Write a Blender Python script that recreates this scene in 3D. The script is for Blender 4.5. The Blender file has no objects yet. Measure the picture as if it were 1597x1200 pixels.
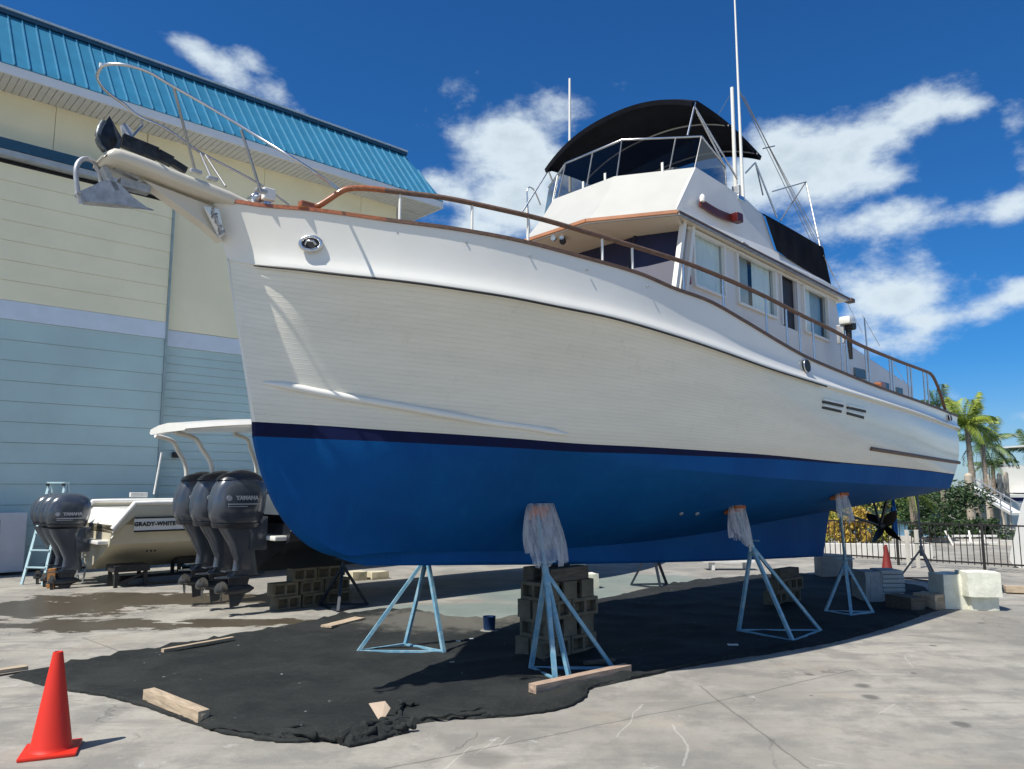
import bpy, bmesh, math, random
from mathutils import Vector, Matrix
from mathutils.bvhtree import BVHTree
from mathutils.geometry import delaunay_2d_cdt
random.seed(7)
R = math.radians
SC = bpy.context.scene
COL = SC.collection

# ---------------------------------------------------------------- camera
FPX = 1200.0
EYE = 1.8
PITCH = math.atan(160 / FPX)
CPI, SPI = math.cos(PITCH), math.sin(PITCH)
cam_d = bpy.data.cameras.new('camera')
cam_d.sensor_fit = 'HORIZONTAL'
cam_d.sensor_width = 36.0
cam_d.lens = 36.0 * FPX / 1597.0
cam_d.clip_start = 0.05
cam_d.clip_end = 6000
cam = bpy.data.objects.new('camera', cam_d)
cam.location = (0, 0, EYE)
cam.rotation_euler = (R(90) + PITCH, 0, 0)
COL.objects.link(cam)
SC.camera = cam

# ---------------------------------------------------------------- sun, sky, exposure
SUN_EL = R(56)
SUN_H = Vector((-0.752, -0.659)).normalized()
sun_d = bpy.data.lights.new('sun', 'SUN')
sun_d.energy = 4.6
sun_d.angle = R(0.53)
sun_d.color = (1.0, 0.955, 0.88)
sun = bpy.data.objects.new('sun', sun_d)
sdir = Vector((SUN_H.x * math.cos(SUN_EL), SUN_H.y * math.cos(SUN_EL), math.sin(SUN_EL)))
sun.rotation_euler = sdir.to_track_quat('Z', 'Y').to_euler()
sun.location = (0, 0, 30)
COL.objects.link(sun)

SC.view_settings.view_transform = 'Standard'
SC.view_settings.look = 'None'
SC.view_settings.exposure = 0.43
SC.view_settings.gamma = 1.0
SC.view_settings.use_curve_mapping = False

world = bpy.data.worlds.new('World')
SC.world = world
world.use_nodes = True
WN = world.node_tree
WN.nodes.clear()


def wnode(t, **kw):
    n = WN.nodes.new(t)
    for k, v in kw.items():
        setattr(n, k, v)
    return n


def wmath(op, a, b=None, c=None, clamp=False):
    n = wnode('ShaderNodeMath', operation=op, use_clamp=clamp)
    for i, v in enumerate((a, b, c)):
        if v is None:
            continue
        if isinstance(v, (int, float)):
            n.inputs[i].default_value = v
        else:
            WN.links.new(v, n.inputs[i])
    return n.outputs[0]


def ray(px, py):
    x = (px - 798.5) / FPX
    y = (600 - py) / FPX
    return Vector((x, CPI - y * SPI, SPI + y * CPI))


def build_sky():
    out = wnode('ShaderNodeOutputWorld')
    bg = wnode('ShaderNodeBackground')
    SKY_STRENGTH = 0.1
    bg.inputs['Strength'].default_value = SKY_STRENGTH
    WN.links.new(bg.outputs[0], out.inputs[0])
    sky = wnode('ShaderNodeTexSky', sky_type='NISHITA')
    sky.sun_disc = False
    sky.sun_elevation = SUN_EL
    sky.sun_rotation = math.atan2(SUN_H.x, SUN_H.y)
    sky.air_density = 1.0
    sky.dust_density = 0.3
    sky.ozone_density = 2.0
    tint = wnode('ShaderNodeMix', data_type='RGBA', blend_type='MULTIPLY')
    tint.inputs[0].default_value = 1.0
    WN.links.new(sky.outputs[0], tint.inputs[6])
    tc = wnode('ShaderNodeTexCoord')
    sep = wnode('ShaderNodeSeparateXYZ')
    WN.links.new(tc.outputs['Generated'], sep.inputs[0])
    az = wmath('ARCTAN2', sep.outputs[0], sep.outputs[1])
    el = wmath('ARCSINE', sep.outputs[2])
    hz = wnode('ShaderNodeMapRange', interpolation_type='SMOOTHSTEP')
    hz.inputs[1].default_value = -0.02
    hz.inputs[2].default_value = 0.17
    WN.links.new(el, hz.inputs[0])
    tcol = wnode('ShaderNodeMix', data_type='RGBA')
    WN.links.new(hz.outputs[0], tcol.inputs[0])
    tcol.inputs[6].default_value = (0.44, 0.58, 0.82, 1)
    tcol.inputs[7].default_value = (0.135, 0.465, 0.83, 1)
    WN.links.new(tcol.outputs[2], tint.inputs[7])
    # warp the lookup so that cloud outlines are ragged
    nz = wnode('ShaderNodeTexNoise', noise_dimensions='3D')
    nz.inputs['Scale'].default_value = 7.0
    nz.inputs['Detail'].default_value = 10.0
    nz.inputs['Roughness'].default_value = 0.62
    nz.inputs['Distortion'].default_value = 0.0
    mp = wnode('ShaderNodeMapping')
    mp.inputs['Scale'].default_value = (1, 1, 1.7)
    WN.links.new(tc.outputs['Generated'], mp.inputs[0])
    WN.links.new(mp.outputs[0], nz.inputs['Vector'])
    clouds = [  # image-plane description of each puff of the day: x, y, half width, half height, tilt, weight
        (300, 80, 70, 26, 15, .75), (385, 95, 42, 38, 0, .85), (350, 118, 90, 34, 25, .85), (440, 152, 55, 34, 30, .7),
        (790, 205, 75, 55, 0, .95), (830, 255, 100, 80, 20, 1.0), (870, 175, 50, 50, 60, .62), (800, 320, 95, 45, 0, .85), (700, 300, 55, 25, 20, .55),
        (745, 360, 70, 20, 5, .5), (735, 215, 40, 40, 0, .5),
        (1215, 225, 85, 52, 25, .9), (1290, 240, 120, 66, 0, 1.0), (1380, 200, 110, 54, -22, .95), (1450, 165, 95, 42, 5, .95), (1340, 285, 95, 34, 0, .85),
        (1170, 290, 60, 60, 0, .8), (1500, 168, 55, 28, 15, .8),
        (1300, 365, 110, 40, -6, .8), (1400, 338, 110, 30, -6, .85), (1520, 335, 110, 28, -4, .7), (1590, 318, 60, 34, 0, .7),
        (1345, 440, 75, 45, 0, .9), (1395, 475, 95, 50, 5, .95), (1450, 500, 60, 24, 0, .7), (1400, 535, 80, 26, 5, .6), (1330, 520, 70, 40, 0, .7),
        (1590, 190, 45, 55, 60, .62), (1600, 255, 40, 45, 0, .7), (1540, 280, 30, 50, 0, .45), (1560, 475, 80, 28, -4, .75), (1600, 450, 50, 34, 0, .8),
        (1490, 618, 55, 16, 0, .62), (1590, 650, 60, 14, 0, .6), (950, 380, 60, 20, 0, .5),
        (1690, 230, 90, 90, 0, .8), (1720, 420, 110, 50, 0, .8), (1800, 600, 160, 40, 0, .7)]
    acc = None
    for (x, y, a, b, rot, wgt) in clouds:
        d = ray(x, y).normalized()
        a0, e0 = math.atan2(d.x, d.y), math.asin(d.z)
        dx = ray(x + 40, y).normalized(); dy = ray(x, y - 40).normalized()
        # angular size of a pixel at that place
        kx = math.hypot(math.atan2(dx.x, dx.y) - a0, math.asin(dx.z) - e0) / 40
        ky = math.hypot(math.atan2(dy.x, dy.y) - a0, math.asin(dy.z) - e0) / 40
        sa, sb = a * kx * 1.08, b * ky * 1.08
        cr, sr = math.cos(R(-rot)), math.sin(R(-rot))
        u = wmath('SUBTRACT', az, a0)
        v = wmath('SUBTRACT', el, e0)
        p = wmath('ADD', wmath('MULTIPLY', u, cr / sa), wmath('MULTIPLY', v, sr / sa))
        q = wmath('ADD', wmath('MULTIPLY', u, -sr / sb), wmath('MULTIPLY', v, cr / sb))
        r2 = wmath('ADD', wmath('MULTIPLY', p, p), wmath('MULTIPLY', q, q))
        g = wmath('MULTIPLY', wmath('EXPONENT', wmath('MULTIPLY', r2, -1.1)), wgt)
        acc = g if acc is None else wmath('MAXIMUM', acc, wmath('ADD', wmath('MULTIPLY', acc, 0.55), wmath('MULTIPLY', g, 0.75)))
    # everywhere else the sky carries the same sort of scattered cumulus
    nz2 = wnode('ShaderNodeTexNoise', noise_dimensions='3D')
    nz2.inputs['Scale'].default_value = 2.6
    nz2.inputs['Detail'].default_value = 2.0
    WN.links.new(mp.outputs[0], nz2.inputs['Vector'])
    rest = wmath('MULTIPLY', wmath('SUBTRACT', nz2.outputs[0], 0.44), 4.0, clamp=True)
    away = wmath('MULTIPLY', wmath('SUBTRACT', wmath('ABSOLUTE', wmath('SUBTRACT', az, 0.0)), 0.70), 4.0, clamp=True)
    rest = wmath('MULTIPLY', rest, away)
    acc = wmath('MAXIMUM', acc, rest)
    shape = wmath('MULTIPLY', wmath('SUBTRACT', nz.outputs[0], 0.5), 2.1)
    den = wmath('ADD', acc, shape)
    ss = wnode('ShaderNodeMapRange', interpolation_type='SMOOTHSTEP')
    ss.inputs[1].default_value = 0.29
    ss.inputs[2].default_value = 0.86
    WN.links.new(den, ss.inputs[0])
    dens = wmath('MULTIPLY', ss.outputs[0], 0.93)
    # shaded heart of the clouds: thicker is greyer
    cr_ = wnode('ShaderNodeMapRange', interpolation_type='SMOOTHSTEP')
    cr_.inputs[1].default_value = 0.75
    cr_.inputs[2].default_value = 1.35
    WN.links.new(den, cr_.inputs[0])
    cm = wnode('ShaderNodeMix', data_type='RGBA')
    WN.links.new(cr_.outputs[0], cm.inputs[0])
    cm.inputs[6].default_value = (5.6, 6.4, 6.9, 1)
    cm.inputs[7].default_value = (3.9, 4.7, 5.3, 1)
    mx = wnode('ShaderNodeMix', data_type='RGBA')
    WN.links.new(dens, mx.inputs[0])
    WN.links.new(tint.outputs[2], mx.inputs[6])
    WN.links.new(cm.outputs[2], mx.inputs[7])
    WN.links.new(mx.outputs[2], bg.inputs['Color'])


build_sky()

# ---------------------------------------------------------------- places: ground, and the trawler's own axes
A = R(47)
U = (math.sin(A), math.cos(A))
N = (math.cos(A), -math.sin(A))
B0 = (-2.14, 6.38)
ROTZ = R(90) - A


def ground(px, py, z=0.0):
    r = ray(px, py)
    k = (z - EYE) / r.z
    return Vector((r.x * k, r.y * k, z))


def to_st(p):
    a = p[0] - B0[0]
    b = p[1] - B0[1]
    return (a * U[0] + b * U[1], a * N[0] + b * N[1])


CS, CT = to_st((0, 0))


def W(s, t, z=0.0):
    return Vector((B0[0] + s * U[0] + t * N[0], B0[1] + s * U[1] + t * N[1], z))


def at_t(px, py, t):
    """where the line of sight meets the upright plane t metres to port of the keel line -> (s, t, z)"""
    r = ray(px, py)
    rs = r.x * U[0] + r.y * U[1]
    rt = r.x * N[0] + r.y * N[1]
    k = (t - CT) / rt
    return (CS + k * rs, t, EYE + k * r.z)


def at_T(px, py, T):
    t = 1.0
    for _ in range(60):
        s, _t, z = at_t(px, py, t)
        t = t * .5 + .5 * T(s)
    return (s, t, z)


def at_z(px, py, z0, m=0.0, s0=0.0):
    r = ray(px, py)
    rs = r.x * U[0] + r.y * U[1]
    rt = r.x * N[0] + r.y * N[1]
    k = (z0 + m * (CS - s0) - EYE) / (r.z - m * rs)
    return (CS + k * rs, CT + k * rt, EYE + k * r.z)


def L3(p):
    """(s, t, z) -> local coordinates of the trawler"""
    return Vector((p[0], -p[1], p[2]))


def curve(pts):
    """smooth monotone-ish interpolation through sorted (x, y)"""
    pts = sorted(pts)
    xs = [p[0] for p in pts]
    ys = [p[1] for p in pts]
    n = len(xs)
    d = [(ys[i + 1] - ys[i]) / (xs[i + 1] - xs[i]) for i in range(n - 1)]
    m = [d[0]] + [0 if d[i - 1] * d[i] <= 0 else (d[i - 1] + d[i]) / 2 for i in range(1, n - 1)] + [d[-1]]

    def f(x):
        if x <= xs[0]:
            return ys[0] + m[0] * (x - xs[0])
        if x >= xs[-1]:
            return ys[-1] + m[-1] * (x - xs[-1])
        i = 0
        while x > xs[i + 1]:
            i += 1
        h = xs[i + 1] - xs[i]
        q = (x - xs[i]) / h
        return (ys[i] * (1 + 2 * q) * (1 - q) ** 2 + m[i] * h * q * (1 - q) ** 2 +
                ys[i + 1] * q * q * (3 - 2 * q) + m[i + 1] * h * q * q * (q - 1))
    return f


# ---------------------------------------------------------------- materials
MATS = {}


def mat(name, col, rough=.6, metal=0., var=.12, scale=3., bump=0., bscale=40., col2=None, mixs=None,
        coat=0., spec=.5, stretch=None, trans=0., detail=4., thr=(.35, .65)):
    if name in MATS:
        return MATS[name]
    m = bpy.data.materials.new(name)
    m.use_nodes = True
    nt = m.node_tree
    b = nt.nodes['Principled BSDF']
    b.inputs['Roughness'].default_value = rough
    b.inputs['Metallic'].default_value = metal
    b.inputs['Specular IOR Level'].default_value = spec
    b.inputs['Coat Weight'].default_value = coat
    b.inputs['Coat Roughness'].default_value = .08
    tc = nt.nodes.new('ShaderNodeTexCoord')
    vec = tc.outputs['Object']
    if stretch:
        mp = nt.nodes.new('ShaderNodeMapping')
        mp.inputs['Scale'].default_value = stretch
        nt.links.new(vec, mp.inputs[0])
        vec = mp.outputs[0]
    nz = nt.nodes.new('ShaderNodeTexNoise')
    nz.inputs['Scale'].default_value = scale
    nz.inputs['Detail'].default_value = detail
    nz.inputs['Roughness'].default_value = .62
    nt.links.new(vec, nz.inputs['Vector'])
    rp = nt.nodes.new('ShaderNodeMapRange')
    rp.inputs[1].default_value = thr[0]
    rp.inputs[2].default_value = thr[1]
    nt.links.new(nz.outputs[0], rp.inputs[0])
    mx = nt.nodes.new('ShaderNodeMix')
    mx.data_type = 'RGBA'
    nt.links.new(rp.outputs[0], mx.inputs[0])
    c = Vector(col)
    c2 = Vector(col2) if col2 else c * (1 + var)
    c1 = c if col2 else c * (1 - var)
    mx.inputs[6].default_value = (*c1, 1)
    mx.inputs[7].default_value = (*[min(1, x) for x in c2], 1)
    nt.links.new(mx.outputs[2], b.inputs['Base Color'])
    if bump:
        n2 = nt.nodes.new('ShaderNodeTexNoise')
        n2.inputs['Scale'].default_value = bscale
        n2.inputs['Detail'].default_value = 3
        nt.links.new(vec, n2.inputs['Vector'])
        bp = nt.nodes.new('ShaderNodeBump')
        bp.inputs['Strength'].default_value = bump
        bp.inputs['Distance'].default_value = .02
        nt.links.new(n2.outputs[0], bp.inputs['Height'])
        nt.links.new(bp.outputs[0], b.inputs['Normal'])
    if trans:
        b.inputs['Transmission Weight'].default_value = trans
    MATS[name] = m
    return m


def glass(name, col, alpha, rough=.03):
    if name in MATS:
        return MATS[name]
    m = bpy.data.materials.new(name)
    m.use_nodes = True
    nt = m.node_tree
    nt.nodes.clear()
    o = nt.nodes.new('ShaderNodeOutputMaterial')
    tr = nt.nodes.new('ShaderNodeBsdfTransparent')
    tr.inputs[0].default_value = (*col, 1)
    gl = nt.nodes.new('ShaderNodeBsdfGlossy')
    gl.inputs['Roughness'].default_value = rough
    gl.inputs['Color'].default_value = (.9, .95, 1, 1)
    lw = nt.nodes.new('ShaderNodeLayerWeight')
    lw.inputs[0].default_value = .5
    fr = nt.nodes.new('ShaderNodeMath')
    fr.operation = 'POWER'
    fr.inputs[1].default_value = 4.0
    nt.links.new(lw.outputs['Facing'], fr.inputs[0])
    ad = nt.nodes.new('ShaderNodeMath')
    ad.operation = 'ADD'
    ad.inputs[1].default_value = alpha
    nt.links.new(fr.outputs[0], ad.inputs[0])
    mx = nt.nodes.new('ShaderNodeMixShader')
    nt.links.new(ad.outputs[0], mx.inputs[0])
    nt.links.new(tr.outputs[0], mx.inputs[1])
    nt.links.new(gl.outputs[0], mx.inputs[2])
    nt.links.new(mx.outputs[0], o.inputs[0])
    MATS[name] = m
    return m


M_white = mat('white_gelcoat', (.78, .765, .70), rough=.28, var=.03, coat=.4, scale=1.5)
M_cream = mat('cream_gelcoat', (.66, .61, .50), rough=.3, var=.03, coat=.3)
M_navy = mat('navy_boot_paint', (.004, .008, .045), rough=.6, var=.2, spec=.15)
M_teak = mat('varnished_teak', (.30, .10, .035), rough=.3, var=.3, stretch=(2, 14, 14), scale=4, coat=.5)
M_teakd = mat('weathered_teak', (.13, .075, .05), rough=.55, var=.3, stretch=(2, 14, 14), scale=4)
M_steel = mat('stainless_steel', (.62, .62, .62), rough=.25, metal=1., var=.1)
M_galv = mat('galvanised_steel', (.42, .43, .44), rough=.55, metal=.6, var=.2, scale=14)
M_black = mat('black_metal', (.012, .012, .014), rough=.5, var=.2)
M_canvas = mat('navy_canvas', (.009, .010, .015), rough=.95, var=.25, spec=.15, bump=.25, bscale=6)
M_standblue = mat('pale_blue_stand_paint', (.15, .33, .45), rough=.5, scale=11, col2=(.26, .42, .50), thr=(.45, .6))
M_wood = mat('old_lumber', (.42, .33, .23), rough=.85, var=.3, stretch=(2, 20, 20), scale=2.5, bump=.3)
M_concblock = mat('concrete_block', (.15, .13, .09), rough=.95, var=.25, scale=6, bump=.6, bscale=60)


# ---------------------------------------------------------------- mesh building
class MB:
    def __init__(self):
        self.v = []
        self.f = []

    def add(self, vs, fs):
        o = len(self.v)
        self.v += [Vector(p) for p in vs]
        self.f += [tuple(i + o for i in f) for f in fs]

    def box(self, c, d, rot=None):
        """centre c, full sizes d, optional 3x3 rotation"""
        vs = []
        for x in (-.5, .5):
            for y in (-.5, .5):
                for z in (-.5, .5):
                    p = Vector((x * d[0], y * d[1], z * d[2]))
                    if rot:
                        p = rot @ p
                    vs.append(p + Vector(c))
        self.add(vs, [(0, 1, 3, 2), (4, 6, 7, 5), (0, 4, 5, 1), (2, 3, 7, 6), (0, 2, 6, 4), (1, 5, 7, 3)])
        return self

    def bevbox(self, c, d, b=.01, rot=None):
        bm = bmesh.new()
        bmesh.ops.create_cube(bm, size=1)
        for v in bm.verts:
            v.co = Vector((v.co.x * d[0], v.co.y * d[1], v.co.z * d[2]))
        bmesh.ops.bevel(bm, geom=bm.edges[:], offset=b, segments=2, affect='EDGES', profile=.6)
        bm.verts.index_update()
        vs = [((rot @ v.co) if rot else v.co) + Vector(c) for v in bm.verts]
        self.add(vs, [tuple(v.index for v in f.verts) for f in bm.faces])
        bm.free()
        return self

    def tube(self, pts, r, n=8, cap=True, closed=False):
        pts = [Vector(p) for p in pts]
        rs = r if isinstance(r, (list, tuple)) else [r] * len(pts)
        m = len(pts)
        ref = None
        rings = []
        for i, p in enumerate(pts):
            if closed:
                d = pts[(i + 1) % m] - pts[i - 1]
            else:
                d = pts[min(i + 1, m - 1)] - pts[max(i - 1, 0)]
            if d.length < 1e-9:
                d = Vector((0, 0, 1))
            d.normalize()
            if ref is None:
                ref = Vector((0, 0, 1)) if abs(d.z) < .9 else Vector((1, 0, 0))
            a = d.cross(ref)
            if a.length < 1e-6:
                a = d.cross(Vector((1, 0.3, 0)))
            a.normalize()
            b = d.cross(a).normalized()
            ref = -b if False else ref
            rings.append([p + (a * math.cos(2 * math.pi * k / n) + b * math.sin(2 * math.pi * k / n)) * rs[i] for k in range(n)])
        vs = [q for rg in rings for q in rg]
        fs = []
        for i in range(m if closed else m - 1):
            j = (i + 1) % m
            for k in range(n):
                l = (k + 1) % n
                fs.append((i * n + k, i * n + l, j * n + l, j * n + k))
        if cap and not closed:
            fs.append(tuple(range(n))[::-1])
            fs.append(tuple((m - 1) * n + k for k in range(n)))
        self.add(vs, fs)
        return self

    def bar(self, p, q, w, h=None, up=(0, 0, 1)):
        """rectangular bar"""
        p, q = Vector(p), Vector(q)
        h = h or w
        d = (q - p)
        ln = d.length
        d.normalize()
        u = Vector(up)
        a = d.cross(u)
        if a.length < 1e-4:
            a = d.cross(Vector((1, 0, 0)))
        a.normalize()
        b = a.cross(d).normalized()
        rot = Matrix((d, a, b)).transposed()
        return self.box((p + q) / 2, (ln, w, h), rot)

    def prism(self, poly, depth, axis):
        """poly: list of 3D points, extruded along vector axis*depth"""
        n = len(poly)
        e = Vector(axis).normalized() * depth
        a = [Vector(p) for p in poly]
        self.add(a + [p + e for p in a],
                 [tuple(range(n))[::-1], tuple(range(n, 2 * n))] +
                 [(i, (i + 1) % n, n + (i + 1) % n, n + i) for i in range(n)])
        return self

    def lathe(self, prof, c=(0, 0, 0), n=24, axis='z', cap=True, rot=None):
        vs = []
        for (r, h) in prof:
            for k in range(n):
                a = 2 * math.pi * k / n
                p = Vector((r * math.cos(a), r * math.sin(a), h))
                if axis == 'x':
                    p = Vector((p.z, p.x, p.y))
                elif axis == 'y':
                    p = Vector((p.x, p.z, p.y))
                if rot:
                    p = rot @ p
                vs.append(p + Vector(c))
        fs = []
        for i in range(len(prof) - 1):
            for k in range(n):
                l = (k + 1) % n
                fs.append((i * n + k, i * n + l, (i + 1) * n + l, (i + 1) * n + k))
        if cap:
            fs.append(tuple(range(n))[::-1])
            fs.append(tuple((len(prof) - 1) * n + k for k in range(n)))
        self.add(vs, fs)
        return self

    def grid(self, rows, closed_u=False):
        """rows: list of equal-length point lists"""
        nr, nc = len(rows), len(rows[0])
        vs = [p for r in rows for p in r]
        fs = []
        for i in range(nr - 1):
            for j in range(nc - (0 if closed_u else 1)):
                k = (j + 1) % nc
                fs.append((i * nc + j, i * nc + k, (i + 1) * nc + k, (i + 1) * nc + j))
        self.add(vs, fs)
        return self

    def build(self, name, m, parent=None, smooth=None, loc=None, rotz=0, weld=False, fixn=True):
        me = bpy.data.meshes.new(name)
        me.from_pydata([tuple(p) for p in self.v], [], self.f)
        if fixn or weld:
            bm = bmesh.new()
            bm.from_mesh(me)
            if weld:
                bmesh.ops.remove_doubles(bm, verts=bm.verts[:], dist=1e-4)
            if fixn:
                bmesh.ops.recalc_face_normals(bm, faces=bm.faces[:])
            bm.to_mesh(me)
            bm.free()
        me.materials.append(m)
        if smooth is not None:
            me.polygons.foreach_set('use_smooth', [True] * len(me.polygons))
            me.set_sharp_from_angle(angle=R(smooth))
        me.update()
        o = bpy.data.objects.new(name, me)
        COL.objects.link(o)
        if parent:
            o.parent = parent
        if loc is not None:
            o.location = loc
            o.rotation_euler = (0, 0, rotz)
        return o


def tag(o, label=None, cat=None, group=None, kind=None):
    if label:
        o['label'] = label
    if cat:
        o['category'] = cat
    if group:
        o['group'] = group
    if kind:
        o['kind'] = kind
    return o


def thing(name, loc, label, cat, rotz=0, group=None):
    o = bpy.data.objects.new(name, None)
    o.empty_display_size = .2
    o.location = loc
    o.rotation_euler = (0, 0, rotz)
    COL.objects.link(o)
    return tag(o, label, cat, group)


def copy_tree(o, parent=None):
    c = o.copy()
    COL.objects.link(c)
    c.parent = parent
    for ch in list(o.children):
        copy_tree(ch, c)
    return c


def text_part(txt, size, m, parent, loc, rot, name='lettering', extrude=.002, bold=0.0, spacing=1.0, shear=0.0):
    cu = bpy.data.curves.new(name, 'FONT')
    cu.body = txt
    cu.size = size
    cu.extrude = extrude
    cu.offset = bold
    cu.space_character = spacing
    cu.shear = shear
    cu.align_x = 'CENTER'
    cu.align_y = 'CENTER'
    tmp = bpy.data.objects.new(name, cu)
    COL.objects.link(tmp)
    bpy.context.view_layer.update()
    me = bpy.data.meshes.new_from_object(tmp.evaluated_get(bpy.context.evaluated_depsgraph_get()))
    bpy.data.objects.remove(tmp)
    me.materials.clear()
    me.materials.append(m)
    o = bpy.data.objects.new(name, me)
    COL.objects.link(o)
    o.parent = parent
    o.matrix_local = Matrix.Translation(loc) @ rot.to_4x4()
    return o

# ================================================================ SETTING: yard floor
def link_noise(nt, vec, scale, detail=4, rough=.6):
    n = nt.nodes.new('ShaderNodeTexNoise')
    n.inputs['Scale'].default_value = scale
    n.inputs['Detail'].default_value = detail
    n.inputs['Roughness'].default_value = rough
    nt.links.new(vec, n.inputs['Vector'])
    return n.outputs[0]


def nmath(nt, op, a, b=None, clamp=False):
    n = nt.nodes.new('ShaderNodeMath')
    n.operation = op
    n.use_clamp = clamp
    for i, v in enumerate((a, b)):
        if v is None:
            continue
        if isinstance(v, (int, float)):
            n.inputs[i].default_value = v
        else:
            nt.links.new(v, n.inputs[i])
    return n.outputs[0]


def nmix(nt, f, a, b, blend='MIX'):
    n = nt.nodes.new('ShaderNodeMix')
    n.data_type = 'RGBA'
    n.blend_type = blend
    for i, v in ((0, f), (6, a), (7, b)):
        if isinstance(v, (int, float)):
            n.inputs[i].default_value = v
        elif isinstance(v, tuple):
            n.inputs[i].default_value = (*v, 1)
        else:
            nt.links.new(v, n.inputs[i])
    return n.outputs[2]


def ramp(nt, v, lo, hi, smooth=True):
    n = nt.nodes.new('ShaderNodeMapRange')
    if smooth:
        n.interpolation_type = 'SMOOTHSTEP'
    n.inputs[1].default_value = lo
    n.inputs[2].default_value = hi
    nt.links.new(v, n.inputs[0])
    return n.outputs[0]


def concrete_material():
    m = bpy.data.materials.new('yard_concrete')
    m.use_nodes = True
    nt = m.node_tree
    b = nt.nodes['Principled BSDF']
    tc = nt.nodes.new('ShaderNodeTexCoord')
    P = tc.outputs['Object']
    sep = nt.nodes.new('ShaderNodeSeparateXYZ')
    nt.links.new(P, sep.inputs[0])
    X, Y = sep.outputs[0], sep.outputs[1]
    big = link_noise(nt, P, .35, 6, .65)
    mid = link_noise(nt, P, 1.6, 6, .7)
    fine = link_noise(nt, P, 28, 4, .7)
    vfine = link_noise(nt, P, 110, 2, .6)
    c = nmix(nt, ramp(nt, big, .35, .65), (.215, .203, .175), (.375, .355, .305))
    c = nmix(nt, nmath(nt, 'MULTIPLY', ramp(nt, mid, .44, .62), .75), c, (.165, .158, .142))
    # pinkish and yellowish worn areas
    c = nmix(nt, nmath(nt, 'MULTIPLY', ramp(nt, link_noise(nt, P, .9, 5, .7), .52, .7), .45), c, (.35, .29, .22))
    # white spills and scuffs
    c = nmix(nt, nmath(nt, 'MULTIPLY', ramp(nt, link_noise(nt, P, 2.7, 7, .75), .60, .72), .5), c, (.64, .63, .58))
    c = nmix(nt, nmath(nt, 'MULTIPLY', ramp(nt, fine, .3, .7), .25), c, (.20, .19, .17))
    c = nmix(nt, nmath(nt, 'MULTIPLY', ramp(nt, vfine, .35, .75), .22), c, (.47, .45, .41))
    # tyre-dark streaks, long in one direction
    mp = nt.nodes.new('ShaderNodeMapping')
    mp.inputs['Rotation'].default_value = (0, 0, R(-28))
    mp.inputs['Scale'].default_value = (.35, 2.6, 1)
    nt.links.new(P, mp.inputs[0])
    st = link_noise(nt, mp.outputs[0], 1.1, 6, .7)
    c = nmix(nt, nmath(nt, 'MULTIPLY', ramp(nt, st, .50, .66), .60), c, (.19, .182, .165))
    # hairline cracks
    vo = nt.nodes.new('ShaderNodeTexVoronoi')
    vo.feature = 'DISTANCE_TO_EDGE'
    vo.inputs['Scale'].default_value = .33
    wv = nt.nodes.new('ShaderNodeVectorMath')
    wv.operation = 'ADD'
    nt.links.new(P, wv.inputs[0])
    nn = nt.nodes.new('ShaderNodeTexNoise')
    nn.inputs['Scale'].default_value = 1.3
    nn.inputs['Detail'].default_value = 5
    nt.links.new(P, nn.inputs['Vector'])
    nt.links.new(nn.outputs['Color'], wv.inputs[1])
    nt.links.new(wv.outputs[0], vo.inputs['Vector'])
    cr = nmath(nt, 'SUBTRACT', 1.0, ramp(nt, vo.outputs['Distance'], .0, .006))
    crk = nmath(nt, 'MULTIPLY', cr, ramp(nt, link_noise(nt, P, .8, 2), .45, .6))
    c = nmix(nt, nmath(nt, 'MULTIPLY', crk, .55), c, (.10, .095, .09))
    # saw-cut joints and old scratches on the slab
    def line(c, p, q, w, col, amt, wob=.0):
        a, b_ = ground(*p), ground(*q)
        d_ = (b_ - a); ln = d_.length; d_.normalize()
        ax_ = nmath(nt, 'SUBTRACT', X, a.x); ay_ = nmath(nt, 'SUBTRACT', Y, a.y)
        al = nmath(nt, 'ADD', nmath(nt, 'MULTIPLY', ax_, d_.x), nmath(nt, 'MULTIPLY', ay_, d_.y))
        pr_ = nmath(nt, 'ADD', nmath(nt, 'MULTIPLY', ax_, -d_.y), nmath(nt, 'MULTIPLY', ay_, d_.x))
        if wob:
            pr_ = nmath(nt, 'ADD', pr_, nmath(nt, 'MULTIPLY', nmath(nt, 'SUBTRACT', nn.outputs[0], .5), wob))
        f = nmath(nt, 'SUBTRACT', 1.0, ramp(nt, nmath(nt, 'ABSOLUTE', pr_), w * .4, w))
        g1 = nmath(nt, 'GREATER_THAN', al, 0.0); g2 = nmath(nt, 'LESS_THAN', al, ln)
        f = nmath(nt, 'MULTIPLY', nmath(nt, 'MULTIPLY', f, g1), g2)
        return nmix(nt, nmath(nt, 'MULTIPLY', f, amt), c, col)
    dk_ = (.07, .068, .062)
    for p, q in (((600, 1199), (1160, 1085)), ((1160, 1085), (1330, 1045)), ((1090, 1070), (1262, 1199)), ((-60, 1006), (130, 994)), ((130, 994), (230, 1035)), ((-200, 1130), (130, 1092)), ((1290, 960 + 20), (1640, 1010)), ((130, 994), (420, 968))):
        c = line(c, p, q, .014, dk_, .5, .10)
    wt_ = (.62, .61, .56)
    for p, q, w in (((968, 1150), (998, 1098), .010), ((735, 1178), (775, 1150), .008), ((1040, 1130), (1060, 1165), .012), ((1060, 1165), (1064, 1195), .012), ((776, 1165), (790, 1148), .008), ((1375, 1115), (1402, 1099), .008), ((1410, 1022), (1428, 1040), .008), ((1265, 1180), (1320, 1190), .010), ((680, 1199), (733, 1164), .010)):
        c = line(c, p, q, w * .9, wt_, .26, .30)
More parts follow.
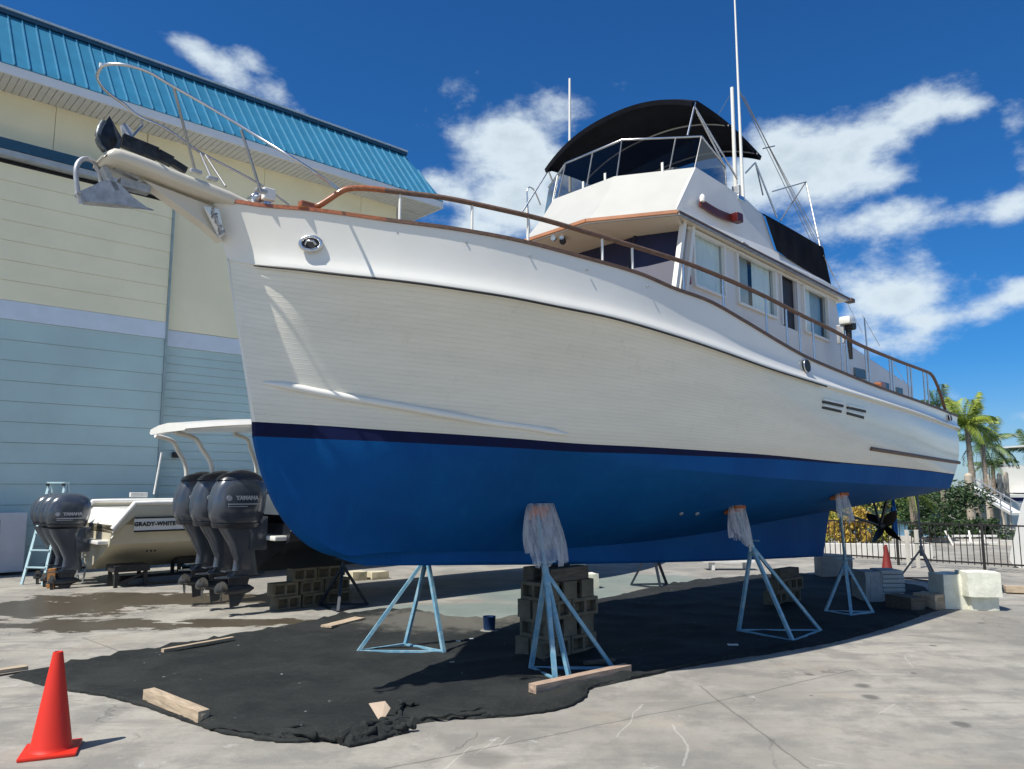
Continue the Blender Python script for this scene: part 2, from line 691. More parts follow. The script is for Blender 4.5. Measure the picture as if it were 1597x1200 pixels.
    # oil spots
    for (px, py, rx) in ((1345, 1070, .10), (1357, 1087, .085), (1262, 1052, .05), (1425, 1050, .03), (1500, 1130, .08), (750, 1185, .22), (1265, 1085, .02), (1455, 1007, .05), (1530, 972, .05)):
        g = ground(px, py)
        dx = nmath(nt, 'SUBTRACT', X, g.x)
        dy = nmath(nt, 'MULTIPLY', nmath(nt, 'SUBTRACT', Y, g.y), .9)
        d = nmath(nt, 'SQRT', nmath(nt, 'ADD', nmath(nt, 'MULTIPLY', dx, dx), nmath(nt, 'MULTIPLY', dy, dy)))
        d = nmath(nt, 'ADD', d, nmath(nt, 'MULTIPLY', nmath(nt, 'SUBTRACT', nn.outputs[0], .5), rx * 1.6))
        f = nmath(nt, 'SUBTRACT', 1.0, ramp(nt, d, rx * .5, rx * 1.15))
        c = nmix(nt, nmath(nt, 'MULTIPLY', f, .75 if rx < .15 else .5), c, (.085, .08, .075))
    # old bottom paint sprayed on the floor under the hull (pale teal)
    for (px, py, rx, ry) in ((700, 955, 1.5, .9), (860, 925, 1.6, 1.3), (980, 905, 1.6, 1.2)):
        g = ground(px, py)
        dx = nmath(nt, 'MULTIPLY', nmath(nt, 'SUBTRACT', X, g.x), 1 / rx)
        dy = nmath(nt, 'MULTIPLY', nmath(nt, 'SUBTRACT', Y, g.y), 1 / ry)
        d = nmath(nt, 'ADD', nmath(nt, 'ADD', nmath(nt, 'MULTIPLY', dx, dx), nmath(nt, 'MULTIPLY', dy, dy)), nmath(nt, 'MULTIPLY', nmath(nt, 'SUBTRACT', mid, .5), 2.2))
        f = nmath(nt, 'SUBTRACT', 1.0, ramp(nt, d, .5, 1.3))
        c = nmix(nt, nmath(nt, 'MULTIPLY', f, .7), c, (.13, .18, .168))
    # wet run-off in front of the outboard boats
    wet = None
    for (px, py, rx, ry) in ((60, 950, 2.0, 1.0), (200, 935, 2.2, .9), (330, 935, 1.8, .8), (390, 972, 1.2, .45), (140, 975, 1.4, .6)):
        g = ground(px, py)
        dx = nmath(nt, 'MULTIPLY', nmath(nt, 'SUBTRACT', X, g.x), 1 / rx)
        dy = nmath(nt, 'MULTIPLY', nmath(nt, 'SUBTRACT', Y, g.y), 1 / ry)
        d = nmath(nt, 'ADD', nmath(nt, 'MULTIPLY', dx, dx), nmath(nt, 'MULTIPLY', dy, dy))
        f = nmath(nt, 'SUBTRACT', 1.15, ramp(nt, d, 0, 1.5, False))
        wet = f if wet is None else nmath(nt, 'MAXIMUM', wet, f)
    mpw = nt.nodes.new('ShaderNodeMapping')
    mpw.inputs['Scale'].default_value = (.8, 1.5, 1)
    nt.links.new(P, mpw.inputs[0])
    wn = link_noise(nt, mpw.outputs[0], 1.9, 9, .66)
    wetf = ramp(nt, nmath(nt, 'ADD', nmath(nt, 'MULTIPLY', wet, .42), nmath(nt, 'ADD', nmath(nt, 'MULTIPLY', wn, 1.15), nmath(nt, 'MULTIPLY', mid, .22))), .95, 1.00)
    c = nmix(nt, wetf, c, nmix(nt, .90, c, (.060, .046, .028)))
    nt.links.new(c, b.inputs['Base Color'])
    rg = nmath(nt, 'SUBTRACT', .88, nmath(nt, 'MULTIPLY', wetf, .55))
    nt.links.new(rg, b.inputs['Roughness'])
    b.inputs['Specular IOR Level'].default_value = .35
    bp = nt.nodes.new('ShaderNodeBump')
    bp.inputs['Strength'].default_value = .35
    bp.inputs['Distance'].default_value = .006
    h = nmath(nt, 'SUBTRACT', nmath(nt, 'ADD', fine, nmath(nt, 'MULTIPLY', vfine, .6)), nmath(nt, 'MULTIPLY', crk, 1.5))
    nt.links.new(nmath(nt, 'MULTIPLY', h, nmath(nt, 'SUBTRACT', 1.0, nmath(nt, 'MULTIPLY', wetf, .8))), bp.inputs['Height'])
    nt.links.new(bp.outputs[0], b.inputs['Normal'])
    return m


# fence line and sea wall line
FA = ground(1280, 874)
FB = ground(1575, 893)
FD = (FB - FA).normalized()
FN = Vector((-FD.y, FD.x, 0))
if FN.y < 0:
    FN = -FN
SEA0 = FA + FN * 9.0
far = 3000
mb = MB()
p0 = SEA0 - FD * far
p1 = SEA0 + FD * far
mb.add([p0, p1, p1 - FN * far, p0 - FN * far], [(0, 1, 2, 3)])
M_concrete = concrete_material()
tag(mb.build('ground', M_concrete), kind='structure')
# canal water, half a metre lower, on to the horizon
M_water = mat('canal_water', (.06, .10, .10), rough=.08, var=.3, scale=.3, bump=.4, bscale=1.2)
mb = MB()
q0 = SEA0 - FD * far + Vector((0, 0, -.7))
q1 = SEA0 + FD * far + Vector((0, 0, -.7))
mb.add([q0 - FN * .3, q1 - FN * .3, q1 + FN * far, q0 + FN * far], [(0, 1, 2, 3)])
tag(mb.build('water', M_water), kind='structure')
# sea wall with its pale cap
mb = MB()
mb.bar(SEA0 - FD * 120 + Vector((0, .02, -.45)), SEA0 + FD * 120 + Vector((0, .02, -.45)), .4, 1.2)
tag(mb.build('seawall', mat('seawall_concrete', (.45, .43, .39), rough=.9, var=.15)),
    'pale concrete seawall along the canal behind the fence', 'seawall')

# ================================================================ BUILDING
TW = -13.57       # plane of the wall (to starboard of the trawler's keel)


def F(s, t, z):
    """building frame: same axes as the trawler's"""
    return L3((s, t, z))


bld = thing('storage_building', (B0[0], B0[1], 0), 'big cream and teal boat storage building with bright blue metal roof', 'building', rotz=ROTZ)
M_wcream = mat('cream_siding', (.93, .85, .59), rough=.75, var=.04, scale=.8)
M_wteal = mat('teal_siding', (.46, .60, .585), rough=.7, var=.06, scale=.8)
M_band = mat('pale_blue_band', (.68, .74, .80), rough=.6, var=.04)
M_roof = mat('blue_metal_roof', (.034, .195, .325), rough=.4, var=.08, scale=2, metal=.1)
M_roofd = mat('dark_blue_flashing', (.012, .07, .13), rough=.45, var=.1)
M_fasc = mat('white_fascia', (.74, .76, .78), rough=.5, var=.03)
M_soff = mat('vented_soffit', (.62, .62, .60), rough=.7, var=.05)

S_DOOR = at_t(262, 318, TW)[0]       # joint between sliding door and wall
S_END = at_t(617, 345, TW)[0]        # right end of the building
S_LEFT = -16.0
Z_WALL = at_t(0, 140, TW)[2]
# eave
TE = TW + 1.0
e0 = at_t(0, 112, TE)
z_f0 = e0[2]
z_f1 = at_t(0, 97, TE)[2]
e_end = at_t(690, 318, TE)[0]
# body of the building (solid, behind the cladding)
mb = MB()
mb.box(F((S_LEFT + S_END) / 2, TW - 9.0, Z_WALL / 2), (S_END - S_LEFT, 17.96, Z_WALL))
mb.build('wall', M_wcream, bld)
# sliding door panels: horizontal planks
TD = TW + .30
band_top = at_t(0, 467, TD)[2]
band_bot = at_t(0, 497, TD)[2]
s_dr = at_t(258, 505, TD)[0]
z_top = at_t(0, 253, TD)[2]
pitch_z = (at_t(0, 530, TD)[2] - at_t(0, 756.5, TD)[2]) / 7.0


def plank(z0, z1, s0, s1, t, m, name, d=.045, lap=.0):
    mb = MB()
    g = .0035
    # a lapped board: the lower edge stands prouder than the top
    a = [F(s0, t, z0 + g), F(s0, t + d, z0 + g), F(s0, t + d * .55, z1 - g), F(s0, t, z1 - g)]
    mb.prism(a, s1 - s0, (1, 0, 0))
    return mb.build(name, m, bld)


door = MB().box(F((S_LEFT + s_dr) / 2, TD - .13, z_top / 2 + .02), (s_dr - S_LEFT, .22, z_top - .04)).build('sliding_door', mat('door_core', (.16, .20, .20), rough=.8), bld)
z = band_top
while z < z_top - .05:
    z2 = min(z + pitch_z, z_top)
    plank(z, z2, S_LEFT, s_dr, TD, M_wcream, 'siding_plank', d=.03)
    z = z2
plank(band_bot, band_top, S_LEFT, s_dr + .003, TD, M_band, 'band_board', d=.045)
z = band_bot
while z > .1:
    z2 = max(z - pitch_z, .05)
    plank(z2, z, S_LEFT, s_dr, TD, M_wteal, 'siding_plank', d=.03)
    z = z2
MB().box(F(s_dr + .03, TD - .09, z_top / 2), (.05, .30, z_top)).build('door_edge', mat('door_edge_trim', (.30, .38, .38), rough=.6), bld)
# hood over the door track
h0 = at_t(0, 213, TD + .25)[2]
h1 = at_t(0, 229, TD + .25)[2]
h2 = at_t(0, 238, TD + .25)[2]
sh = at_t(264, 300, TD + .25)[0]
MB().prism([F(S_LEFT, TW + .01, h0 + .12), F(S_LEFT, TD + .25, h0), F(S_LEFT, TD + .25, h1), F(S_LEFT, TW + .01, h1)], sh - S_LEFT, (1, 0, 0)).build('track_hood', M_roofd, bld)
MB().box(F((S_LEFT + sh) / 2, TD + .1, (h1 + h2) / 2 - .01), (sh - S_LEFT, .26, h1 - h2)).build('track_trim', mat('track_trim_grey', (.38, .42, .45), rough=.5), bld)
MB().box(F((S_LEFT + sh) / 2, TW + .12, (h2 + z_top) / 2 - .02), (sh - S_LEFT, .22, h2 - z_top + .02)).build('track_gap', M_black, bld)
# fixed wall right of the door
bt = at_t(262, 515, TW)[2]
bb = at_t(262, 541, TW)[2]
mbp = at_t(262, 541, TW)
z = bb
while z > .1:
    z2 = max(z - .215, .02)
    plank(z2, z, s_dr - .6, S_END, TW, M_wteal, 'lap_siding', d=.022)
    z = z2
plank(bb, bt, s_dr - .6, S_END, TW, M_band, 'band_board', d=.05)
s = s_dr - .6
while s < S_END - .1:
    s2 = min(s + 3.1, S_END)
    MB().box(F((s + s2) / 2, TW + .015, (bt + Z_WALL) / 2), (s2 - s - .012, .03, Z_WALL - bt - .02)).build('wall_panel', M_wcream, bld)
    s = s2
# above the door
s = S_LEFT
while s < s_dr - .7:
    s2 = min(s + 3.4, s_dr - .61)
    MB().box(F((s + s2) / 2, TW + .015, (h0 + Z_WALL) / 2 + .05), (s2 - s - .012, .03, Z_WALL - h0 - .1)).build('wall_panel', M_wcream, bld)
    s = s2
# soffit boards, fascia and gutter
so = MB()
ns = 0
s = S_LEFT
while s < e_end:
    so.box(F(s + .07, (TW + TE) / 2 + .012, z_f0 + .03 + 0), (.128, TE - TW - .02, .02))
    s += .145
    ns += 1
tag(so.build('soffit_board', M_soff, bld), kind='stuff')
MB().box(F((S_LEFT + e_end) / 2, TE, (z_f0 + z_f1) / 2), (e_end - S_LEFT, .06, z_f1 - z_f0)).build('fascia', M_fasc, bld)
# gable-side return of the soffit
MB().box(F(S_END + (e_end - S_END) / 2, TW - 4.5, z_f0 + .04), (e_end - S_END - .02, 9.0, .05)).build('soffit_return', M_soff, bld)
MB().box(F(e_end + .005, TE - 5.0, (z_f0 + z_f1) / 2), (.06, 9.94, z_f1 - z_f0)).build('fascia', M_fasc, bld)
# pitched roof skirt in standing-seam panels
TR = TE - 1.55
zr = at_t(0, 22, TR)[2]
r_end = at_t(632, 241, TR)[0]
pw = .285
rows = []
run = Vector((0, -(TR - TE), zr - z_f1))
rl = run.length
rd = run.normalized()
rn = Vector((1, 0, 0)).cross(rd).normalized()
s = S_LEFT
ridge_z = zr
hip = (e_end - r_end)
while s < e_end:
    # the hip cuts the last panels short
    s2 = min(s + pw, e_end)
    f = 1.0 if s2 <= r_end else min(1.0, max(0.0, (e_end - s) / hip))
    f2 = 1.0 if s2 <= r_end else max(0.0, (e_end - s2) / hip)
    b0 = F(s, TE + .05, z_f1 + .004)
    b1 = F(s2 - .006, TE + .05, z_f1 + .004)
    t0 = b0 + run * f
    t1 = b1 + run * f2
    mb = MB()
    nn_ = Vector((0, -rd.z, rd.y)) * -1
    if nn_.z < 0:
        nn_ = -nn_
    mb.add([b0, b1, t1, t0, b0 + nn_ * -.03, b1 + nn_ * -.03, t1 + nn_ * -.03, t0 + nn_ * -.03],
           [(0, 1, 2, 3), (4, 7, 6, 5), (0, 4, 5, 1), (1, 5, 6, 2), (2, 6, 7, 3), (3, 7, 4, 0)])
    pnl = mb.build('roof_panel', M_roof, bld)
    sm = MB()
    sm.bar(b0 + nn_ * .018, t0 + nn_ * .018, .022, .04, up=nn_)
    sm.build('seam', M_roof, pnl)
    s += pw
# ridge cap
MB().box(F((S_LEFT + r_end) / 2, TR - .05, zr + .05), (r_end - S_LEFT, .34, .10)).build('ridge_cap', M_roofd, bld)
MB().box(F((S_LEFT + r_end) / 2, TR - .06, zr + .13), (r_end - S_LEFT, .42, .055)).build('ridge_trim', mat('ridge_trim_white', (.55, .62, .66), rough=.4), bld)
# back side of the skirt / flat roof and the end slope
mb = MB()
c1 = F(e_end, TE + .05, z_f1)
c2 = F(e_end, TW - 9, z_f1)
c3 = F(r_end, TW - 9, zr)
c4 = F(r_end, TR, zr)
mb.add([c1, c2, c3, c4], [(0, 1, 2, 3)])
mb.build('roof_end_slope', M_roof, bld)
MB().box(F((S_LEFT + r_end) / 2, TR - 4.4, zr - .15), (r_end - S_LEFT, 8.3, .3)).build('roof_deck', M_fasc, bld)
MB().bevbox(F(at_t(272, 710, TW)[0], TW + .09, at_t(272, 710, TW)[2]), (.16, .14, .14), .02).build('wall_lamp', M_black, bld)

# electrical cabinet on the wall at the far left
cx0 = at_t(0, 800, TD + .5)
cx1 = at_t(36, 893, TD + .5)
cz = cx0[2]
g = W(cx0[0] - .35, TD + .32, 0)
cab = thing('utility_cabinet', g, 'grey white steel utility cabinet with a darker door against the teal wall', 'cabinet', rotz=ROTZ)
w_ = (cx1[0] - (cx0[0] - 1.2))
MB().bevbox((0.0 + (cx1[0] - cx0[0] + .35) - w_ / 2, 0, cz / 2 + .03), (w_, .36, cz - .06), .015).build('cabinet_body', mat('cabinet_grey', (.50, .52, .56), rough=.5, var=.06), cab)
MB().box((0.0 + (cx1[0] - cx0[0] + .35) - w_ / 2 - .1, -.185, cz * .55), (w_ * .55, .02, cz * .66)).build('door', mat('cabinet_door', (.16, .15, .16), rough=.5), cab)

# ================================================================ THE TRAWLER
tr = thing('trawler_yacht', (B0[0], B0[1], 0), 'big white trawler motor yacht with royal blue bottom, standing on blocks and blue stands', 'boat', rotz=ROTZ)

T_sh = curve([(-.45, .05), (-.2, .31), (.2, .655), (.7, .985), (1.5, 1.365), (2.5, 1.64), (4, 1.86), (6, 1.955), (8, 1.97), (10, 1.91), (11.45, 1.81)])
T_kn = curve([(-.29, .05), (0, .40), (.4, .75), (1, 1.145), (2, 1.56), (3, 1.785), (4.5, 1.955), (6.5, 2.03), (9, 2.0), (11.4, 1.86)])
T_wl = curve([(-.02, .03), (.5, .27), (1, .50), (2, .93), (3, 1.27), (4.5, 1.61), (6, 1.77), (8, 1.84), (10, 1.83), (11.25, 1.77)])
T_ch = curve([(.2, .03), (1, .40), (2, .85), (3, 1.22), (4.5, 1.58), (6, 1.73), (8, 1.79), (10, 1.78), (11.2, 1.71)])


def zline(pix, T, extra=()):
    pts = [at_T(px, py, T) for px, py in pix]
    return curve([(p[0], p[2]) for p in pts] + list(extra))


px_sheer = [(400, 322), (480, 329), (600, 345), (700, 358), (820, 380), (900, 401), (1000, 430), (1050, 451.5), (1104, 471), (1158, 501), (1218, 537), (1260, 560), (1314, 583), (1380, 609), (1440, 630), (1495, 651)]
Z_sh = zline(px_sheer, T_sh, [(-.45, 4.11), (-.3, 4.09)])
px_kn = [(400, 409), (480, 417.5), (525, 423), (625, 434), (725, 448), (800, 460), (870, 474), (960, 493), (1050, 519), (1125, 544), (1200, 571), (1275, 595), (1350, 618), (1425, 641), (1497, 667)]
Z_kn = zline(px_kn, T_kn, [(-.29, 3.68)])
px_wl = [(500, 664), (600, 671), (700, 677), (800, 684), (900, 692), (1000, 697), (1100, 703), (1200, 710), (1310, 721), (1400, 729), (1497, 741)]
Z_wl = zline(px_wl, T_wl, [(-.01, 2.335)])
px_nv = [(500, 685), (600, 689), (700, 694), (800, 699), (900, 705), (1000, 708), (1100, 712), (1200, 716), (1310, 724)]
T_nv = lambda s: T_wl(s) - .004
Z_nv0 = zline(px_nv, T_nv, [(-.0, 2.215)])
S_nv = at_T(1310, 724, T_nv)[0]
Z_nv = lambda s: min(Z_nv0(s), Z_wl(s) - .012) if s < S_nv else Z_wl(s) - .012
px_ch = [(883, 711), (976, 725), (1070, 733), (1196, 745), (1321, 753), (1495, 763)]
Z_ch = zline([p for p in px_ch], T_ch, [(.2, 1.35), (1.0, 1.62), (1.8, 1.88)])
Z_gb = curve([(.78, 1.2), (1.23, 1.21), (2, 1.18), (3.4, 1.12), (5, 1.13), (6.5, 1.18), (8.3, 1.29), (9.85, 1.40), (11.1, 1.56)])
Z_kb = curve([(1.04, 1.10), (2.2, 1.03), (3.43, .955), (6.58, .79), (9.95, .65)])

SE = {'sh': (-.45, 11.46), 'kn': (-.29, 11.41), 'wl': (-.01, 11.25), 'nv': (0.0, 11.24), 'ch': (.2, 11.14), 'gb': (.78, 11.05)}


def sp(k, u):
    a, b = SE[k]
    return a + (b - a) * u ** 1.35


NU = 110
US = [i / NU for i in range(NU + 1)]


def lerp3(a, b, f):
    return tuple(a[i] * (1 - f) + b[i] * f for i in range(3))


def sstep(x, a, b):
    q = max(0, min(1, (x - a) / (b - a)))
    return q * q * (3 - 2 * q)


def both(rows_fn, name, m, smooth=35, attr=None, close=False):
    """rows_fn(u) -> list of (s,t,z) on the port side; mirrored to starboard"""
    mb = MB()
    P = [rows_fn(u) for u in US]
    mb.grid([[L3(q) for q in r] for r in P])
    mb.grid([[Vector((q[0], q[1], q[2])) for q in r] for r in P])
    me = bpy.data.meshes.new(name)
    me.from_pydata([tuple(p) for p in mb.v], [], mb.f)
    if attr:
        at = me.attributes.new('plank', 'FLOAT', 'POINT')
        nc = len(P[0])
        vals = [attr(i % nc / (nc - 1)) for i in range(len(mb.v))]
        at.data.foreach_set('value', vals)
    me.polygons.foreach_set('use_smooth', [True] * len(me.polygons))
    half = len(mb.f) // 2
    for p in me.polygons:
        if p.index < half:
            p.flip()
    me.set_sharp_from_angle(angle=R(smooth))
    me.materials.append(m)
    o = bpy.data.objects.new(name, me)
    COL.objects.link(o)
    o.parent = tr
    return o, P


def f_bulwark(u):
    s0 = sp('sh', u); s1 = sp('kn', u)
    a = (s0, T_sh(s0), Z_sh(s0)); b = (s1, T_kn(s1), Z_kn(s1))
    out = []
    lip = .055 * min(1, b[1] / .5 + .25)
    for f, ex in ((0, 0), (.15, .0), (.35, .0), (.55, .002), (.70, .008), (.80, .016), (.88, .028), (.95, .043), (1.0, .052), (1.0, .052)):
        p = lerp3(a, (b[0], b[1] - .055, b[2]), f)
        out.append((p[0], p[1] + ex * lip / .055, p[2]))
    q = out[-2]
    out[-1] = (q[0], q[1] - .002, q[2] - .014)
    out.append((q[0], q[1] - lip - .0, q[2] - .018))
    return out


def f_top(u):
    s1 = sp('kn', u); s2 = sp('wl', u)
    a = (s1, T_kn(s1) - .055 - .002, Z_kn(s1) - .018)
    b = (s2, T_wl(s2), Z_wl(s2))
    out = []
    n = 18
    for i in range(n + 1):
        f = i / n
        p = lerp3(a, b, f)
        flare = .10 * (1 - sstep(s1, 0, 6)) * min(1, max(0, s1 + .3) * 1.2)
        bulge = .05 * sstep(s1, 2, 8)
        w = 4 * f * (1 - f)
        out.append((p[0] + 0.0, p[1] - flare * w + bulge * w, p[2]))
    return out


def f_boot(u):
    s2 = sp('wl', u); s3 = sp('nv', u)
    return [(s2, T_wl(s2) + .001, Z_wl(s2)), (s3, T_nv(s3), Z_nv(s3))]


def f_bot(u):
    s3 = sp('nv', u); s4 = sp('ch', u); s5 = sp('gb', u)
    a = (s3, T_nv(s3), Z_nv(s3)); c = (s4, T_ch(s4), Z_ch(s4)); b = (s5, min(.13, .02 + u * 4), Z_gb(s5))
    h = sstep(s4, 2.0, 4.4)
    out = []
    n = 20
    for i in range(n + 1):
        f = i / n
        q = tuple((1 - f) ** 2 * a[k] + 2 * f * (1 - f) * c[k] + f * f * b[k] for k in range(3))
        if f < .3:
            l = lerp3(a, c, f / .3)
        else:
            g = (f - .3) / .7
            l = lerp3(c, b, g)
            rise = .10 * 4 * g * (1 - g)
            l = (l[0], l[1], l[2] - rise * .55)   # slightly rounded bilge
        out.append(lerp3(q, l, h))
    return out


def plank_material():
    m = bpy.data.materials.new('topside_gelcoat')
    m.use_nodes = True
    nt = m.node_tree
    b = nt.nodes['Principled BSDF']
    at = nt.nodes.new('ShaderNodeAttribute')
    at.attribute_name = 'plank'
    tc = nt.nodes.new('ShaderNodeTexCoord')
    mp = nt.nodes.new('ShaderNodeMapping')
    mp.inputs['Scale'].default_value = (.5, .5, 3)
    nt.links.new(tc.outputs['Object'], mp.inputs[0])
    n1 = link_noise(nt, mp.outputs[0], 1.4, 5, .65)
    v = nmath(nt, 'MULTIPLY', at.outputs['Fac'], 31.0)
    fr = nmath(nt, 'FRACT', v)
    gr = nmath(nt, 'SUBTRACT', 1.0, ramp(nt, nmath(nt, 'ABSOLUTE', nmath(nt, 'SUBTRACT', fr, .5)), .0, .10))
    c = nmix(nt, ramp(nt, n1, .35, .65), (.75, .73, .63), (.81, .785, .68))
    n3 = link_noise(nt, mp.outputs[0], 7, 5, .7)
    c = nmix(nt, nmath(nt, 'MULTIPLY', ramp(nt, n3, .5, .75), .18), c, (.50, .485, .44))
    c = nmix(nt, nmath(nt, 'MULTIPLY', gr, .13), c, (.38, .37, .34))
    mp2 = nt.nodes.new('ShaderNodeMapping')
    mp2.inputs['Scale'].default_value = (4, 4, .22)
    nt.links.new(tc.outputs['Object'], mp2.inputs[0])
    drip = ramp(nt, link_noise(nt, mp2.outputs[0], 1.8, 6, .75), .56, .74)
    c = nmix(nt, nmath(nt, 'MULTIPLY', drip, .22), c, (.50, .45, .34))
    up = ramp(nt, at.outputs['Fac'], .80, 1.0)
    c = nmix(nt, nmath(nt, 'MULTIPLY', up, .22), c, (.50, .44, .30))
    nt.links.new(c, b.inputs['Base Color'])
    b.inputs['Roughness'].default_value = .2
    b.inputs['Coat Weight'].default_value = .5
    b.inputs['Coat Roughness'].default_value = .1
    n2 = link_noise(nt, tc.outputs['Object'], 2.2, 3, .5)
    bp = nt.nodes.new('ShaderNodeBump')
    bp.inputs['Strength'].default_value = .5
    bp.inputs['Distance'].default_value = .012
    nt.links.new(nmath(nt, 'SUBTRACT', nmath(nt, 'MULTIPLY', n2, 1.2), nmath(nt, 'MULTIPLY', gr, .25)), bp.inputs['Height'])
    nt.links.new(bp.outputs[0], b.inputs['Normal'])
    return m


M_topside = plank_material()


def bottom_material():
    m = bpy.data.materials.new('royal_blue_bottom_paint')
    m.use_nodes = True
    nt = m.node_tree
    b = nt.nodes['Principled BSDF']
    tc = nt.nodes.new('ShaderNodeTexCoord')
    P = tc.outputs['Object']
    mp = nt.nodes.new('ShaderNodeMapping')
    mp.inputs['Scale'].default_value = (5, 5, .7)
    nt.links.new(P, mp.inputs[0])
    big = link_noise(nt, P, 1.1, 4, .6)
    st = link_noise(nt, mp.outputs[0], 1.6, 5, .7)
    c = nmix(nt, ramp(nt, big, .35, .65), (.0012, .066, .235), (.0020, .082, .270))
    c = nmix(nt, nmath(nt, 'MULTIPLY', ramp(nt, st, .46, .72), .28), c, (.006, .115, .31))
    sc = link_noise(nt, P, 9, 7, .8)
    c = nmix(nt, nmath(nt, 'MULTIPLY', ramp(nt, sc, .60, .72), .15), c, (.012, .13, .29))
    nt.links.new(c, b.inputs['Base Color'])
    nt.links.new(nmath(nt, 'ADD', .5, nmath(nt, 'MULTIPLY', st, .3)), b.inputs['Roughness'])
    b.inputs['Specular IOR Level'].default_value = .12
    bp = nt.nodes.new('ShaderNodeBump')
    bp.inputs['Strength'].default_value = .3
    bp.inputs['Distance'].default_value = .006
    nt.links.new(nmath(nt, 'ADD', link_noise(nt, P, 45, 3, .6), nmath(nt, 'MULTIPLY', st, 1.2)), bp.inputs['Height'])
    nt.links.new(bp.outputs[0], b.inputs['Normal'])
    return m


M_blue = bottom_material()

both(f_bulwark, 'bulwark', M_white, smooth=50)
_, Ptop = both(f_top, 'topsides', M_topside, attr=lambda f: f)
both(f_boot, 'boot_stripe', M_navy)
o_bot, Pbot = both(f_bot, 'hull_bottom', M_blue, smooth=26)
# closing strip over the keel
mb = MB()
mb.grid([[L3((p[-1][0], p[-1][1], p[-1][2])), L3((p[-1][0], -p[-1][1], p[-1][2]))] for p in Pbot])
mb.build('garboard', M_blue, tr, smooth=40)
# stem bar closing the bow
mb = MB()
rw = f_bulwark(0)[:9] + f_top(0)
mb.grid([[L3(p), L3((p[0] - .012, 0, p[2])), L3((p[0], -p[1], p[2]))] for p in rw])
mb.build('stem', M_white, tr, smooth=50)
mb = MB()
rw = f_boot(0) + f_bot(0)[1:]
mb.grid([[L3(p), L3((p[0] - .010, 0, p[2] - .003)), L3((p[0], -p[1], p[2]))] for p in rw[1:]])
mb.build('stem_bottom', M_blue, tr, smooth=50)
mb = MB()
mb.grid([[L3(p), L3((p[0] - .010, 0, p[2])), L3((p[0], -p[1], p[2]))] for p in rw[:2]])
mb.build('boot_stripe', M_navy, tr)
# transom
mb = MB()
sec = f_bulwark(1)[:9] + f_top(1)[1:]
secb = f_bot(1)
loop = [L3(p) for p in sec] + [L3((p[0], -p[1], p[2])) for p in sec][::-1]
mb.add(loop, [tuple(range(len(loop)))])
mb.build('transom', M_white, tr)
mb = MB()
loop = [L3(p) for p in secb] + [L3((p[0], -p[1], p[2])) for p in secb][::-1]
mb.add(loop, [tuple(range(len(loop)))])
mb.build('transom_bottom', M_blue, tr)
# keel: deadwood fin that deepens going aft
mb = MB()
rows = []
for i in range(61):
    q = i / 60
    s = .79 + (9.98 - .79) * q
    zt = Z_gb(max(s, .8)) + .06 * sstep(s, .8, 1.3) + .01
    zb = Z_kb(s) if s > 1.04 else Z_gb(.8) + (1.10 - Z_gb(.8)) * max(0, (s - .78) / .26)
    if s < .78:
        zb = 1.2 + (.78 - s) * .6
    hw = .022 + .093 * sstep(s, .8, 2.2) * (1 - .45 * sstep(s, 8.6, 10))
    sa = s
    # the after edge rakes forward at the top
    k = sstep(s, 9.6, 9.98)
    d1 = min(.1, (zt - zb) * .4); d2 = min(.03, (zt - zb) * .3)
    rows.append([(sa, hw + .02, zt), (sa, hw, zt - d1), (sa, hw, zb + d2), (sa, hw * .8, zb), (sa, -hw * .8, zb), (sa, -hw, zb + d2), (sa, -hw, zt - d1), (sa, -hw - .02, zt)])
# raked heel
last = rows[-1]
heel = [(9.98 + .0, p[1], p[2]) for p in last]
rows.append([(9.99 + (0.36 * (p[2] - last[3][2]) / (last[0][2] - last[3][2])), p[1] * .85, p[2]) for p in last])
mb.grid([[L3(q) for q in r] for r in rows])
n0 = len(rows[0])
mb.f.append(tuple(range(len(mb.v) - n0, len(mb.v))))
mb.build('keel', M_blue, tr, smooth=30)

hull_bvh_v = []
hull_bvh_f = []
nc = len(Pbot[0])
for sgn in (1, -1):
    o_ = len(hull_bvh_v)
    for r in Pbot:
        for p in r:
            hull_bvh_v.append(W(p[0], p[1] * sgn, p[2]))
    for i in range(len(Pbot) - 1):
        for j in range(nc - 1):
            hull_bvh_f.append((o_ + i * nc + j, o_ + i * nc + j + 1, o_ + (i + 1) * nc + j + 1, o_ + (i + 1) * nc + j))
HULL = BVHTree.FromPolygons(hull_bvh_v, hull_bvh_f)

# rub strip under the lip, dark
pts = []
for u in US:
    s1 = sp('kn', u)
    pts.append((s1, T_kn(s1) - .010, Z_kn(s1) - .026))
cut = [p for p in pts if p[0] < 6.2][4:]
for sg in (1, -1):
    MB().tube([L3((p[0], p[1] * sg, p[2])) for p in cut], .009, 6).build('rub_strip', M_black, tr, smooth=60)
# deck and cap rail
mb = MB()
mb.grid([[L3((sp('kn', u) + .05, k * (T_kn(sp('kn', u)) - .09), Z_kn(sp('kn', u)) + .12 + .06 * (1 - k * k))) for k in (-1, -.5, 0, .5, 1)] for u in US])
mb.build('deck', mat('teak_deck', (.30, .22, .15), rough=.8, var=.2), tr)


def caprail(s_a, s_b, name, m, sg, n=60):
    mb = MB()
    rows = []
    for i in range(n + 1):
        s = s_a + (s_b - s_a) * i / n
        t = T_sh(s); z = Z_sh(s)
        w = .055
        rows.append([(s, (t + .018), z - .004), (s, (t + .018), z + .026), (s, max(t - .09, 0), z + .026), (s, max(t - .09, 0), z - .004)])
    mb.grid([[L3((p[0], p[1] * sg, p[2])) for p in r] for r in rows], closed_u=True)
    return mb.build(name, m, tr, smooth=40)


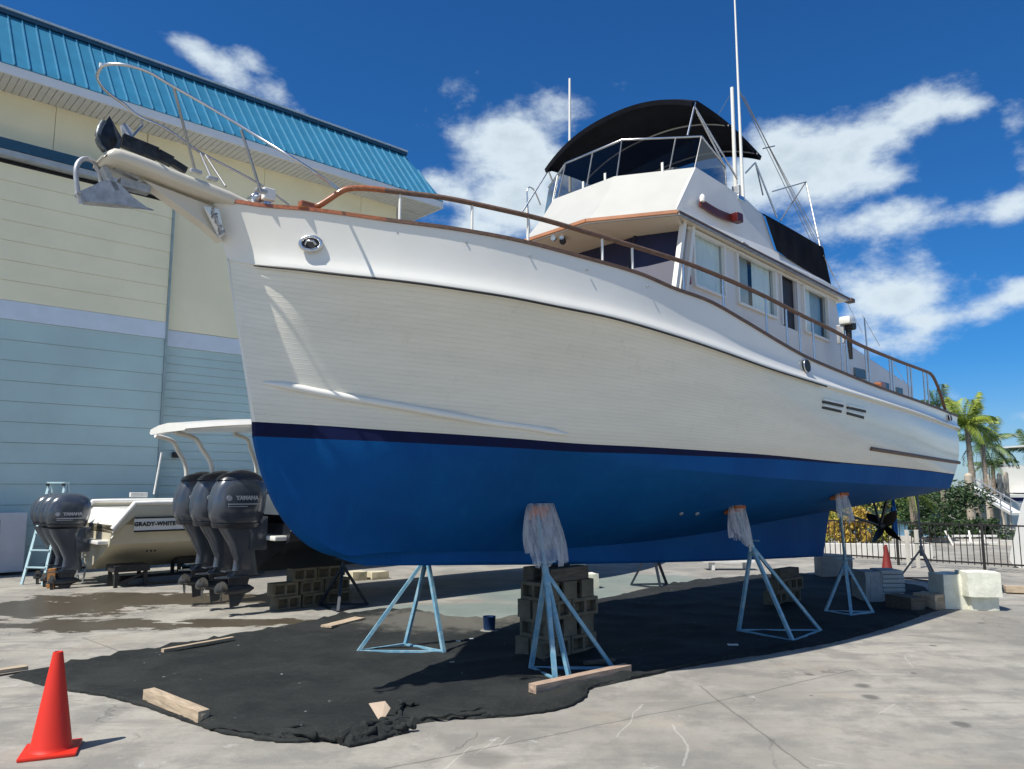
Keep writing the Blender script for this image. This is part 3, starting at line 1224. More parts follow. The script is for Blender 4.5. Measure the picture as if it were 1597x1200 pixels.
s_teak = at_T(600, 345, T_sh)[0]
for sg in (1, -1):
    caprail(-.44, s_teak, 'cap_rail', M_teak, sg, 30)
    caprail(s_teak, 11.46, 'cap_rail', M_teakd, sg, 90)
# inner face of the bulwark
mb = MB()
for sg in (1, -1):
    mb.grid([[L3((sp('sh', u), sg * max(T_sh(sp('sh', u)) - .07, 0), Z_sh(sp('sh', u)))), L3((sp('kn', u), sg * max(T_kn(sp('kn', u)) - .13, 0), Z_kn(sp('kn', u)) + .1))] for u in US])
mb.build('bulwark_lining', M_white, tr)
# spray rail (forward) and lower guard (aft)


def guard(pix, Toff, r, name, m, taper=True):
    f0 = [p for p in pix]
    lo = []

    def tsurf(s, z):
        # find half breadth of the topsides at s, z
        best = None
        for row in Ptop:
            for a, b in zip(row, row[1:]):
                if min(a[2], b[2]) <= z <= max(a[2], b[2]):
                    k = (z - a[2]) / ((b[2] - a[2]) or 1)
                    ss = a[0] + k * (b[0] - a[0])
                    tt = a[1] + k * (b[1] - a[1])
                    if best is None or abs(ss - s) < best[0]:
                        best = (abs(ss - s), tt)
        return best[1] if best else 1.5
    pts = []
    for px, py in pix:
        t = 1.2
        for _ in range(14):
            s, _t, z = at_t(px, py, t)
            t = .5 * t + .5 * tsurf(s, z)
        pts.append((s, t + Toff, z))
    fs = curve([(p[0], p[1]) for p in pts]); fz = curve([(p[0], p[2]) for p in pts])
    a, b = pts[0][0], pts[-1][0]
    res = []
    rr = []
    for i in range(61):
        s = a + (b - a) * i / 60
        res.append((s, fs(s), fz(s)))
        e = min(i, 60 - i) / 5
        rr.append(r * (min(1, .3 + e) if taper else 1))
    for sg in (1, -1):
        MB().tube([L3((p[0], p[1] * sg, p[2])) for p in res], rr, 10).build(name, m, tr, smooth=60)


guard([(409, 597), (450, 603), (500, 613), (560, 624), (620, 634), (700, 648), (770, 660), (830, 668), (885, 678)], .004, .034, 'spray_rail', M_white)
guard([(1357, 700), (1400, 707), (1450, 715), (1495, 722)], .008, .026, 'stern_guard', M_teakd, False)
# ship's side fittings: hawse pipe, drain, vents
mb = MB()


def on_bulwark(px, py):
    return at_T(px, py, lambda s: (T_sh(s) + T_kn(s) - .055) / 2 + .012)


def side_frame(px, py):
    p = on_bulwark(px, py)
    s = p[0]
    d = Vector((1, -(T_sh(s + .1) - T_sh(s)) / .1, 0)).normalized()
    nrm = Vector((0, 0, 1)).cross(d)
    if nrm.y > 0:
        nrm = -nrm
    return L3(p), d, nrm


c, d, n_ = side_frame(485, 381)
ring = [c + n_ * .012 + d * (.083 * math.cos(a)) + Vector((0, 0, .058 * math.sin(a))) for a in [2 * math.pi * k / 28 for k in range(28)]]
MB().tube(ring, .017, 8, closed=True).build('hawse_pipe', M_steel, tr, smooth=60)
MB().prism([c + n_ * -.0 + d * (.07 * math.cos(a)) + Vector((0, 0, .046 * math.sin(a))) for a in [2 * math.pi * k / 24 for k in range(24)]], .012, n_).build('hawse_hole', M_black, tr)
MB().tube([c + n_ * .02 + d * -.04 + Vector((0, 0, -.01)), c + n_ * .045 + d * -.025 + Vector((0, 0, .012)), c + n_ * .045 + d * .025 + Vector((0, 0, .012)), c + n_ * .02 + d * .04 + Vector((0, 0, -.01))], .011, 7).build('hawse_cleat', M_steel, tr, smooth=60)
for (px, py, a_, b_) in ((1257, 571, .072, .072), (1481, 652, .10, .045)):
    c, d, n_ = side_frame(px, py)
    if px > 1400:
        a_, b_ = .06, .045
    MB().prism([c + n_ * -.01 + d * (a_ * math.cos(a)) + Vector((0, 0, b_ * math.sin(a))) for a in [2 * math.pi * k / 20 for k in range(20)]], .03, n_).build('side_scupper', M_black, tr)
    MB().tube([c + n_ * .018 + d * (a_ * 1.1 * math.cos(a)) + Vector((0, 0, b_ * 1.1 * math.sin(a))) for a in [2 * math.pi * k / 20 for k in range(20)]], .008, 6, closed=True).build('scupper_ring', M_steel, tr, smooth=60)
# row of plugs on the bulwark
for px, py in ((407, 335), (497, 341), (620, 364), (727, 379), (826, 400), (915, 421), (1010, 447)):
    c, d, n_ = side_frame(px, py)
    MB().lathe([(.009, 0), (.009, .012)], c + n_ * .0 , 8, rot=n_.to_track_quat('Z', 'Y').to_matrix()).build('bulwark_plug', M_galv, tr)


def t_top(s, z):
    best = (9, 1.9)
    for row in Ptop:
        for a, b in zip(row, row[1:]):
            if min(a[2], b[2]) <= z <= max(a[2], b[2]):
                k = (z - a[2]) / ((b[2] - a[2]) or 1)
                ss = a[0] + k * (b[0] - a[0])
                if abs(ss - s) < best[0]:
                    best = (abs(ss - s), a[1] + k * (b[1] - a[1]))
    return best[1]


for (x0, y0, x1, y1) in ((1283, 627, 1315, 634), (1321, 636, 1350, 642.5), (1283, 636, 1312, 642.5), (1321, 645, 1347, 652)):
    a = at_t(x0, y0, 1.95); b = at_t(x1, y1, 1.95)
    ta = t_top(a[0], a[2]) + .006; tb = t_top(b[0], b[2]) + .006
    a = at_t(x0, y0, ta); b = at_t(x1, y1, tb)
    MB().bar(L3(a), L3(b), .014, .026).build('engine_vent', M_black, tr)
    MB().bar(L3((a[0], a[1] + .01, a[2] + .025)), L3((b[0], b[1] + .01, b[2] + .025)), .03, .02).build('vent_lip', M_white, tr)
# screws of bottom: anodes / through-hulls
for px, py in ((1062, 801), (1087, 801), (808, 684)):
    r_ = ray(px, py)
    hit = HULL.ray_cast(Vector((0, 0, EYE)), r_)
    if hit[0]:
        loc = tr.matrix_world.inverted() @ hit[0] if False else None
        s, t = to_st(hit[0])
        MB().lathe([(.0, -.01), (.03, -.01), (.026, .015), (.0, .02)], L3((s, t, hit[0].z)), 10, rot=Vector((0, -.5, -.8)).to_track_quat('Z', 'Y').to_matrix(), cap=False).build('through_hull', M_galv if px > 900 else M_navy, tr, smooth=40)

# running gear: shafts, struts, propellers, rudders
for sg in (1, -1):
    t0 = .66 * sg
    ps = at_t(1378, 822, .66)
    prop = Vector((ps[0], -t0, ps[2]))
    start = prop + Vector((-2.0, 0, .34))
    MB().tube([start, prop + Vector((.1, 0, -.02))], .022, 10).build('propeller_shaft', M_black, tr, smooth=60)
    mb = MB()
    mb.bar(prop + Vector((-.16, .10, .55)), prop + Vector((-.14, 0, .03)), .05, .03)
    mb.bar(prop + Vector((-.16, -.16, .50)), prop + Vector((-.14, 0, .03)), .05, .03)
    mb.lathe([(.045, -.1), (.055, -.05), (.055, .07), (.045, .1)], prop + Vector((-.13, 0, .02)), 12, 'x')
    mb.build('shaft_strut', M_black, tr, smooth=40)
    bl = MB()
    bl.lathe([(.02, -.10), (.055, -.08), (.06, .05), (.035, .12), (.01, .15)], prop, 14, 'x')
    for k in range(4):
        a0 = R(38) + k * math.pi / 2
        rows = []
        for j in range(9):
            q = j / 8
            rad = .05 + .30 * q
            ch = .115 * math.sin(math.pi * min(1, q * .86 + .12)) ** .6
            tw = R(62 - 34 * q)
            row = []
            for l in (-1, -.5, 0, .5, 1):
                ang = a0 + l * ch * math.sin(tw) / rad * .9
                row.append(prop + Vector((l * ch * math.cos(tw) * .8, rad * math.cos(ang) * sg, rad * math.sin(ang))))
            rows.append(row)
        bl.grid(rows)
        bl.grid([[p + Vector((.012, 0, 0)) for p in r] for r in rows])
    bl.build('propeller', mat('dark_bronze', (.018, .012, .009), rough=.5, metal=.4), tr, smooth=50)
    # rudder behind
    rx = ps[0] + .50
    MB().tube([Vector((rx, -t0, 1.62)), Vector((rx, -t0, ps[2] - .1))], .028, 8).build('rudder_stock', M_blue, tr, smooth=60)
    MB().prism([Vector((rx - .10, -t0 + .02, 1.46)), Vector((rx + .06, -t0 + .02, 1.46)), Vector((rx + .08, -t0 + .02, ps[2] - .15)), Vector((rx - .10, -t0 + .02, ps[2] - .2))], .035, (0, -1, 0)).build('rudder', M_blue, tr)

# ---------------------------------------------------------------- bow pulpit
pl = []
PT = .27
top = [at_t(163.5, 243, PT), at_t(188, 230.5, PT), at_t(238, 248, PT), at_t(295, 273, PT), at_t(360, 294, PT)]
PT = .19
tpx = [at_t(px, py, PT) for px, py in ((190, 231), (214, 239), (238, 248), (268, 261), (295, 272), (330, 285), (360, 297), (388, 311))]
xs = [(tpx[0][0] - .105, tpx[0][2] - .060, tpx[0][2] - .085), (tpx[0][0] - .085, tpx[0][2] - .03, tpx[0][2] - .10), (tpx[0][0] - .045, tpx[0][2] - .006, tpx[0][2] - .105)] + [(p[0], p[2], p[2] - .10) for p in tpx]
mb = MB()
rows = []
for (s, zt, zb) in xs:
    hw = PT - .05 * max(0, min(1, (xs[2][0] - s) / .06))
    rows.append([L3((s, hw, zb + .02)), L3((s, hw + .004, zt - .03)), L3((s, hw - .015, zt - .006)), L3((s, hw - .04, zt)), L3((s, -hw + .04, zt)), L3((s, -hw + .015, zt - .006)), L3((s, -hw - .004, zt - .03)), L3((s, -hw, zb + .02)), L3((s, -hw + .02, zb)), L3((s, hw - .02, zb))])
mb.grid(rows, closed_u=True)
mb.f.append(tuple(range(10)))
mb.f.append(tuple(len(mb.v) - 10 + k for k in range(10)))
mb.build('bow_platform', M_cream, tr, smooth=45)
# brackets under it
MB().prism([L3((-1.0, .06, 4.14)), L3((-.43, .06, 4.06)), L3((-.37, .06, 3.80)), L3((-.52, .06, 3.90))], .12, (0, 1, 0)).build('platform_knee', M_cream, tr)
# steel chafe plate on the stem with chain links
c = at_t(322, 335, .10)
mb = MB()
mb.prism([L3((-.56, .10, 4.03)), L3((-.44, .12, 4.03)), L3((-.375, .10, 3.84)), L3((-.41, .08, 3.80))], .014, (0, -1, 0))
mb.build('stem_plate', M_steel, tr)
mb = MB()
for i in range(6):
    q = i / 5
    cc = L3((-.49 + .085 * q, .135, 4.00 - .16 * q))
    ax = Vector((math.sin(i * 1.6) * .5, -.2, .6)).normalized()
    bx = ax.cross(Vector((1, 0.2, .1))).normalized()
    mb.tube([cc + ax * .026 * math.cos(a) + bx * .017 * math.sin(a) for a in [k * math.pi / 5 for k in range(10)]], .006, 5, closed=True)
mb.build('bobstay_chain', M_galv, tr, smooth=60)

# stainless pulpit rail: port side, round the front, starboard side
R_p = [at_t(530, 297, T_sh(0.05) - .03), at_t(480, 262, 1.0), at_t(400, 212, .72), at_t(340, 175, .52), at_t(270, 135, .38), at_t(230, 112, .34), at_t(190, 101, .26), at_t(163, 102, .16)]
R_s = [at_t(153, 114, .03), at_t(153, 125, -.08), at_t(165, 142, -.2), at_t(192, 162, -.30), at_t(217, 182, -.34), at_t(260, 202, -.42), at_t(312, 238, -.62), at_t(400, 285, -.98), at_t(450, 320, -1.25)]


def smooth_path(pts, n=6):
    P = [Vector(p) for p in pts]
    out = []
    for i in range(len(P) - 1):
        p0 = P[max(i - 1, 0)]; p1 = P[i]; p2 = P[i + 1]; p3 = P[min(i + 2, len(P) - 1)]
        for k in range(n):
            q = k / n
            out.append(.5 * ((2 * p1) + (p2 - p0) * q + (2 * p0 - 5 * p1 + 4 * p2 - p3) * q * q + (3 * p1 - p0 - 3 * p2 + p3) * q ** 3))
    out.append(P[-1])
    return out


MB().tube(smooth_path([L3(p) for p in R_p + R_s]), .0125, 8).build('pulpit_rail', M_steel, tr, smooth=60)
M_stan = mat('dull_steel', (.40, .39, .37), rough=.4, metal=.8, var=.2)


def stan(a, b, r=.011, name='stanchion', m=None):
    return MB().tube([L3(a), L3(b)], r, 7).build(name, m or M_stan, tr, smooth=60)


stan(at_t(271, 136, .38), at_t(305, 270, .17))
stan(at_t(376, 203, .64), (at_t(407, 298, .64)[0], .64, at_t(407, 300, .64)[2]))
stan(at_t(312, 238, -.62), at_t(331, 281, -.16), .010)
stan(at_t(320, 242, -.64), at_t(352, 291, -.16), .010)
stan(at_t(222, 196, -.36), at_t(201, 219, -.20), .010)
stan(at_t(217, 182, -.34), at_t(222, 196, -.36), .010)
MB().lathe([(.012, 0), (.012, .035)], L3(at_t(157, 106, .06)) + Vector((0, 0, -.0)), 8).build('rail_tip', M_white, tr)
for (px, py, t) in ((305, 270, .17), (331, 281, -.16), (407, 300, .60)):
    p = at_t(px, py, t)
    MB().bevbox(L3((p[0], p[1], p[2] + .01)), (.09, .05, .03), .008).build('rail_foot', M_galv, tr)
# windlass, cleats and chain on the foredeck
wz = Z_sh(-.1) + .06
wl = MB()
wl.lathe([(.05, -.09), (.055, -.07), (.03, -.04), (.03, .04), (.055, .07), (.05, .09)], L3((-.12, .20, wz + .09)), 16, 'y')
wl.bevbox(L3((-.12, .16, wz + .04)), (.16, .14, .10), .015)
wl.build('windlass', M_steel, tr, smooth=40)
MB().tube(smooth_path([L3((-.2, .05, wz + .08)), L3((-.5, .03, 4.24)), L3((-.8, .02, 4.25)), L3((-1.1, .02, 4.29))], 5), .013, 6).build('anchor_chain', M_galv, tr, smooth=60)
MB().bevbox(L3((-.14, .38, wz + .05)), (.10, .06, .10), .01).build('bow_cleat', M_white, tr)

# ---------------------------------------------------------------- teak hand rail on stanchions
hr = [((486, 322), -.05), ((497, 321), -.05), ((512, 312), -.04), ((530, 300), -.03), ((545, 294.5), -.03), ((570, 294), -.03), ((600, 297), -.03), ((640, 302), -.03), ((700, 310), -.03), ((780, 327), -.03), ((840, 341), -.03), ((900, 358), -.03), ((1000, 388), -.03), ((1060, 407), -.03), ((1100, 422), -.03),
      ((1150, 443), -.03), ((1200, 466), -.03), ((1250, 492), -.03), ((1300, 516), -.03), ((1340, 538), -.03), ((1400, 563), -.03), ((1440, 578), -.03), ((1453, 585), -.03), ((1462, 602), -.04), ((1469, 622), -.04), ((1474, 640), -.05)]
HR = []
for (p, off) in hr:
    q = at_T(p[0], p[1], lambda s, o=off: T_sh(s) + o)
    HR.append(q)
na = sum(1 for (p, o) in hr if p[0] <= 600)
for sg in (1, -1):
    a_ = smooth_path([L3((p[0], p[1] * sg, p[2])) for p in HR[:na]], 5)
    b_ = smooth_path([L3((p[0], p[1] * sg, p[2])) for p in HR[na - 1:]], 5)
    for nm, pth, mm, r0 in (('hand_rail', a_, M_teak, .026), ('hand_rail', b_, M_teakd, .024)):
        MB().tube(pth, [r0] * len(pth), 8).build(nm, mm, tr, smooth=60)
MB().bevbox(L3((HR[0][0] - .03, HR[0][1], Z_sh(HR[0][0]) + .05)), (.16, .07, .06), .015).build('rail_chock', M_teak, tr)
Zhr = curve([(p[0], p[2]) for p in HR[4:-4]])
MBs = [(620, 'a')]
for px in (619, 735, 823, 939, 986, 1066, 1128, 1196, 1228, 1248, 1270, 1314, 1322, 1352, 1357, 1390, 1394, 1418, 1423, 1443, 1449):
    # foot on the cap rail under the rail at that place
    q = at_T(px, 400 if px < 1000 else 550, lambda s: T_sh(s) - .04)
    # solve on the sheer line itself
    s = q[0]
    for _ in range(30):
        z = Z_sh(s)
        # pixel ray with that z
        pt = W(s, T_sh(s) - .04, z) - Vector((0, 0, EYE))
        dd = pt.y * CPI + pt.z * SPI
        x_ = 798.5 + FPX * pt.x / dd
        s += (px - x_) * .008 * (1 + max(0, s) * .25)
    if s > HR[-4][0] - .02:
        continue
    for sg in (1, -1):
        t = (T_sh(s) - .035) * sg
        MB().tube([L3((s, t, Z_sh(s) + .02)), L3((s, t, Zhr(s) - .015))], .0125, 7).build('rail_stanchion', M_white if px < 1000 else M_steel, tr, smooth=60)

# ================================================================ TRAWLER: deckhouse, flybridge, canopy, mast
M_paint = mat('white_house_paint', (.67, .67, .65), rough=.35, var=.04, coat=.2)
M_dwin = mat('dark_window_cover', (.016, .020, .055), rough=.55, var=.15, spec=.4)
M_curt = mat('pale_curtain', (.72, .78, .76), rough=.9, var=.05)
M_curtd = mat('grey_curtain', (.34, .42, .43), rough=.9, var=.05)
M_glass = glass('window_glass', (.90, .95, .95), .02)
M_smoke = glass('smoked_screen', (.36, .36, .36), .01, rough=.12)
M_salt = mat('teak_trim_brown', (.25, .12, .07), rough=.5, var=.2)
HT = 1.45
C0 = .17


def S(px, py, t=HT):
    return at_t(px, py, t)


# --- house side: a wall with real openings, built from strips round each opening
eave_a = S(1061, 334, 1.55); eave_b = S(1312, 462, 1.55)
zev = lambda s: eave_a[2] + (eave_b[2] - eave_a[2]) * (s - eave_a[0]) / (eave_b[0] - eave_a[0])
win = [
    [S(1083, 362.5), S(1124, 382), S(1132, 465), S(1077, 445)],
    [S(1146, 393), S(1205, 420), S(1210.5, 497), S(1151, 474)],
    [S(1215, 419), S(1237, 430), S(1245, 517), S(1222, 508)],
    [S(1248, 445), S(1284, 457), S(1295, 533), S(1256, 519)]]
# straighten: openings with upright sides and tops parallel to the eyebrow
op = []
for q in win:
    s0 = (q[0][0] + q[3][0]) / 2; s1 = (q[1][0] + q[2][0]) / 2
    op.append((s0, s1, q[0][2] - zev(q[0][0]), (q[2][2] + q[3][2]) / 2 - (zev(s0) + zev(s1)) / 2))
front_top = S(1074, 345); front_bot = S(1053, 449)
HS0 = front_bot[0]; HS1 = 7.92
ZB = lambda s: zev(s) - 1.55     # foot of the house side


def wall_strip(s0, s1, za0, za1, zb0, zb1, side, th=.05):
    """quad strip on the house side: z offsets from the eyebrow at s0, s1; upper a, lower b"""
    P = [(s0, za0), (s1, za1), (s1, zb1), (s0, zb0)]
    y = -side * HT if side > 0 else -(C0 * 2 - HT)
    pts = [Vector((s, y, zev(s) + z)) for s, z in P]
    return pts, Vector((0, 1 if side > 0 else -1, 0)) * th


YP = -HT
YS = -(2 * C0 - HT)     # starboard side wall
for side, y in ((1, YP), (-1, YS)):
    dirn = (0, 1, 0) if side > 0 else (0, -1, 0)
    mb = MB()

    def q4(s0, s1, a0, a1, b0, b1):
        mb.prism([Vector((s0, y, zev(s0) + a0)), Vector((s1, y, zev(s1) + a1)), Vector((s1, y, zev(s1) + b1)), Vector((s0, y, zev(s0) + b0))], .05, dirn)
    TOP = -.03
    # raked forward post
    q4(HS0 + .0, op[0][0], front_bot[2] - zev(HS0), TOP, -1.55, -1.55) if False else None
    mb.prism([Vector((front_top[0], y, zev(front_top[0]) + TOP)), Vector((op[0][0], y, zev(op[0][0]) + TOP)), Vector((op[0][0], y, ZB(op[0][0]))), Vector((HS0 - .08, y, ZB(HS0)))], .05, dirn)
    s_prev = op[0][0]
    for (a, b, zt, zb) in op:
        if a > s_prev:
            q4(s_prev, a, TOP, TOP, -1.55, -1.55)
        q4(a, b, TOP, TOP, zt, zt)
        q4(a, b, zb, zb, -1.55, -1.55)
        s_prev = b
    # last post, raked aft
    mb.prism([Vector((s_prev, y, zev(s_prev) + TOP)), Vector((7.86, y, zev(7.86) + TOP)), Vector((8.30, y, ZB(7.9))), Vector((s_prev, y, ZB(s_prev)))], .05, dirn)
    mb.build('house_side', M_paint, tr)
    for i, (a, b, zt, zb) in enumerate(op):
        if i == 2:
            # door opening with its teak head and a dark screen
            dm = MB()
            dm.prism([Vector((a, y, zev(a) + zt)), Vector((b, y, zev(b) + zt)), Vector((b, y, zev(b) + zb)), Vector((a, y, zev(a) + zb))], .02, dirn)
            for v in dm.v:
                v.y += .03 * side
            dr = dm.build('sliding_door', mat('dark_door_screen', (.012, .010, .018), rough=.5, var=.2), tr)
            MB().bar(Vector((a - .03, y - .012 * side, zev(a) + zt + .035)), Vector((b + .03, y - .012 * side, zev(b) + zt + .035)), .05, .075).build('door_head', M_teak, dr)
            for e in (a - .022, b + .022):
                MB().bar(Vector((e, y - .006 * side, zev(e) + zt)), Vector((e, y - .006 * side, zev(e) + zb)), .03, .04, up=(0, 1, 0)).build('door_jamb', M_paint, dr)
            continue
        fr = MB()
        c_ = [Vector((a, y - .012 * side, zev(a) + zt)), Vector((b, y - .012 * side, zev(b) + zt)), Vector((b, y - .012 * side, zev(b) + zb)), Vector((a, y - .012 * side, zev(a) + zb))]
        for k in range(4):
            fr.bar(c_[k], c_[(k + 1) % 4], .03, .045, up=(0, 1, 0))
        wf = fr.build('window_frame', M_white, tr)
        pn = MB()
        pn.add([Vector((v.x, y + .02 * side, v.z)) for v in c_], [(0, 1, 2, 3)])
        pn.build('pane', M_glass, wf, fixn=False)
        # curtains with pleats behind the glass
        n = 40
        rows = [[], []]
        for k in range(n + 1):
            q = k / n
            s = a + (b - a) * q
            yy = y + (.045 + .012 * math.sin(q * 38 + i)) * side
            rows[0].append(Vector((s, yy, zev(s) + zt + .03)))
            rows[1].append(Vector((s, yy, zev(s) + zb - .03)))
        cu = MB().grid(rows)
        split = {0: (0, n), 1: (int(n * .52), n), 3: (0, int(n * .42))}[i]
        me_c = MB().grid([r[split[0]:split[1] + 1] for r in rows])
        me_c.build('curtain', M_curt, wf, smooth=80, fixn=False)
        if i in (1, 3):
            other = (0, split[0]) if i == 1 else (split[1], n)
            me_d = MB().grid([r[other[0]:other[1] + 1] for r in rows])
            for v in me_d.v:
                v.y += .05 * side
            me_d.build('curtain', M_curtd, wf, smooth=80, fixn=False)
# dim inside
MB().box(((HS0 + 7.9) / 2 + .25, -C0, zev(5.8) - .80), (7.9 - HS0 - .7, 2 * (HT - C0) - .36, 1.40)).build('saloon', mat('saloon_dark', (.05, .05, .05), rough=.9), tr)
# aft bulkhead
MB().prism([Vector((7.86, YP + .04, zev(7.86) - .02)), Vector((7.86, YS - .04, zev(7.86) - .02)), Vector((8.30, YS - .04, ZB(7.9))), Vector((8.30, YP + .04, ZB(7.9)))], .04, (-1, 0, 0)).build('aft_bulkhead', M_paint, tr)
# white beading above the windows and red side light
MB().bar(Vector((op[0][0] - .1, YP - .012, zev(op[0][0]) - .045)), Vector((7.9, YP - .012, zev(7.9) - .045)), .03, .03).build('rain_gutter', M_white, tr)
p = S(1075, 437, HT + .01)
MB().bevbox(L3(p), (.045, .03, .10), .008).build('red_reflector', mat('red_plastic', (.22, .02, .02), rough=.4), tr)
# front pillars
for q in (((1066, 345), (1053, 449)), ((1079.5, 352), (1069, 449))):
    a = S(*q[0], HT + .02); b = S(*q[1], HT + .02)
    b2 = tuple(b[k] + (b[k] - a[k]) * .5 for k in range(3))
    MB().bar(L3(a), L3(b2), .05, .06, up=(0, 1, 0)).build('front_pillar', M_white, tr)

# --- windshield front, three flats, dark covers between white posts
ZT = zev(3.95) - .09
ftop = [(4.20, 1.42), (3.98, .92), (3.98, 2 * C0 - .92), (4.20, 2 * C0 - 1.42)]
fbot = [(3.86, 1.42), (3.60, .92), (3.60, 2 * C0 - .92), (3.86, 2 * C0 - 1.42)]
for k in range(3):
    a, b = ftop[k], ftop[k + 1]
    c, d = fbot[k + 1], fbot[k]
    zb_ = ZT - 1.05
    mb = MB()
    quad = [L3((a[0], a[1], ZT)), L3((b[0], b[1], ZT)), L3((c[0], c[1], zb_)), L3((d[0], d[1], zb_))]
    nrm = (quad[1] - quad[0]).cross(quad[3] - quad[0]).normalized()
    if nrm.x > 0:
        nrm = -nrm
    mb.prism(quad, .03, -nrm)
    o = mb.build('windshield_cover', M_dwin, tr)
    for (e, f) in ((quad[0], quad[3]), (quad[1], quad[2])) if k == 1 else ():
        MB().bar(e + nrm * .01, f + nrm * .01, .03, .02, up=nrm).build('mullion', mat('cover_seam', (.02, .02, .04), rough=.6), o)
# lower front of the house, white
mb = MB()
low = [(3.78, 1.46), (3.52, .95), (3.52, 2 * C0 - .95), (3.78, 2 * C0 - 1.46)]
mb.grid([[L3((s, t, ZT - 1.0)) for s, t in fbot], [L3((s, t, ZT - 1.75)) for s, t in low]])
mb.build('house_front', M_paint, tr)

# --- eyebrow: overhanging deck of the flybridge
brow = [(3.91, 1.55), (3.40, .70), (3.40, 2 * C0 - .70), (3.91, 2 * C0 - 1.55)]
side_p = [(s, 1.55 - .0) for s in (5.2, 6.5, 8.06)]
outl = [(8.06, 2 * C0 - 1.55)] + brow[::-1] + [(8.06, 1.55)]
zz = lambda s: zev(s) if s > 3.9 else eave_a[2] + .0
mb = MB()
topp = [L3((s, t, zz(s) + .035)) for s, t in outl]
botp = [L3((s, t, zz(s) - .025)) for s, t in outl]
n = len(outl)
mb.add(topp + botp, [tuple(range(n)), tuple(range(n, 2 * n))[::-1]] + [(i, (i + 1) % n, n + (i + 1) % n, n + i) for i in range(n)])
mb.build('flybridge_deck', M_cream, tr)
# teak edge trim, round the front and dull along the side
for a, b in zip(brow, brow[1:]):
    MB().bar(L3((a[0] - .012, a[1], zz(a[0]) + .012)), L3((b[0] - .012, b[1], zz(b[0]) + .012)), .03, .035).build('brow_trim', mat('peach_teak_trim', (.45, .20, .10), rough=.5, var=.15), tr)
MB().bar(L3((3.9, 1.565, zev(3.9) + .005)), L3((8.12, 1.565, zev(8.12) + .005)), .02, .03).build('brow_trim', M_teakd, tr)
MB().bar(L3((3.9, 1.56, zev(3.9) - .02)), L3((8.12, 1.56, zev(8.12) - .02)), .03, .012).build('drip_rail', M_galv, tr)
MB().bevbox(L3((8.12, 1.54, zev(8.1) + .0)), (.14, .10, .06), .01).build('brow_end', M_teakd, tr)
# sloping soffit between brow and windshield
mb = MB()
mb.grid([[L3((s, t, zz(s) - .03)) for s, t in brow], [L3((s + .02, t, ZT - .0)) for s, t in ftop]])
mb.build('brow_soffit', M_cream, tr)
for (px, py, r) in ((873, 372, .035), (887, 377, .04), (886, 371, .03)):
    p = at_t(px, py, .25)
    MB().lathe([(r * .3, -.08), (r * .6, -.03), (r, .0), (r * .9, .02)], L3((p[0] - .10, p[1], p[2] - .02)), 12, rot=Vector((-1, -.4, -.2)).to_track_quat('Z', 'Y').to_matrix()).build('horn', M_black if r > .036 else M_steel, tr, smooth=50)
p = at_t(1006, 356, .95)
MB().lathe([(.03, 0), (.045, .03), (.02, .05)], L3(p), 10).build('brow_light', M_black, tr)

# --- flybridge fascia and sides
ftopz = S(1085, 261, 1.42)
TZ = ftopz[2]
top_v = [(ftopz[0], 1.42), (4.0, .62), (4.0, 2 * C0 - .62 - .1), (ftopz[0] + .02, 2 * C0 - 1.42)]
bot_v = [(3.93, 1.50), (3.44, .70), (3.44, 2 * C0 - .70), (3.93, 2 * C0 - 1.50)]
mb = MB()
rows = []
for i in range(9):
    f = i / 8
    rows.append([])
    for k in range(3):
        for j in range(8 if k < 2 else 9):
            q = j / 8
            a = bot_v[k]; b = bot_v[k + 1]; c = top_v[k]; d = top_v[k + 1]
            lo_ = (a[0] + (b[0] - a[0]) * q, a[1] + (b[1] - a[1]) * q)
            hi_ = (c[0] + (d[0] - c[0]) * q, c[1] + (d[1] - c[1]) * q)
            s = lo_[0] + (hi_[0] - lo_[0]) * f; t = lo_[1] + (hi_[1] - lo_[1]) * f
            s += .03 * math.sin(f * math.pi)
            z = zz(lo_[0]) + .035 + (TZ - zz(lo_[0]) - .035) * f
            rows[-1].append(L3((s, t, z)))
mb.grid(rows)
mb.build('flybridge_front', mat('cream_fascia', (.50, .49, .44), rough=.35, var=.03, coat=.2), tr, smooth=20)
fs_top = [S(1085, 261, 1.42), S(1133, 291, 1.42), S(1166, 313, 1.42), S(1191, 338, 1.42)]
fs_bot = [(3.93, 1.50), (6.12, 1.50)]
sl = S(1208, 391, 1.46)
for sg in (1, -1):
    mb = MB()
    tt = lambda t: t if sg > 0 else 2 * C0 - t
    poly = [L3((3.93, tt(1.50), zev(3.93) + .036))] + [L3((p[0], tt(1.42), p[2])) for p in fs_top] + [L3((sl[0], tt(1.46), sl[2])), L3((7.85, tt(1.50), zev(7.85) + .12)), L3((7.9, tt(1.50), zev(7.9) + .036))]
    mb.prism(poly, .04, (0, sg, 0))
    mb.build('flybridge_side', M_paint, tr)
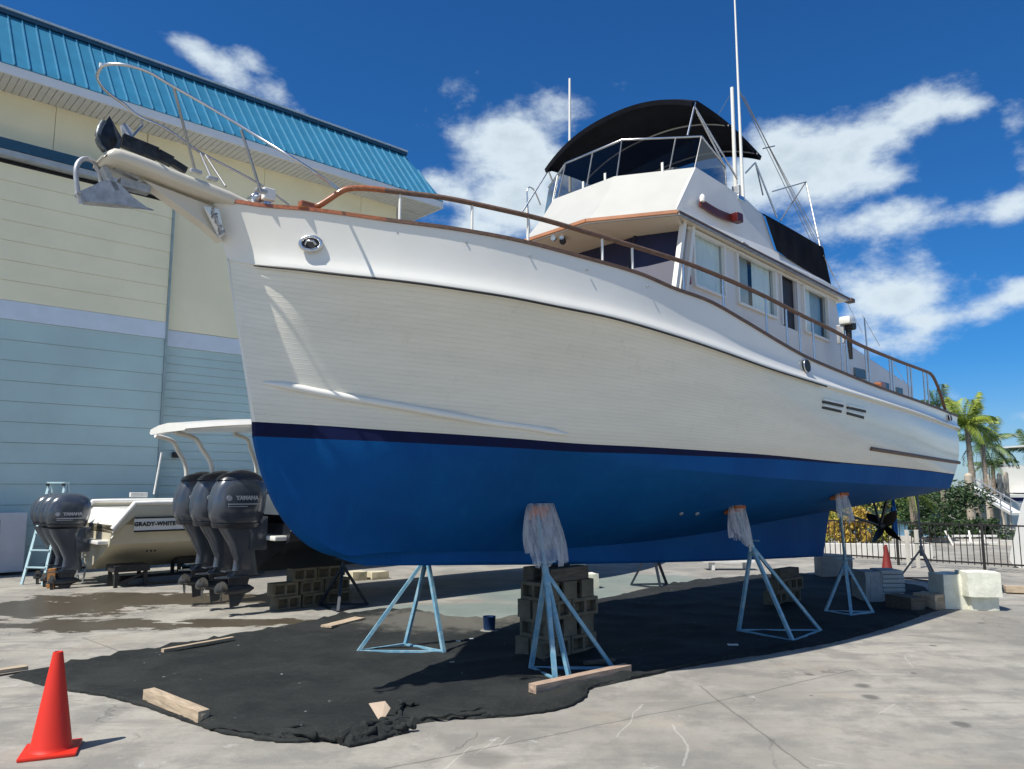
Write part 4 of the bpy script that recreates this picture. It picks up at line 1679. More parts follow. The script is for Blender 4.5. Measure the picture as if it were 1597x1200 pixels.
# canvas weather cloth aft of it
ca = [S(1190.5, 336, 1.43), S(1236, 361, 1.43), S(1282, 387.5, 1.43), S(1294.5, 446, 1.47), S(1250, 419, 1.47), S(1209, 392, 1.47)]
for sg in (1, -1):
    tt = lambda t: t if sg > 0 else 2 * C0 - t
    mb = MB()
    rows = []
    n = 24
    for i in range(n + 1):
        q = i / n
        f = lambda a, b, c: [((1 - q) ** 2 * a[k] + 2 * q * (1 - q) * (2 * b[k] - (a[k] + c[k]) / 2) + q * q * c[k]) for k in range(3)]
        T_ = f(ca[0], ca[1], ca[2]); B_ = f(ca[5], ca[4], ca[3])
        row = []
        for j in range(7):
            g = j / 6
            p = [T_[k] * (1 - g) + B_[k] * g for k in range(3)]
            p[1] += .012 * math.sin(i * 1.3) * math.sin(g * 3.1) + .02
            row.append(L3((p[0], tt(p[1]), p[2])))
        rows.append(row)
    mb.grid(rows)
    mb.build('weather_cloth', M_canvas, tr, smooth=60)
    MB().tube([L3((ca[0][0], tt(ca[0][1]), ca[0][2] + .01)), L3((ca[1][0], tt(ca[1][1]), ca[1][2] + .01)), L3((ca[2][0], tt(ca[2][1]), ca[2][2] + .01)), L3((ca[3][0], tt(ca[3][1]), ca[3][2]))], .010, 7).build('cloth_rail', M_canvas, tr, smooth=60)
mb = MB()
mb.grid([[L3((ca[2][0], ca[2][1], ca[2][2])), L3((ca[2][0], 2 * C0 - ca[2][1], ca[2][2]))], [L3((ca[3][0], ca[3][1], ca[3][2])), L3((ca[3][0], 2 * C0 - ca[3][1], ca[3][2]))]])
mb.build('weather_cloth', M_canvas, tr)
# fittings on the flybridge side
for px, py in ((1160, 392), (1200, 418), (1156, 389)):
    p = S(px, py - 10, 1.51)
    MB().tube([L3(p), L3((p[0], p[1] + .025, p[2])), L3((p[0] + .06, p[1] + .025, p[2])), L3((p[0] + .06, p[1], p[2]))], .007, 6).build('hand_grip', M_steel, tr)
# port side light board, with lamp and small white light over it
a = S(1090, 315, 1.50); b = S(1146, 342, 1.50)
mb = MB()
pts = []
for i in range(9):
    q = i / 8
    s = a[0] + (b[0] - a[0]) * q
    z = a[2] + (b[2] - a[2]) * q - .03 * math.sin(q * math.pi)
    pts.append((s, z))
poly = [Vector((s, -1.50, z + .035)) for s, z in pts] + [Vector((s, -1.50, z - .055)) for s, z in pts[::-1]]
mb.prism(poly, .03, (0, -1, 0))
lb = mb.build('light_board', mat('mahogany_board', (.11, .022, .012), rough=.35, var=.3, stretch=(2, 14, 14)), tr)
MB().bevbox(Vector((b[0] - .05, -1.56, b[2] - .015)), (.13, .09, .11), .012).build('port_light', mat('port_light_red', (.08, .006, .006), rough=.3), lb)
MB().lathe([(.03, -.04), (.034, .0), (.03, .02), (.012, .045)], Vector((S(1096, 305, 1.55)[0], -1.545, S(1096, 309, 1.55)[2])), 14).build('bracket_lamp', M_white, lb, smooth=40)

# --- flybridge windscreen
rail = [at_t(1131, 260, 1.32), at_t(1094, 213, 1.30), (4.20, .58, None), (4.20, -.35, None), (4.62, -1.06, None)]
zr_ = rail[1][2]
rail = [L3((p[0], p[1], p[2] if p[2] else zr_ + .01)) for p in rail]
MB().tube(rail, .014, 8).build('windscreen_rail', M_steel, tr, smooth=60)
base = [L3((5.15, 1.40, TZ - .05)), L3((ftopz[0] + .06, 1.36, TZ)), L3((4.06, .60, TZ)), L3((4.06, -.36, TZ)), L3((4.5, -1.06, TZ))]
for k in range(4):
    a, b, c, d = rail[k], rail[k + 1], base[k + 1], base[k]
    if k == 0:
        a = a.copy()
    MB().add([a, b, c, d], [(0, 1, 2, 3)]) if False else None
    m_ = MB(); m_.add([a, b, c, d], [(0, 1, 2, 3)])
    m_.build('windscreen_pane', M_smoke, tr, fixn=False)
for (k, q) in ((1, 0.0), (1, .32), (2, 0), (2, .5), (3, 0), (3, .45), (0, .0)):
    a = rail[k].lerp(rail[min(k + 1, 4)], q); b = base[k].lerp(base[min(k + 1, 4)], q)
    MB().tube([a, b], .009, 6).build('windscreen_post', M_stan, tr, smooth=60)
for (s, t) in ((4.05, .45), (4.05, .1), (4.3, 1.1)):
    MB().box(L3((s - .02, t, TZ + .03)), (.012, .03, .14)).build('screen_clip', M_white, tr)
# helm console and two seat backs behind the screen, seen through it
MB().bevbox(L3((4.75, C0, TZ - .12)), (.5, 1.9, .5), .05).build('helm_console', M_paint, tr)
for t in (.65, -.25):
    MB().bevbox(L3((5.55, t, TZ - .05)), (.12, .48, .55), .04).build('helm_seat', M_canvas, tr)

# --- canopy
PF = at_t(1079, 152, 1.25); PA = at_t(1188, 244, 1.25)
SF = at_t(849, 259, -1.02)
SA = (PA[0] - .15, -1.02, PA[2] - .02)
rows = []
rows_u = []
for i in range(15):
    q = i / 14
    rows.append([])
    for j in range(25):
        k = j / 24
        s = (PF[0] * (1 - q) + PA[0] * q) * (1 - k) + (SF[0] * (1 - q) + SA[0] * q) * k
        t = PF[1] * (1 - k) + SF[1] * k
        z = (PF[2] * (1 - q) + PA[2] * q) * (1 - k) + (SF[2] * (1 - q) + SA[2] * q) * k
        cr = 1 - abs(2 * k - 1) ** 2.3
        s -= .10 * cr * (1 - q)
        z += .27 * cr + .07 * math.sin(q * math.pi) - .0
        z -= .02 * math.sin(q * math.pi * 3) ** 2 * cr
        if i == 0:
            z -= .05 * 1
        rows[-1].append(L3((s, t, z)))
mb = MB()
mb.grid(rows)
# valance: the edge turned down
edge = rows[0] + [r[-1] for r in rows[1:]] + rows[-1][::-1][1:] + [r[0] for r in rows[1:-1]][::-1]
ctr = L3((5.5, .1, 6.3))
low = []
for p in edge:
    v = (ctr - p); v.z = 0; v.normalize()
    low.append(p + v * .02 + Vector((0, 0, -.055)))
n = len(edge)
mb.add(edge + low, [(i, (i + 1) % n, n + (i + 1) % n, n + i) for i in range(n)])
mb.build('canopy', M_canvas, tr, smooth=60, weld=True, fixn=False)


def under(q, drop=.035):
    r = rows[int(q * 14)]
    return [p + Vector((0, 0, -drop)) for p in r]


for q in (.5, .97):
    MB().tube(under(q), .013, 7).build('canopy_bow', M_stan, tr, smooth=60)
top_n = L3(at_t(1086, 172, 1.22))
for (p, q) in (((1084, 160, 1.24), (1072, 212, 1.28)), ((1086, 174, 1.22), (1131, 260, 1.32)), ((1178, 254, 1.22), (1212, 340, 1.36)), ((1178, 254, 1.22), (1163, 270, .9)), ((854, 268, -1.0), (815, 330, -1.06)), ((856, 268, -1.0), (872, 310, -1.06)), ((1083, 166, 1.22), (1150, 280, 1.36))):
    MB().tube([L3(at_t(*p)), L3(at_t(*q))], .012, 7).build('canopy_strut', M_steel, tr, smooth=60)
# starboard grab rail seen over the bow rail
MB().tube(smooth_path([L3(at_t(828, 372, -1.1)), L3(at_t(822, 300, -1.1)), L3(at_t(832, 296, -1.1)), L3(at_t(843, 320, -1.1))], 4), .010, 6).build('grab_rail', M_steel, tr, smooth=60)
MB().tube([L3(at_t(822, 325, -1.1)), L3(at_t(822, 380, -1.1))], .012, 6).build('grab_rail', M_white, tr, smooth=60)

# --- mast, boom frame, whips and stays
MT = 1.3
mast = thing_dummy = None
MB().tube([L3(at_t(1149, 335, MT)), L3(at_t(1146, 262, MT)), L3(at_t(1141.5, 137, MT))], [.026, .025, .022], 12).build('mast', M_white, tr, smooth=60)
MB().tube([L3(at_t(1159, 314, 1.42)), L3(at_t(1152, 150, 1.42)), L3(at_t(1143.5, -60, 1.42))], [.022, .015, .009], 10).build('whip_antenna', M_white, tr, smooth=60)
MB().bevbox(L3(at_t(1153, 311, 1.40)), (.16, .08, .07), .012).build('antenna_bracket', M_steel, tr)
MB().bevbox(L3(at_t(1149, 300, 1.36)), (.07, .10, .16), .012).build('mast_step', M_galv, tr)
MB().tube([L3(at_t(888.5, 123, -1.05)), L3(at_t(888.5, 215, -1.05)), L3(at_t(889, 300, -1.05))], [.017, .019, .022], 8).build('whip_antenna', M_white, tr, smooth=60)
wires = [((1142, 143, MT), (1120, 180, .3)), ((1152, 140, MT), (1285, 388, 1.35)), ((1153, 143, MT), (1268, 382, 1.3)), ((1165, 160, MT), (1275, 386, 1.32)), ((1160, 150, MT), (1345, 520, 1.0)), ((1284, 398, 1.45), (1300, 432, 1.7)), ((1160, 320, 1.42), (1196, 337, 1.42)), ((1385, 552, 1.2), (1412, 598, 1.2)), ((1345, 492, 1.3), (1372, 540, 1.3))]
for (p, q) in wires:
    MB().tube([L3(at_t(*p)), L3(at_t(*q))], .0045, 5).build('stay_wire', M_stan, tr)
fr = [((1205, 299, .9), (1257, 284, .9)), ((1257, 284, .9), (1280, 390, 1.3)), ((1257, 284, .9), (1217, 345, 1.1)), ((1257, 287, .9), (1265, 320, .9)), ((1178, 254, 1.22), (1190, 305, 1.2)), ((1190, 232, 1.0), (1208, 228, 1.0))]
for (p, q) in fr:
    MB().tube([L3(at_t(*p)), L3(at_t(*q))], .010, 6).build('davit_frame', M_stan, tr, smooth=60)

# --- aft cabin and cockpit details
AT_ = 1.25
a = at_t(1326, 540, AT_); b = at_t(1420, 603, AT_)
mb = MB()
za, zb_ = a[2], b[2]
poly = [L3((8.1, AT_, za)), L3((a[0], AT_, za)), L3((b[0], AT_, zb_)), L3((b[0] + .1, AT_, zb_ - .6)), L3((8.1, AT_, zb_ - .7))]
mb.prism(poly, 2 * AT_, (0, 1, 0))
ac = mb.build('aft_cabin', M_paint, tr)
for (x0, y0, x1, y1) in ((1332, 573, 1350, 592), (1372, 595, 1387, 612), (1398, 604, 1408, 618)):
    p = at_t(x0, y0, AT_ + .01); q = at_t(x1, y1, AT_ + .01)
    MB().bevbox(L3(((p[0] + q[0]) / 2, AT_ + .005, (p[2] + q[2]) / 2)), (q[0] - p[0], .03, p[2] - q[2]), .012).build('cabin_window', M_glass2 if False else mat('cabin_glass', (.05, .07, .08), rough=.1), ac)
MB().tube([L3((a[0], AT_ - .05, za + .03)), L3((b[0], AT_ - .05, zb_ + .03))], .015, 6).build('cabin_grab_rail', M_teak, ac)
p = at_t(1372, 600, 1.5)
MB().bevbox(L3((p[0], p[1], p[2] - .05)), (.20, .12, .16), .03).build('cockpit_seat', M_teak, tr)
p = at_t(1348, 496, 1.3)
MB().tube([L3(p), L3((p[0] + .05, 1.3, p[2] - .85))], .012, 6).build('flag_staff', M_steel, tr)

# ---------------------------------------------------------------- anchors on the bow
an = thing('bow_anchor', W(-1.3, 0, 4.0), 'galvanised anchor with a round roll bar hanging under the bow platform', 'anchor', rotz=ROTZ)


def AP(px, py, t, o=(-1.3, 4.0)):
    p = at_t(px, py, t)
    return Vector((p[0] - o[0], -t, p[2] - o[1]))


loopp = [AP(126, 318, .10), AP(120, 290, .12), AP(119, 262, .12), AP(128, 249, .08), AP(142, 250, .0), AP(153, 262, -.06), AP(158, 285, -.10), AP(158, 300, -.10)]
MB().tube(smooth_path(loopp, 5), .018, 8).build('roll_bar', M_galv, an, smooth=60)
fl = MB()
fp = [AP(118, 301, .05), AP(132, 314, .05), AP(186, 319, .05), AP(237, 329, .05), AP(208, 308, .05), AP(186, 286, .05), AP(164, 280, .05), AP(144, 290, .05)]
n = len(fp)
back = [p + Vector((.02, .12 if k not in (3,) else .0, .01)) for k, p in enumerate(fp)]
fl.add(fp + back, [tuple(range(n)), tuple(range(n, 2 * n))[::-1]] + [(i, (i + 1) % n, n + (i + 1) % n, n + i) for i in range(n)])
fl.build('fluke', M_galv, an)
MB().bar(AP(160, 262, .0), AP(180, 300, .0), .035, .10, up=(0, 1, 0)).build('shank', M_galv, an)
MB().bar(AP(178, 262, .0), AP(215, 280, .0), .03, .06, up=(0, 1, 0)).build('shank', M_galv, an)
MB().tube([AP(125, 302, .14), AP(118, 300, .16)], .012, 6).build('bolt', M_galv, an)
MB().bevbox(L3((-1.05, 0, 4.09)), (.22, .10, .07), .01).build('bow_roller', M_galv, tr)

a2 = thing('plough_anchor', W(-1.2, 0, 4.3), 'dark plough anchor lying on top of the bow platform, point over the nose', 'anchor', rotz=ROTZ)
M_dk = mat('dark_anchor_iron', (.030, .032, .034), rough=.5, metal=.5, var=.5, scale=12)
O2 = (-1.2, 4.3)
sh_ = MB()
pp = [AP(190, 219, .05, O2), AP(215, 229, .05, O2), AP(245, 241, .05, O2), AP(268, 253, .05, O2), AP(290, 267, .05, O2)]
for i in range(4):
    sh_.bar(pp[i], pp[i + 1], .05, [.10, .10, .08, .05][i], up=(0, 0, 1))
sh_.build('shank', M_dk, a2)
pf = MB()
tip = AP(171, 181, .0, O2)
l1 = AP(153, 205, .12, O2); l2 = AP(156, 228, .14, O2); l3 = AP(174, 240, .06, O2); r1 = AP(190, 215, -.10, O2); r2 = AP(186, 236, -.04, O2); cm_ = AP(170, 215, .02, O2)
pf.add([tip, l1, l2, l3, r2, r1, cm_, cm_ + Vector((.06, 0, 0))], [(0, 1, 6), (1, 2, 6), (2, 3, 6), (0, 6, 5), (6, 3, 4), (6, 4, 5), (0, 5, 7), (0, 7, 1), (1, 7, 3, 2), (7, 5, 4, 3)])
pf.build('plough', M_dk, a2)
MB().tube(smooth_path([AP(161, 190, .08, O2), AP(154, 203, .12, O2), AP(153, 222, .13, O2), AP(163, 236, .10, O2)], 4), .02, 7).build('plough_edge', mat('worn_anchor', (.14, .15, .15), rough=.4, metal=.6, var=.6, scale=14), a2, smooth=60)
MB().prism([AP(189, 195, -.04, O2), AP(196, 192, -.04, O2), AP(208, 205, -.02, O2), AP(206, 222, .0, O2), AP(192, 214, .0, O2)], .03, (0, 1, 0)).build('fluke_horn', M_galv, a2)
MB().bar(L3((-1.22, .0, 4.24)) - L3((-1.2, 0, 4.3)), L3((-1.0, .0, 4.28)) - L3((-1.2, 0, 4.3)), .12, .08).build('anchor_chock', M_steel, a2)

# small outboard clamped on the side rail aft of the house
so_ = at_t(1322, 512, 1.75)
ob = thing('small_outboard', W(so_[0], so_[1], so_[2]), 'small white and black outboard motor clamped to the side rail just aft of the deckhouse', 'outboard motor', rotz=ROTZ)
MB().bevbox((0, 0, .10), (.20, .16, .11), .035).build('cowl', M_white, ob, smooth=40)
MB().bevbox((.05, 0, .04), (.15, .15, .12), .03).build('lower_cowl', M_black, ob, smooth=40)
MB().tube([Vector((.02, 0, .02)), Vector((.05, 0, -.42))], [.045, .025], 8).build('leg', M_black, ob, smooth=60)
MB().bevbox((-.04, .08, -.08), (.05, .10, .26), .01).build('clamp', M_galv, ob)

# ================================================================ GROUND CLOTH
outline = [(14, 1056), (60, 1045), (100, 1036), (200, 1019), (330, 996), (400, 984), (470, 972), (530, 959), (600, 949), (655, 953), (700, 962), (760, 968), (800, 962), (830, 952), (900, 943), (960, 930), (1000, 920), (1090, 905), (1200, 896), (1290, 896), (1380, 905), (1440, 915), (1475, 945), (1468, 951),
           (1440, 960), (1400, 975), (1350, 990), (1300, 1003), (1250, 1012), (1200, 1021), (1150, 1028), (1100, 1036), (1050, 1046), (1010, 1056), (960, 1066), (920, 1076), (912, 1090), (890, 1103), (860, 1111), (800, 1119), (740, 1122), (700, 1123), (660, 1128), (636, 1133),
           (632, 1145), (610, 1150), (580, 1160), (545, 1166), (528, 1160), (500, 1158), (450, 1160), (400, 1155), (340, 1143), (300, 1130), (260, 1116), (220, 1102), (170, 1089), (130, 1082), (90, 1076), (60, 1068), (34, 1062)]
G = [ground(x, y) for x, y in outline]
dense = []
for i in range(len(G)):
    a, b = G[i], G[(i + 1) % len(G)]
    k = max(1, int((b - a).length / .07))
    for j in range(k):
        dense.append(a.lerp(b, j / k))
rnd = random.Random(3)
dense = [p + Vector((rnd.uniform(-.012, .012), rnd.uniform(-.012, .012), 0)) for p in dense]


def inside(p, poly):
    c = False
    j = len(poly) - 1
    for i in range(len(poly)):
        a, b = poly[i], poly[j]
        if (a.y > p.y) != (b.y > p.y) and p.x < (b.x - a.x) * (p.y - a.y) / (b.y - a.y) + a.x:
            c = not c
        j = i
    return c


from mathutils import noise as mnoise
inner = []
y = 5.0
while y < 16.5:
    x = -5
    step = .075 if y < 8.5 else .16
    while x < 10:
        p = Vector((x + rnd.uniform(-.03, .03), y + rnd.uniform(-.03, .03), 0))
        if inside(p, dense):
            inner.append(p)
        x += step
    y += step
cell = {}
for p in dense:
    cell.setdefault((int(p.x // .1), int(p.y // .1)), []).append(p)


def near_edge(p, r):
    cx, cy = int(p.x // .1), int(p.y // .1)
    k = int(r / .1) + 1
    m = 9
    for i in range(cx - k, cx + k + 1):
        for j in range(cy - k, cy + k + 1):
            for q in cell.get((i, j), ()):
                m = min(m, (q - p).length)
    return m


inner = [p for p in inner if near_edge(p, .1) > .03]
allp = [Vector((p.x, p.y)) for p in dense + inner]
nd = len(dense)
res = delaunay_2d_cdt(allp, [], [list(range(nd))], 1, 1e-5)
bunch = ground(580, 1145)
vs = []
for v in res[0]:
    p = Vector((v.x, v.y, 0))
    e = near_edge(p, .3)
    z = .006
    n1 = mnoise.noise(Vector((p.x * 1.6, p.y * 1.6, 0)))
    n2 = mnoise.noise(Vector((p.x * 5.2 + 7, p.y * 5.2, 3)))
    z += max(0, n1) * .022 + abs(n2) * .016 + .022 * max(0, .16 - abs(mnoise.noise(Vector((p.x * .9 + p.y * .5, p.y * 1.3 - p.x * .7, 5))))) / .16
    if e < .22:
        n3 = abs(mnoise.noise(Vector((p.x * 4.5, p.y * 4.5, 9))))
        z += (.055 * n3 + .010) * math.sin(min(1, e / .22) * math.pi)
    db = (p - bunch).length
    if db < .55:
        z += (1 - db / .55) ** 1.2 * (.03 + .13 * abs(mnoise.noise(Vector((p.x * 9, p.y * 9, 1)))))
    if e < .004:
        z = .004
    vs.append(Vector((p.x, p.y, z)))
mb = MB()
mb.add(vs, [tuple(f) for f in res[2]])
M_cloth = bpy.data.materials.new('black_ground_cloth')
M_cloth.use_nodes = True
nt = M_cloth.node_tree
b = nt.nodes['Principled BSDF']
tc = nt.nodes.new('ShaderNodeTexCoord')
P_ = tc.outputs['Object']
c_ = nmix(nt, ramp(nt, link_noise(nt, P_, 1.1, 6, .7), .35, .68), (.0095, .0115, .0115), (.022, .0245, .023))
c_ = nmix(nt, nmath(nt, 'MULTIPLY', ramp(nt, link_noise(nt, P_, 26, 3, .7), .58, .68), .30), c_, (.05, .053, .05))
mps = nt.nodes.new('ShaderNodeMapping')
mps.inputs['Rotation'].default_value = (0, 0, R(12))
mps.inputs['Scale'].default_value = (1.2, 14, 1)
nt.links.new(P_, mps.inputs[0])
c_ = nmix(nt, nmath(nt, 'MULTIPLY', ramp(nt, link_noise(nt, mps.outputs[0], 1.5, 6, .75), .54, .72), .35), c_, (.045, .049, .045))
sp1 = nt.nodes.new('ShaderNodeTexVoronoi')
sp1.inputs['Scale'].default_value = 6.5
nt.links.new(P_, sp1.inputs['Vector'])
dots = nmath(nt, 'SUBTRACT', 1.0, ramp(nt, sp1.outputs['Distance'], .05, .10))
dots = nmath(nt, 'MULTIPLY', dots, ramp(nt, link_noise(nt, P_, 1.7, 3), .52, .62))
c_ = nmix(nt, nmath(nt, 'MULTIPLY', dots, .8), c_, (.30, .32, .34))
g_ = ground(690, 968)
sx = nt.nodes.new('ShaderNodeSeparateXYZ')
nt.links.new(P_, sx.inputs[0])
dx_ = nmath(nt, 'MULTIPLY', nmath(nt, 'SUBTRACT', sx.outputs[0], g_.x), 1 / 1.3)
dy_ = nmath(nt, 'MULTIPLY', nmath(nt, 'SUBTRACT', sx.outputs[1], g_.y), 1 / 1.0)
dd_ = nmath(nt, 'ADD', nmath(nt, 'MULTIPLY', dx_, dx_), nmath(nt, 'MULTIPLY', dy_, dy_))
dirt = nmath(nt, 'SUBTRACT', 1.0, ramp(nt, nmath(nt, 'ADD', dd_, nmath(nt, 'MULTIPLY', nmath(nt, 'SUBTRACT', link_noise(nt, P_, 3, 7, .75), .5), 3.0)), .2, 1.2))
c_ = nmix(nt, nmath(nt, 'MULTIPLY', dirt, .75), c_, (.13, .125, .105))
fine_ = ramp(nt, link_noise(nt, P_, 60, 3, .8), .58, .66)
c_ = nmix(nt, nmath(nt, 'MULTIPLY', fine_, .30), c_, (.10, .10, .095))
nt.links.new(c_, b.inputs['Base Color'])
b.inputs['Roughness'].default_value = .85
b.inputs['Specular IOR Level'].default_value = .3
bp = nt.nodes.new('ShaderNodeBump')
bp.inputs['Strength'].default_value = .5
bp.inputs['Distance'].default_value = .01
nt.links.new(link_noise(nt, P_, 14, 5, .7), bp.inputs['Height'])
nt.links.new(bp.outputs[0], b.inputs['Normal'])
cl = mb.build('ground_cloth', M_cloth, smooth=50)
for p in cl.data.polygons:
    pass
tag(cl, 'wide black fabric ground cloth spread under the trawler, wrinkled along its edge', 'ground cloth')
# rolled hem along the front edge, and the crumpled bunch
hem = []
for (x, y) in outline[31:-2]:
    hem.append(ground(x, y - 1.5) + Vector((0, 0, .012)))
hem = smooth_path(hem, 6)
hem = [p + Vector((rnd.uniform(-.01, .01), rnd.uniform(-.01, .01), 0)) for p in hem]
MB().tube(hem, [.014 + .026 * abs(mnoise.noise(Vector((i * .35, 0, 0)))) for i in range(len(hem))], 6).build('rolled_hem', M_cloth, cl, smooth=60)
for (a, bb_, r) in (((528, 1162), (606, 1134), .05), ((560, 1160), (634, 1128), .04), ((600, 1148), (648, 1140), .035), ((620, 1138), (626, 1102), .035), ((622, 1108), (655, 1104), .022), ((440, 1154), (530, 1160), .032), ((400, 1150), (505, 1138), .022), ((330, 1140), (440, 1156), .022), ((640, 1130), (760, 1118), .02), ((700, 1120), (800, 1108), .016)):
    A_, B_ = ground(*a), ground(*bb_)
    pts = []
    for i in range(9):
        q = i / 8
        pts.append(A_.lerp(B_, q) + Vector((rnd.uniform(-.02, .02), rnd.uniform(-.03, .03), r * .7 + .02 * math.sin(q * math.pi) + rnd.uniform(0, .015))))
    MB().tube(smooth_path(pts, 3), [r * (.5 + .7 * abs(mnoise.noise(Vector((i * .4, r * 50, 0))))) for i in range(25)], 7).build('cloth_fold', M_cloth, cl, smooth=50)

# ================================================================ BOAT STANDS
M_plywood = mat('orange_plywood_pad', (.45, .14, .05), rough=.8, var=.3)
M_film = None


def film_material():
    m = bpy.data.materials.new('plastic_film')
    m.use_nodes = True
    nt = m.node_tree
    nt.nodes.clear()
    o = nt.nodes.new('ShaderNodeOutputMaterial')
    tr_ = nt.nodes.new('ShaderNodeBsdfTransparent')
    df = nt.nodes.new('ShaderNodeBsdfPrincipled')
    df.inputs['Base Color'].default_value = (.72, .72, .72, 1)
    df.inputs['Roughness'].default_value = .35
    tl = nt.nodes.new('ShaderNodeBsdfTranslucent')
    tl.inputs[0].default_value = (.7, .7, .7, 1)
    a = nt.nodes.new('ShaderNodeMixShader')
    a.inputs[0].default_value = .35
    nt.links.new(df.outputs[0], a.inputs[1])
    nt.links.new(tl.outputs[0], a.inputs[2])
    mx = nt.nodes.new('ShaderNodeMixShader')
    tc = nt.nodes.new('ShaderNodeTexCoord')
    mp = nt.nodes.new('ShaderNodeMapping')
    mp.inputs['Scale'].default_value = (14, 14, 2)
    nt.links.new(tc.outputs['Object'], mp.inputs[0])
    f = ramp(nt, link_noise(nt, mp.outputs[0], 1.4, 4, .6), .3, .7)
    nt.links.new(nmath(nt, 'ADD', nmath(nt, 'MULTIPLY', f, .45), .20), mx.inputs[0])
    nt.links.new(tr_.outputs[0], mx.inputs[1])
    nt.links.new(a.outputs[0], mx.inputs[2])
    nt.links.new(mx.outputs[0], o.inputs[0])
    return m


M_film = film_material()


def stand(feet, apex_z, label, pad=None, aim=None, group='steel stands propping the trawler', r=.021, m=None, apex=None, plate=True):
    """feet: ground points; apex above their middle; pole runs on to the hull"""
    m = m or M_standblue
    c = sum(feet, Vector()) / len(feet)
    ap = apex if apex else Vector((c.x, c.y, apex_z))
    t = thing('boat_stand', (c.x, c.y, 0), label, 'boat stand', group=group)
    o = Vector((c.x, c.y, 0))
    for f in feet:
        MB().bar(f - o + Vector((0, 0, .012)), ap - o, r * 2, r * 1.7, up=(0, 0, 1)).build('leg', m, t)
    nf = len(feet)
    mb = MB()
    order = sorted(feet, key=lambda f: math.atan2(f.y - c.y, f.x - c.x))
    for i in range(nf):
        mb.bar(order[i] - o + Vector((0, 0, .022)), order[(i + 1) % nf] - o + Vector((0, 0, .022)), .030, .022)
    mb.build('base_frame', m, t)
    head = pad if pad else ap + Vector((0, 0, .4))
    MB().tube([ap - o + (ap - head).normalized() * .14, ap - o + (head - ap).normalized() * .06], .034, 12).build('collar', m, t, smooth=50)
    MB().tube([ap - o, head - o], .019, 10).build('screw_pole', m, t, smooth=60)
    d = (head - ap).normalized()
    mid = ap - o + d * .10
    a = d.cross(Vector((0, 0, 1)))
    a = a.normalized() if a.length > .01 else Vector((1, 0, 0))
    MB().tube([mid - a * .13, mid + a * .13], .010, 6).build('handle', m, t, smooth=60)
    return t, head, c


def hull_hit(px, py):
    h = HULL.ray_cast(Vector((0, 0, EYE)), ray(px, py))
    return h[0], h[1]


def add_pad(t, c, loc, nrm, w=.22, h=.18):
    n = nrm.copy()
    if n.z > 0:
        n = -n
    q = n.to_track_quat('Z', 'Y').to_matrix()
    MB().bevbox(loc + n * .022 - Vector((c.x, c.y, 0)), (w, h, .035), .004, rot=q).build('pad', M_plywood, t)
    return n


def film(loc, nrm, label, lng, spread, down, seed, pinch=.5):
    """thin plastic sheet squeezed between pad and hull, the rest hanging"""
    o = Vector((loc.x, loc.y, loc.z))
    n = nrm
    side = n.cross(Vector((0, 0, 1))).normalized()
    rg = random.Random(seed)
    rows = []
    NR, NCc = 22, 44
    ph = [rg.uniform(0, 6.28) for _ in range(6)]
    for i in range(NR + 1):
        f = i / NR
        row = []
        for j in range(NCc + 1):
            a = (j / NCc) * 2 * math.pi
            w = spread * (.60 + .46 * math.sin(math.pi * (.12 + .58 * f))) * (1 + .12 * math.sin(3 * a + ph[0]) * f)
            d = (.09 + .06 * f) * (1 + .2 * math.sin(5 * a + ph[1]) * f)
            pl_ = 1 + .16 * math.sin(11 * a + ph[2]) * f + .10 * math.sin(19 * a + ph[3]) * f
            ln = lng * (1 + down * math.cos(a + ph[4]) + .12 * math.sin(3 * a + ph[5]) + .07 * math.sin(7 * a + ph[1]))
            p = side * (w * .5 * math.cos(a) * pl_) + (n * (.045 + .10 * f) + Vector((n.x, n.y, 0)) * .06 * f) + Vector((n.x, n.y, 0)) * (d * math.sin(a) * pl_)
            p.z += .13 * (1 - f) ** 2 - ln * f ** 1.15
            row.append(p)
        rows.append(row)
    mb = MB().grid(rows)
    ob = mb.build('plastic_sheet', M_film, None, smooth=75, fixn=False, loc=o)
    tag(ob, label, 'plastic sheet')
    return ob


# port side
h1, n1_ = hull_hit(838, 797)
f1 = [ground(828, 1045), ground(866, 1063), ground(888, 1060), ground(957, 1046)]
ap1 = ground(866, 1010)
c1_ = sum(f1, Vector()) / 4
zz1 = None
rr = ray(851, 893)
k_ = (c1_.y - .02) / rr.y
apx = Vector((rr.x * k_, c1_.y - .02, EYE + rr.z * k_))
t1, hd, cc = stand(f1, 0, 'pale blue steel stand in front of the block stack, one foot on a timber', pad=h1 + Vector((0, 0, -.02)), apex=apx)
nn1 = add_pad(t1, cc, h1, n1_)
film(h1 + nn1 * .03, nn1, 'long cloudy plastic sheet hanging over the pad of the nearest stand', .33, .42, .22, 5)

h2, n2_ = hull_hit(1145, 793)
f2 = [ground(1152, 986), ground(1237, 1003), ground(1280, 986)]
c2_ = sum(f2, Vector()) / 3
rr = ray(1172, 852); k_ = (c2_.y) / rr.y
t2, hd, cc = stand(f2, 0, 'pale blue steel stand leaning out from the middle of the hull on the black cloth', pad=h2, apex=Vector((rr.x * k_, c2_.y, EYE + rr.z * k_)))
nn2 = add_pad(t2, cc, h2, n2_)
film(h2 + nn2 * .03, nn2, 'short cloudy plastic sheet over the pad at the middle of the hull', .24, .36, .35, 11)

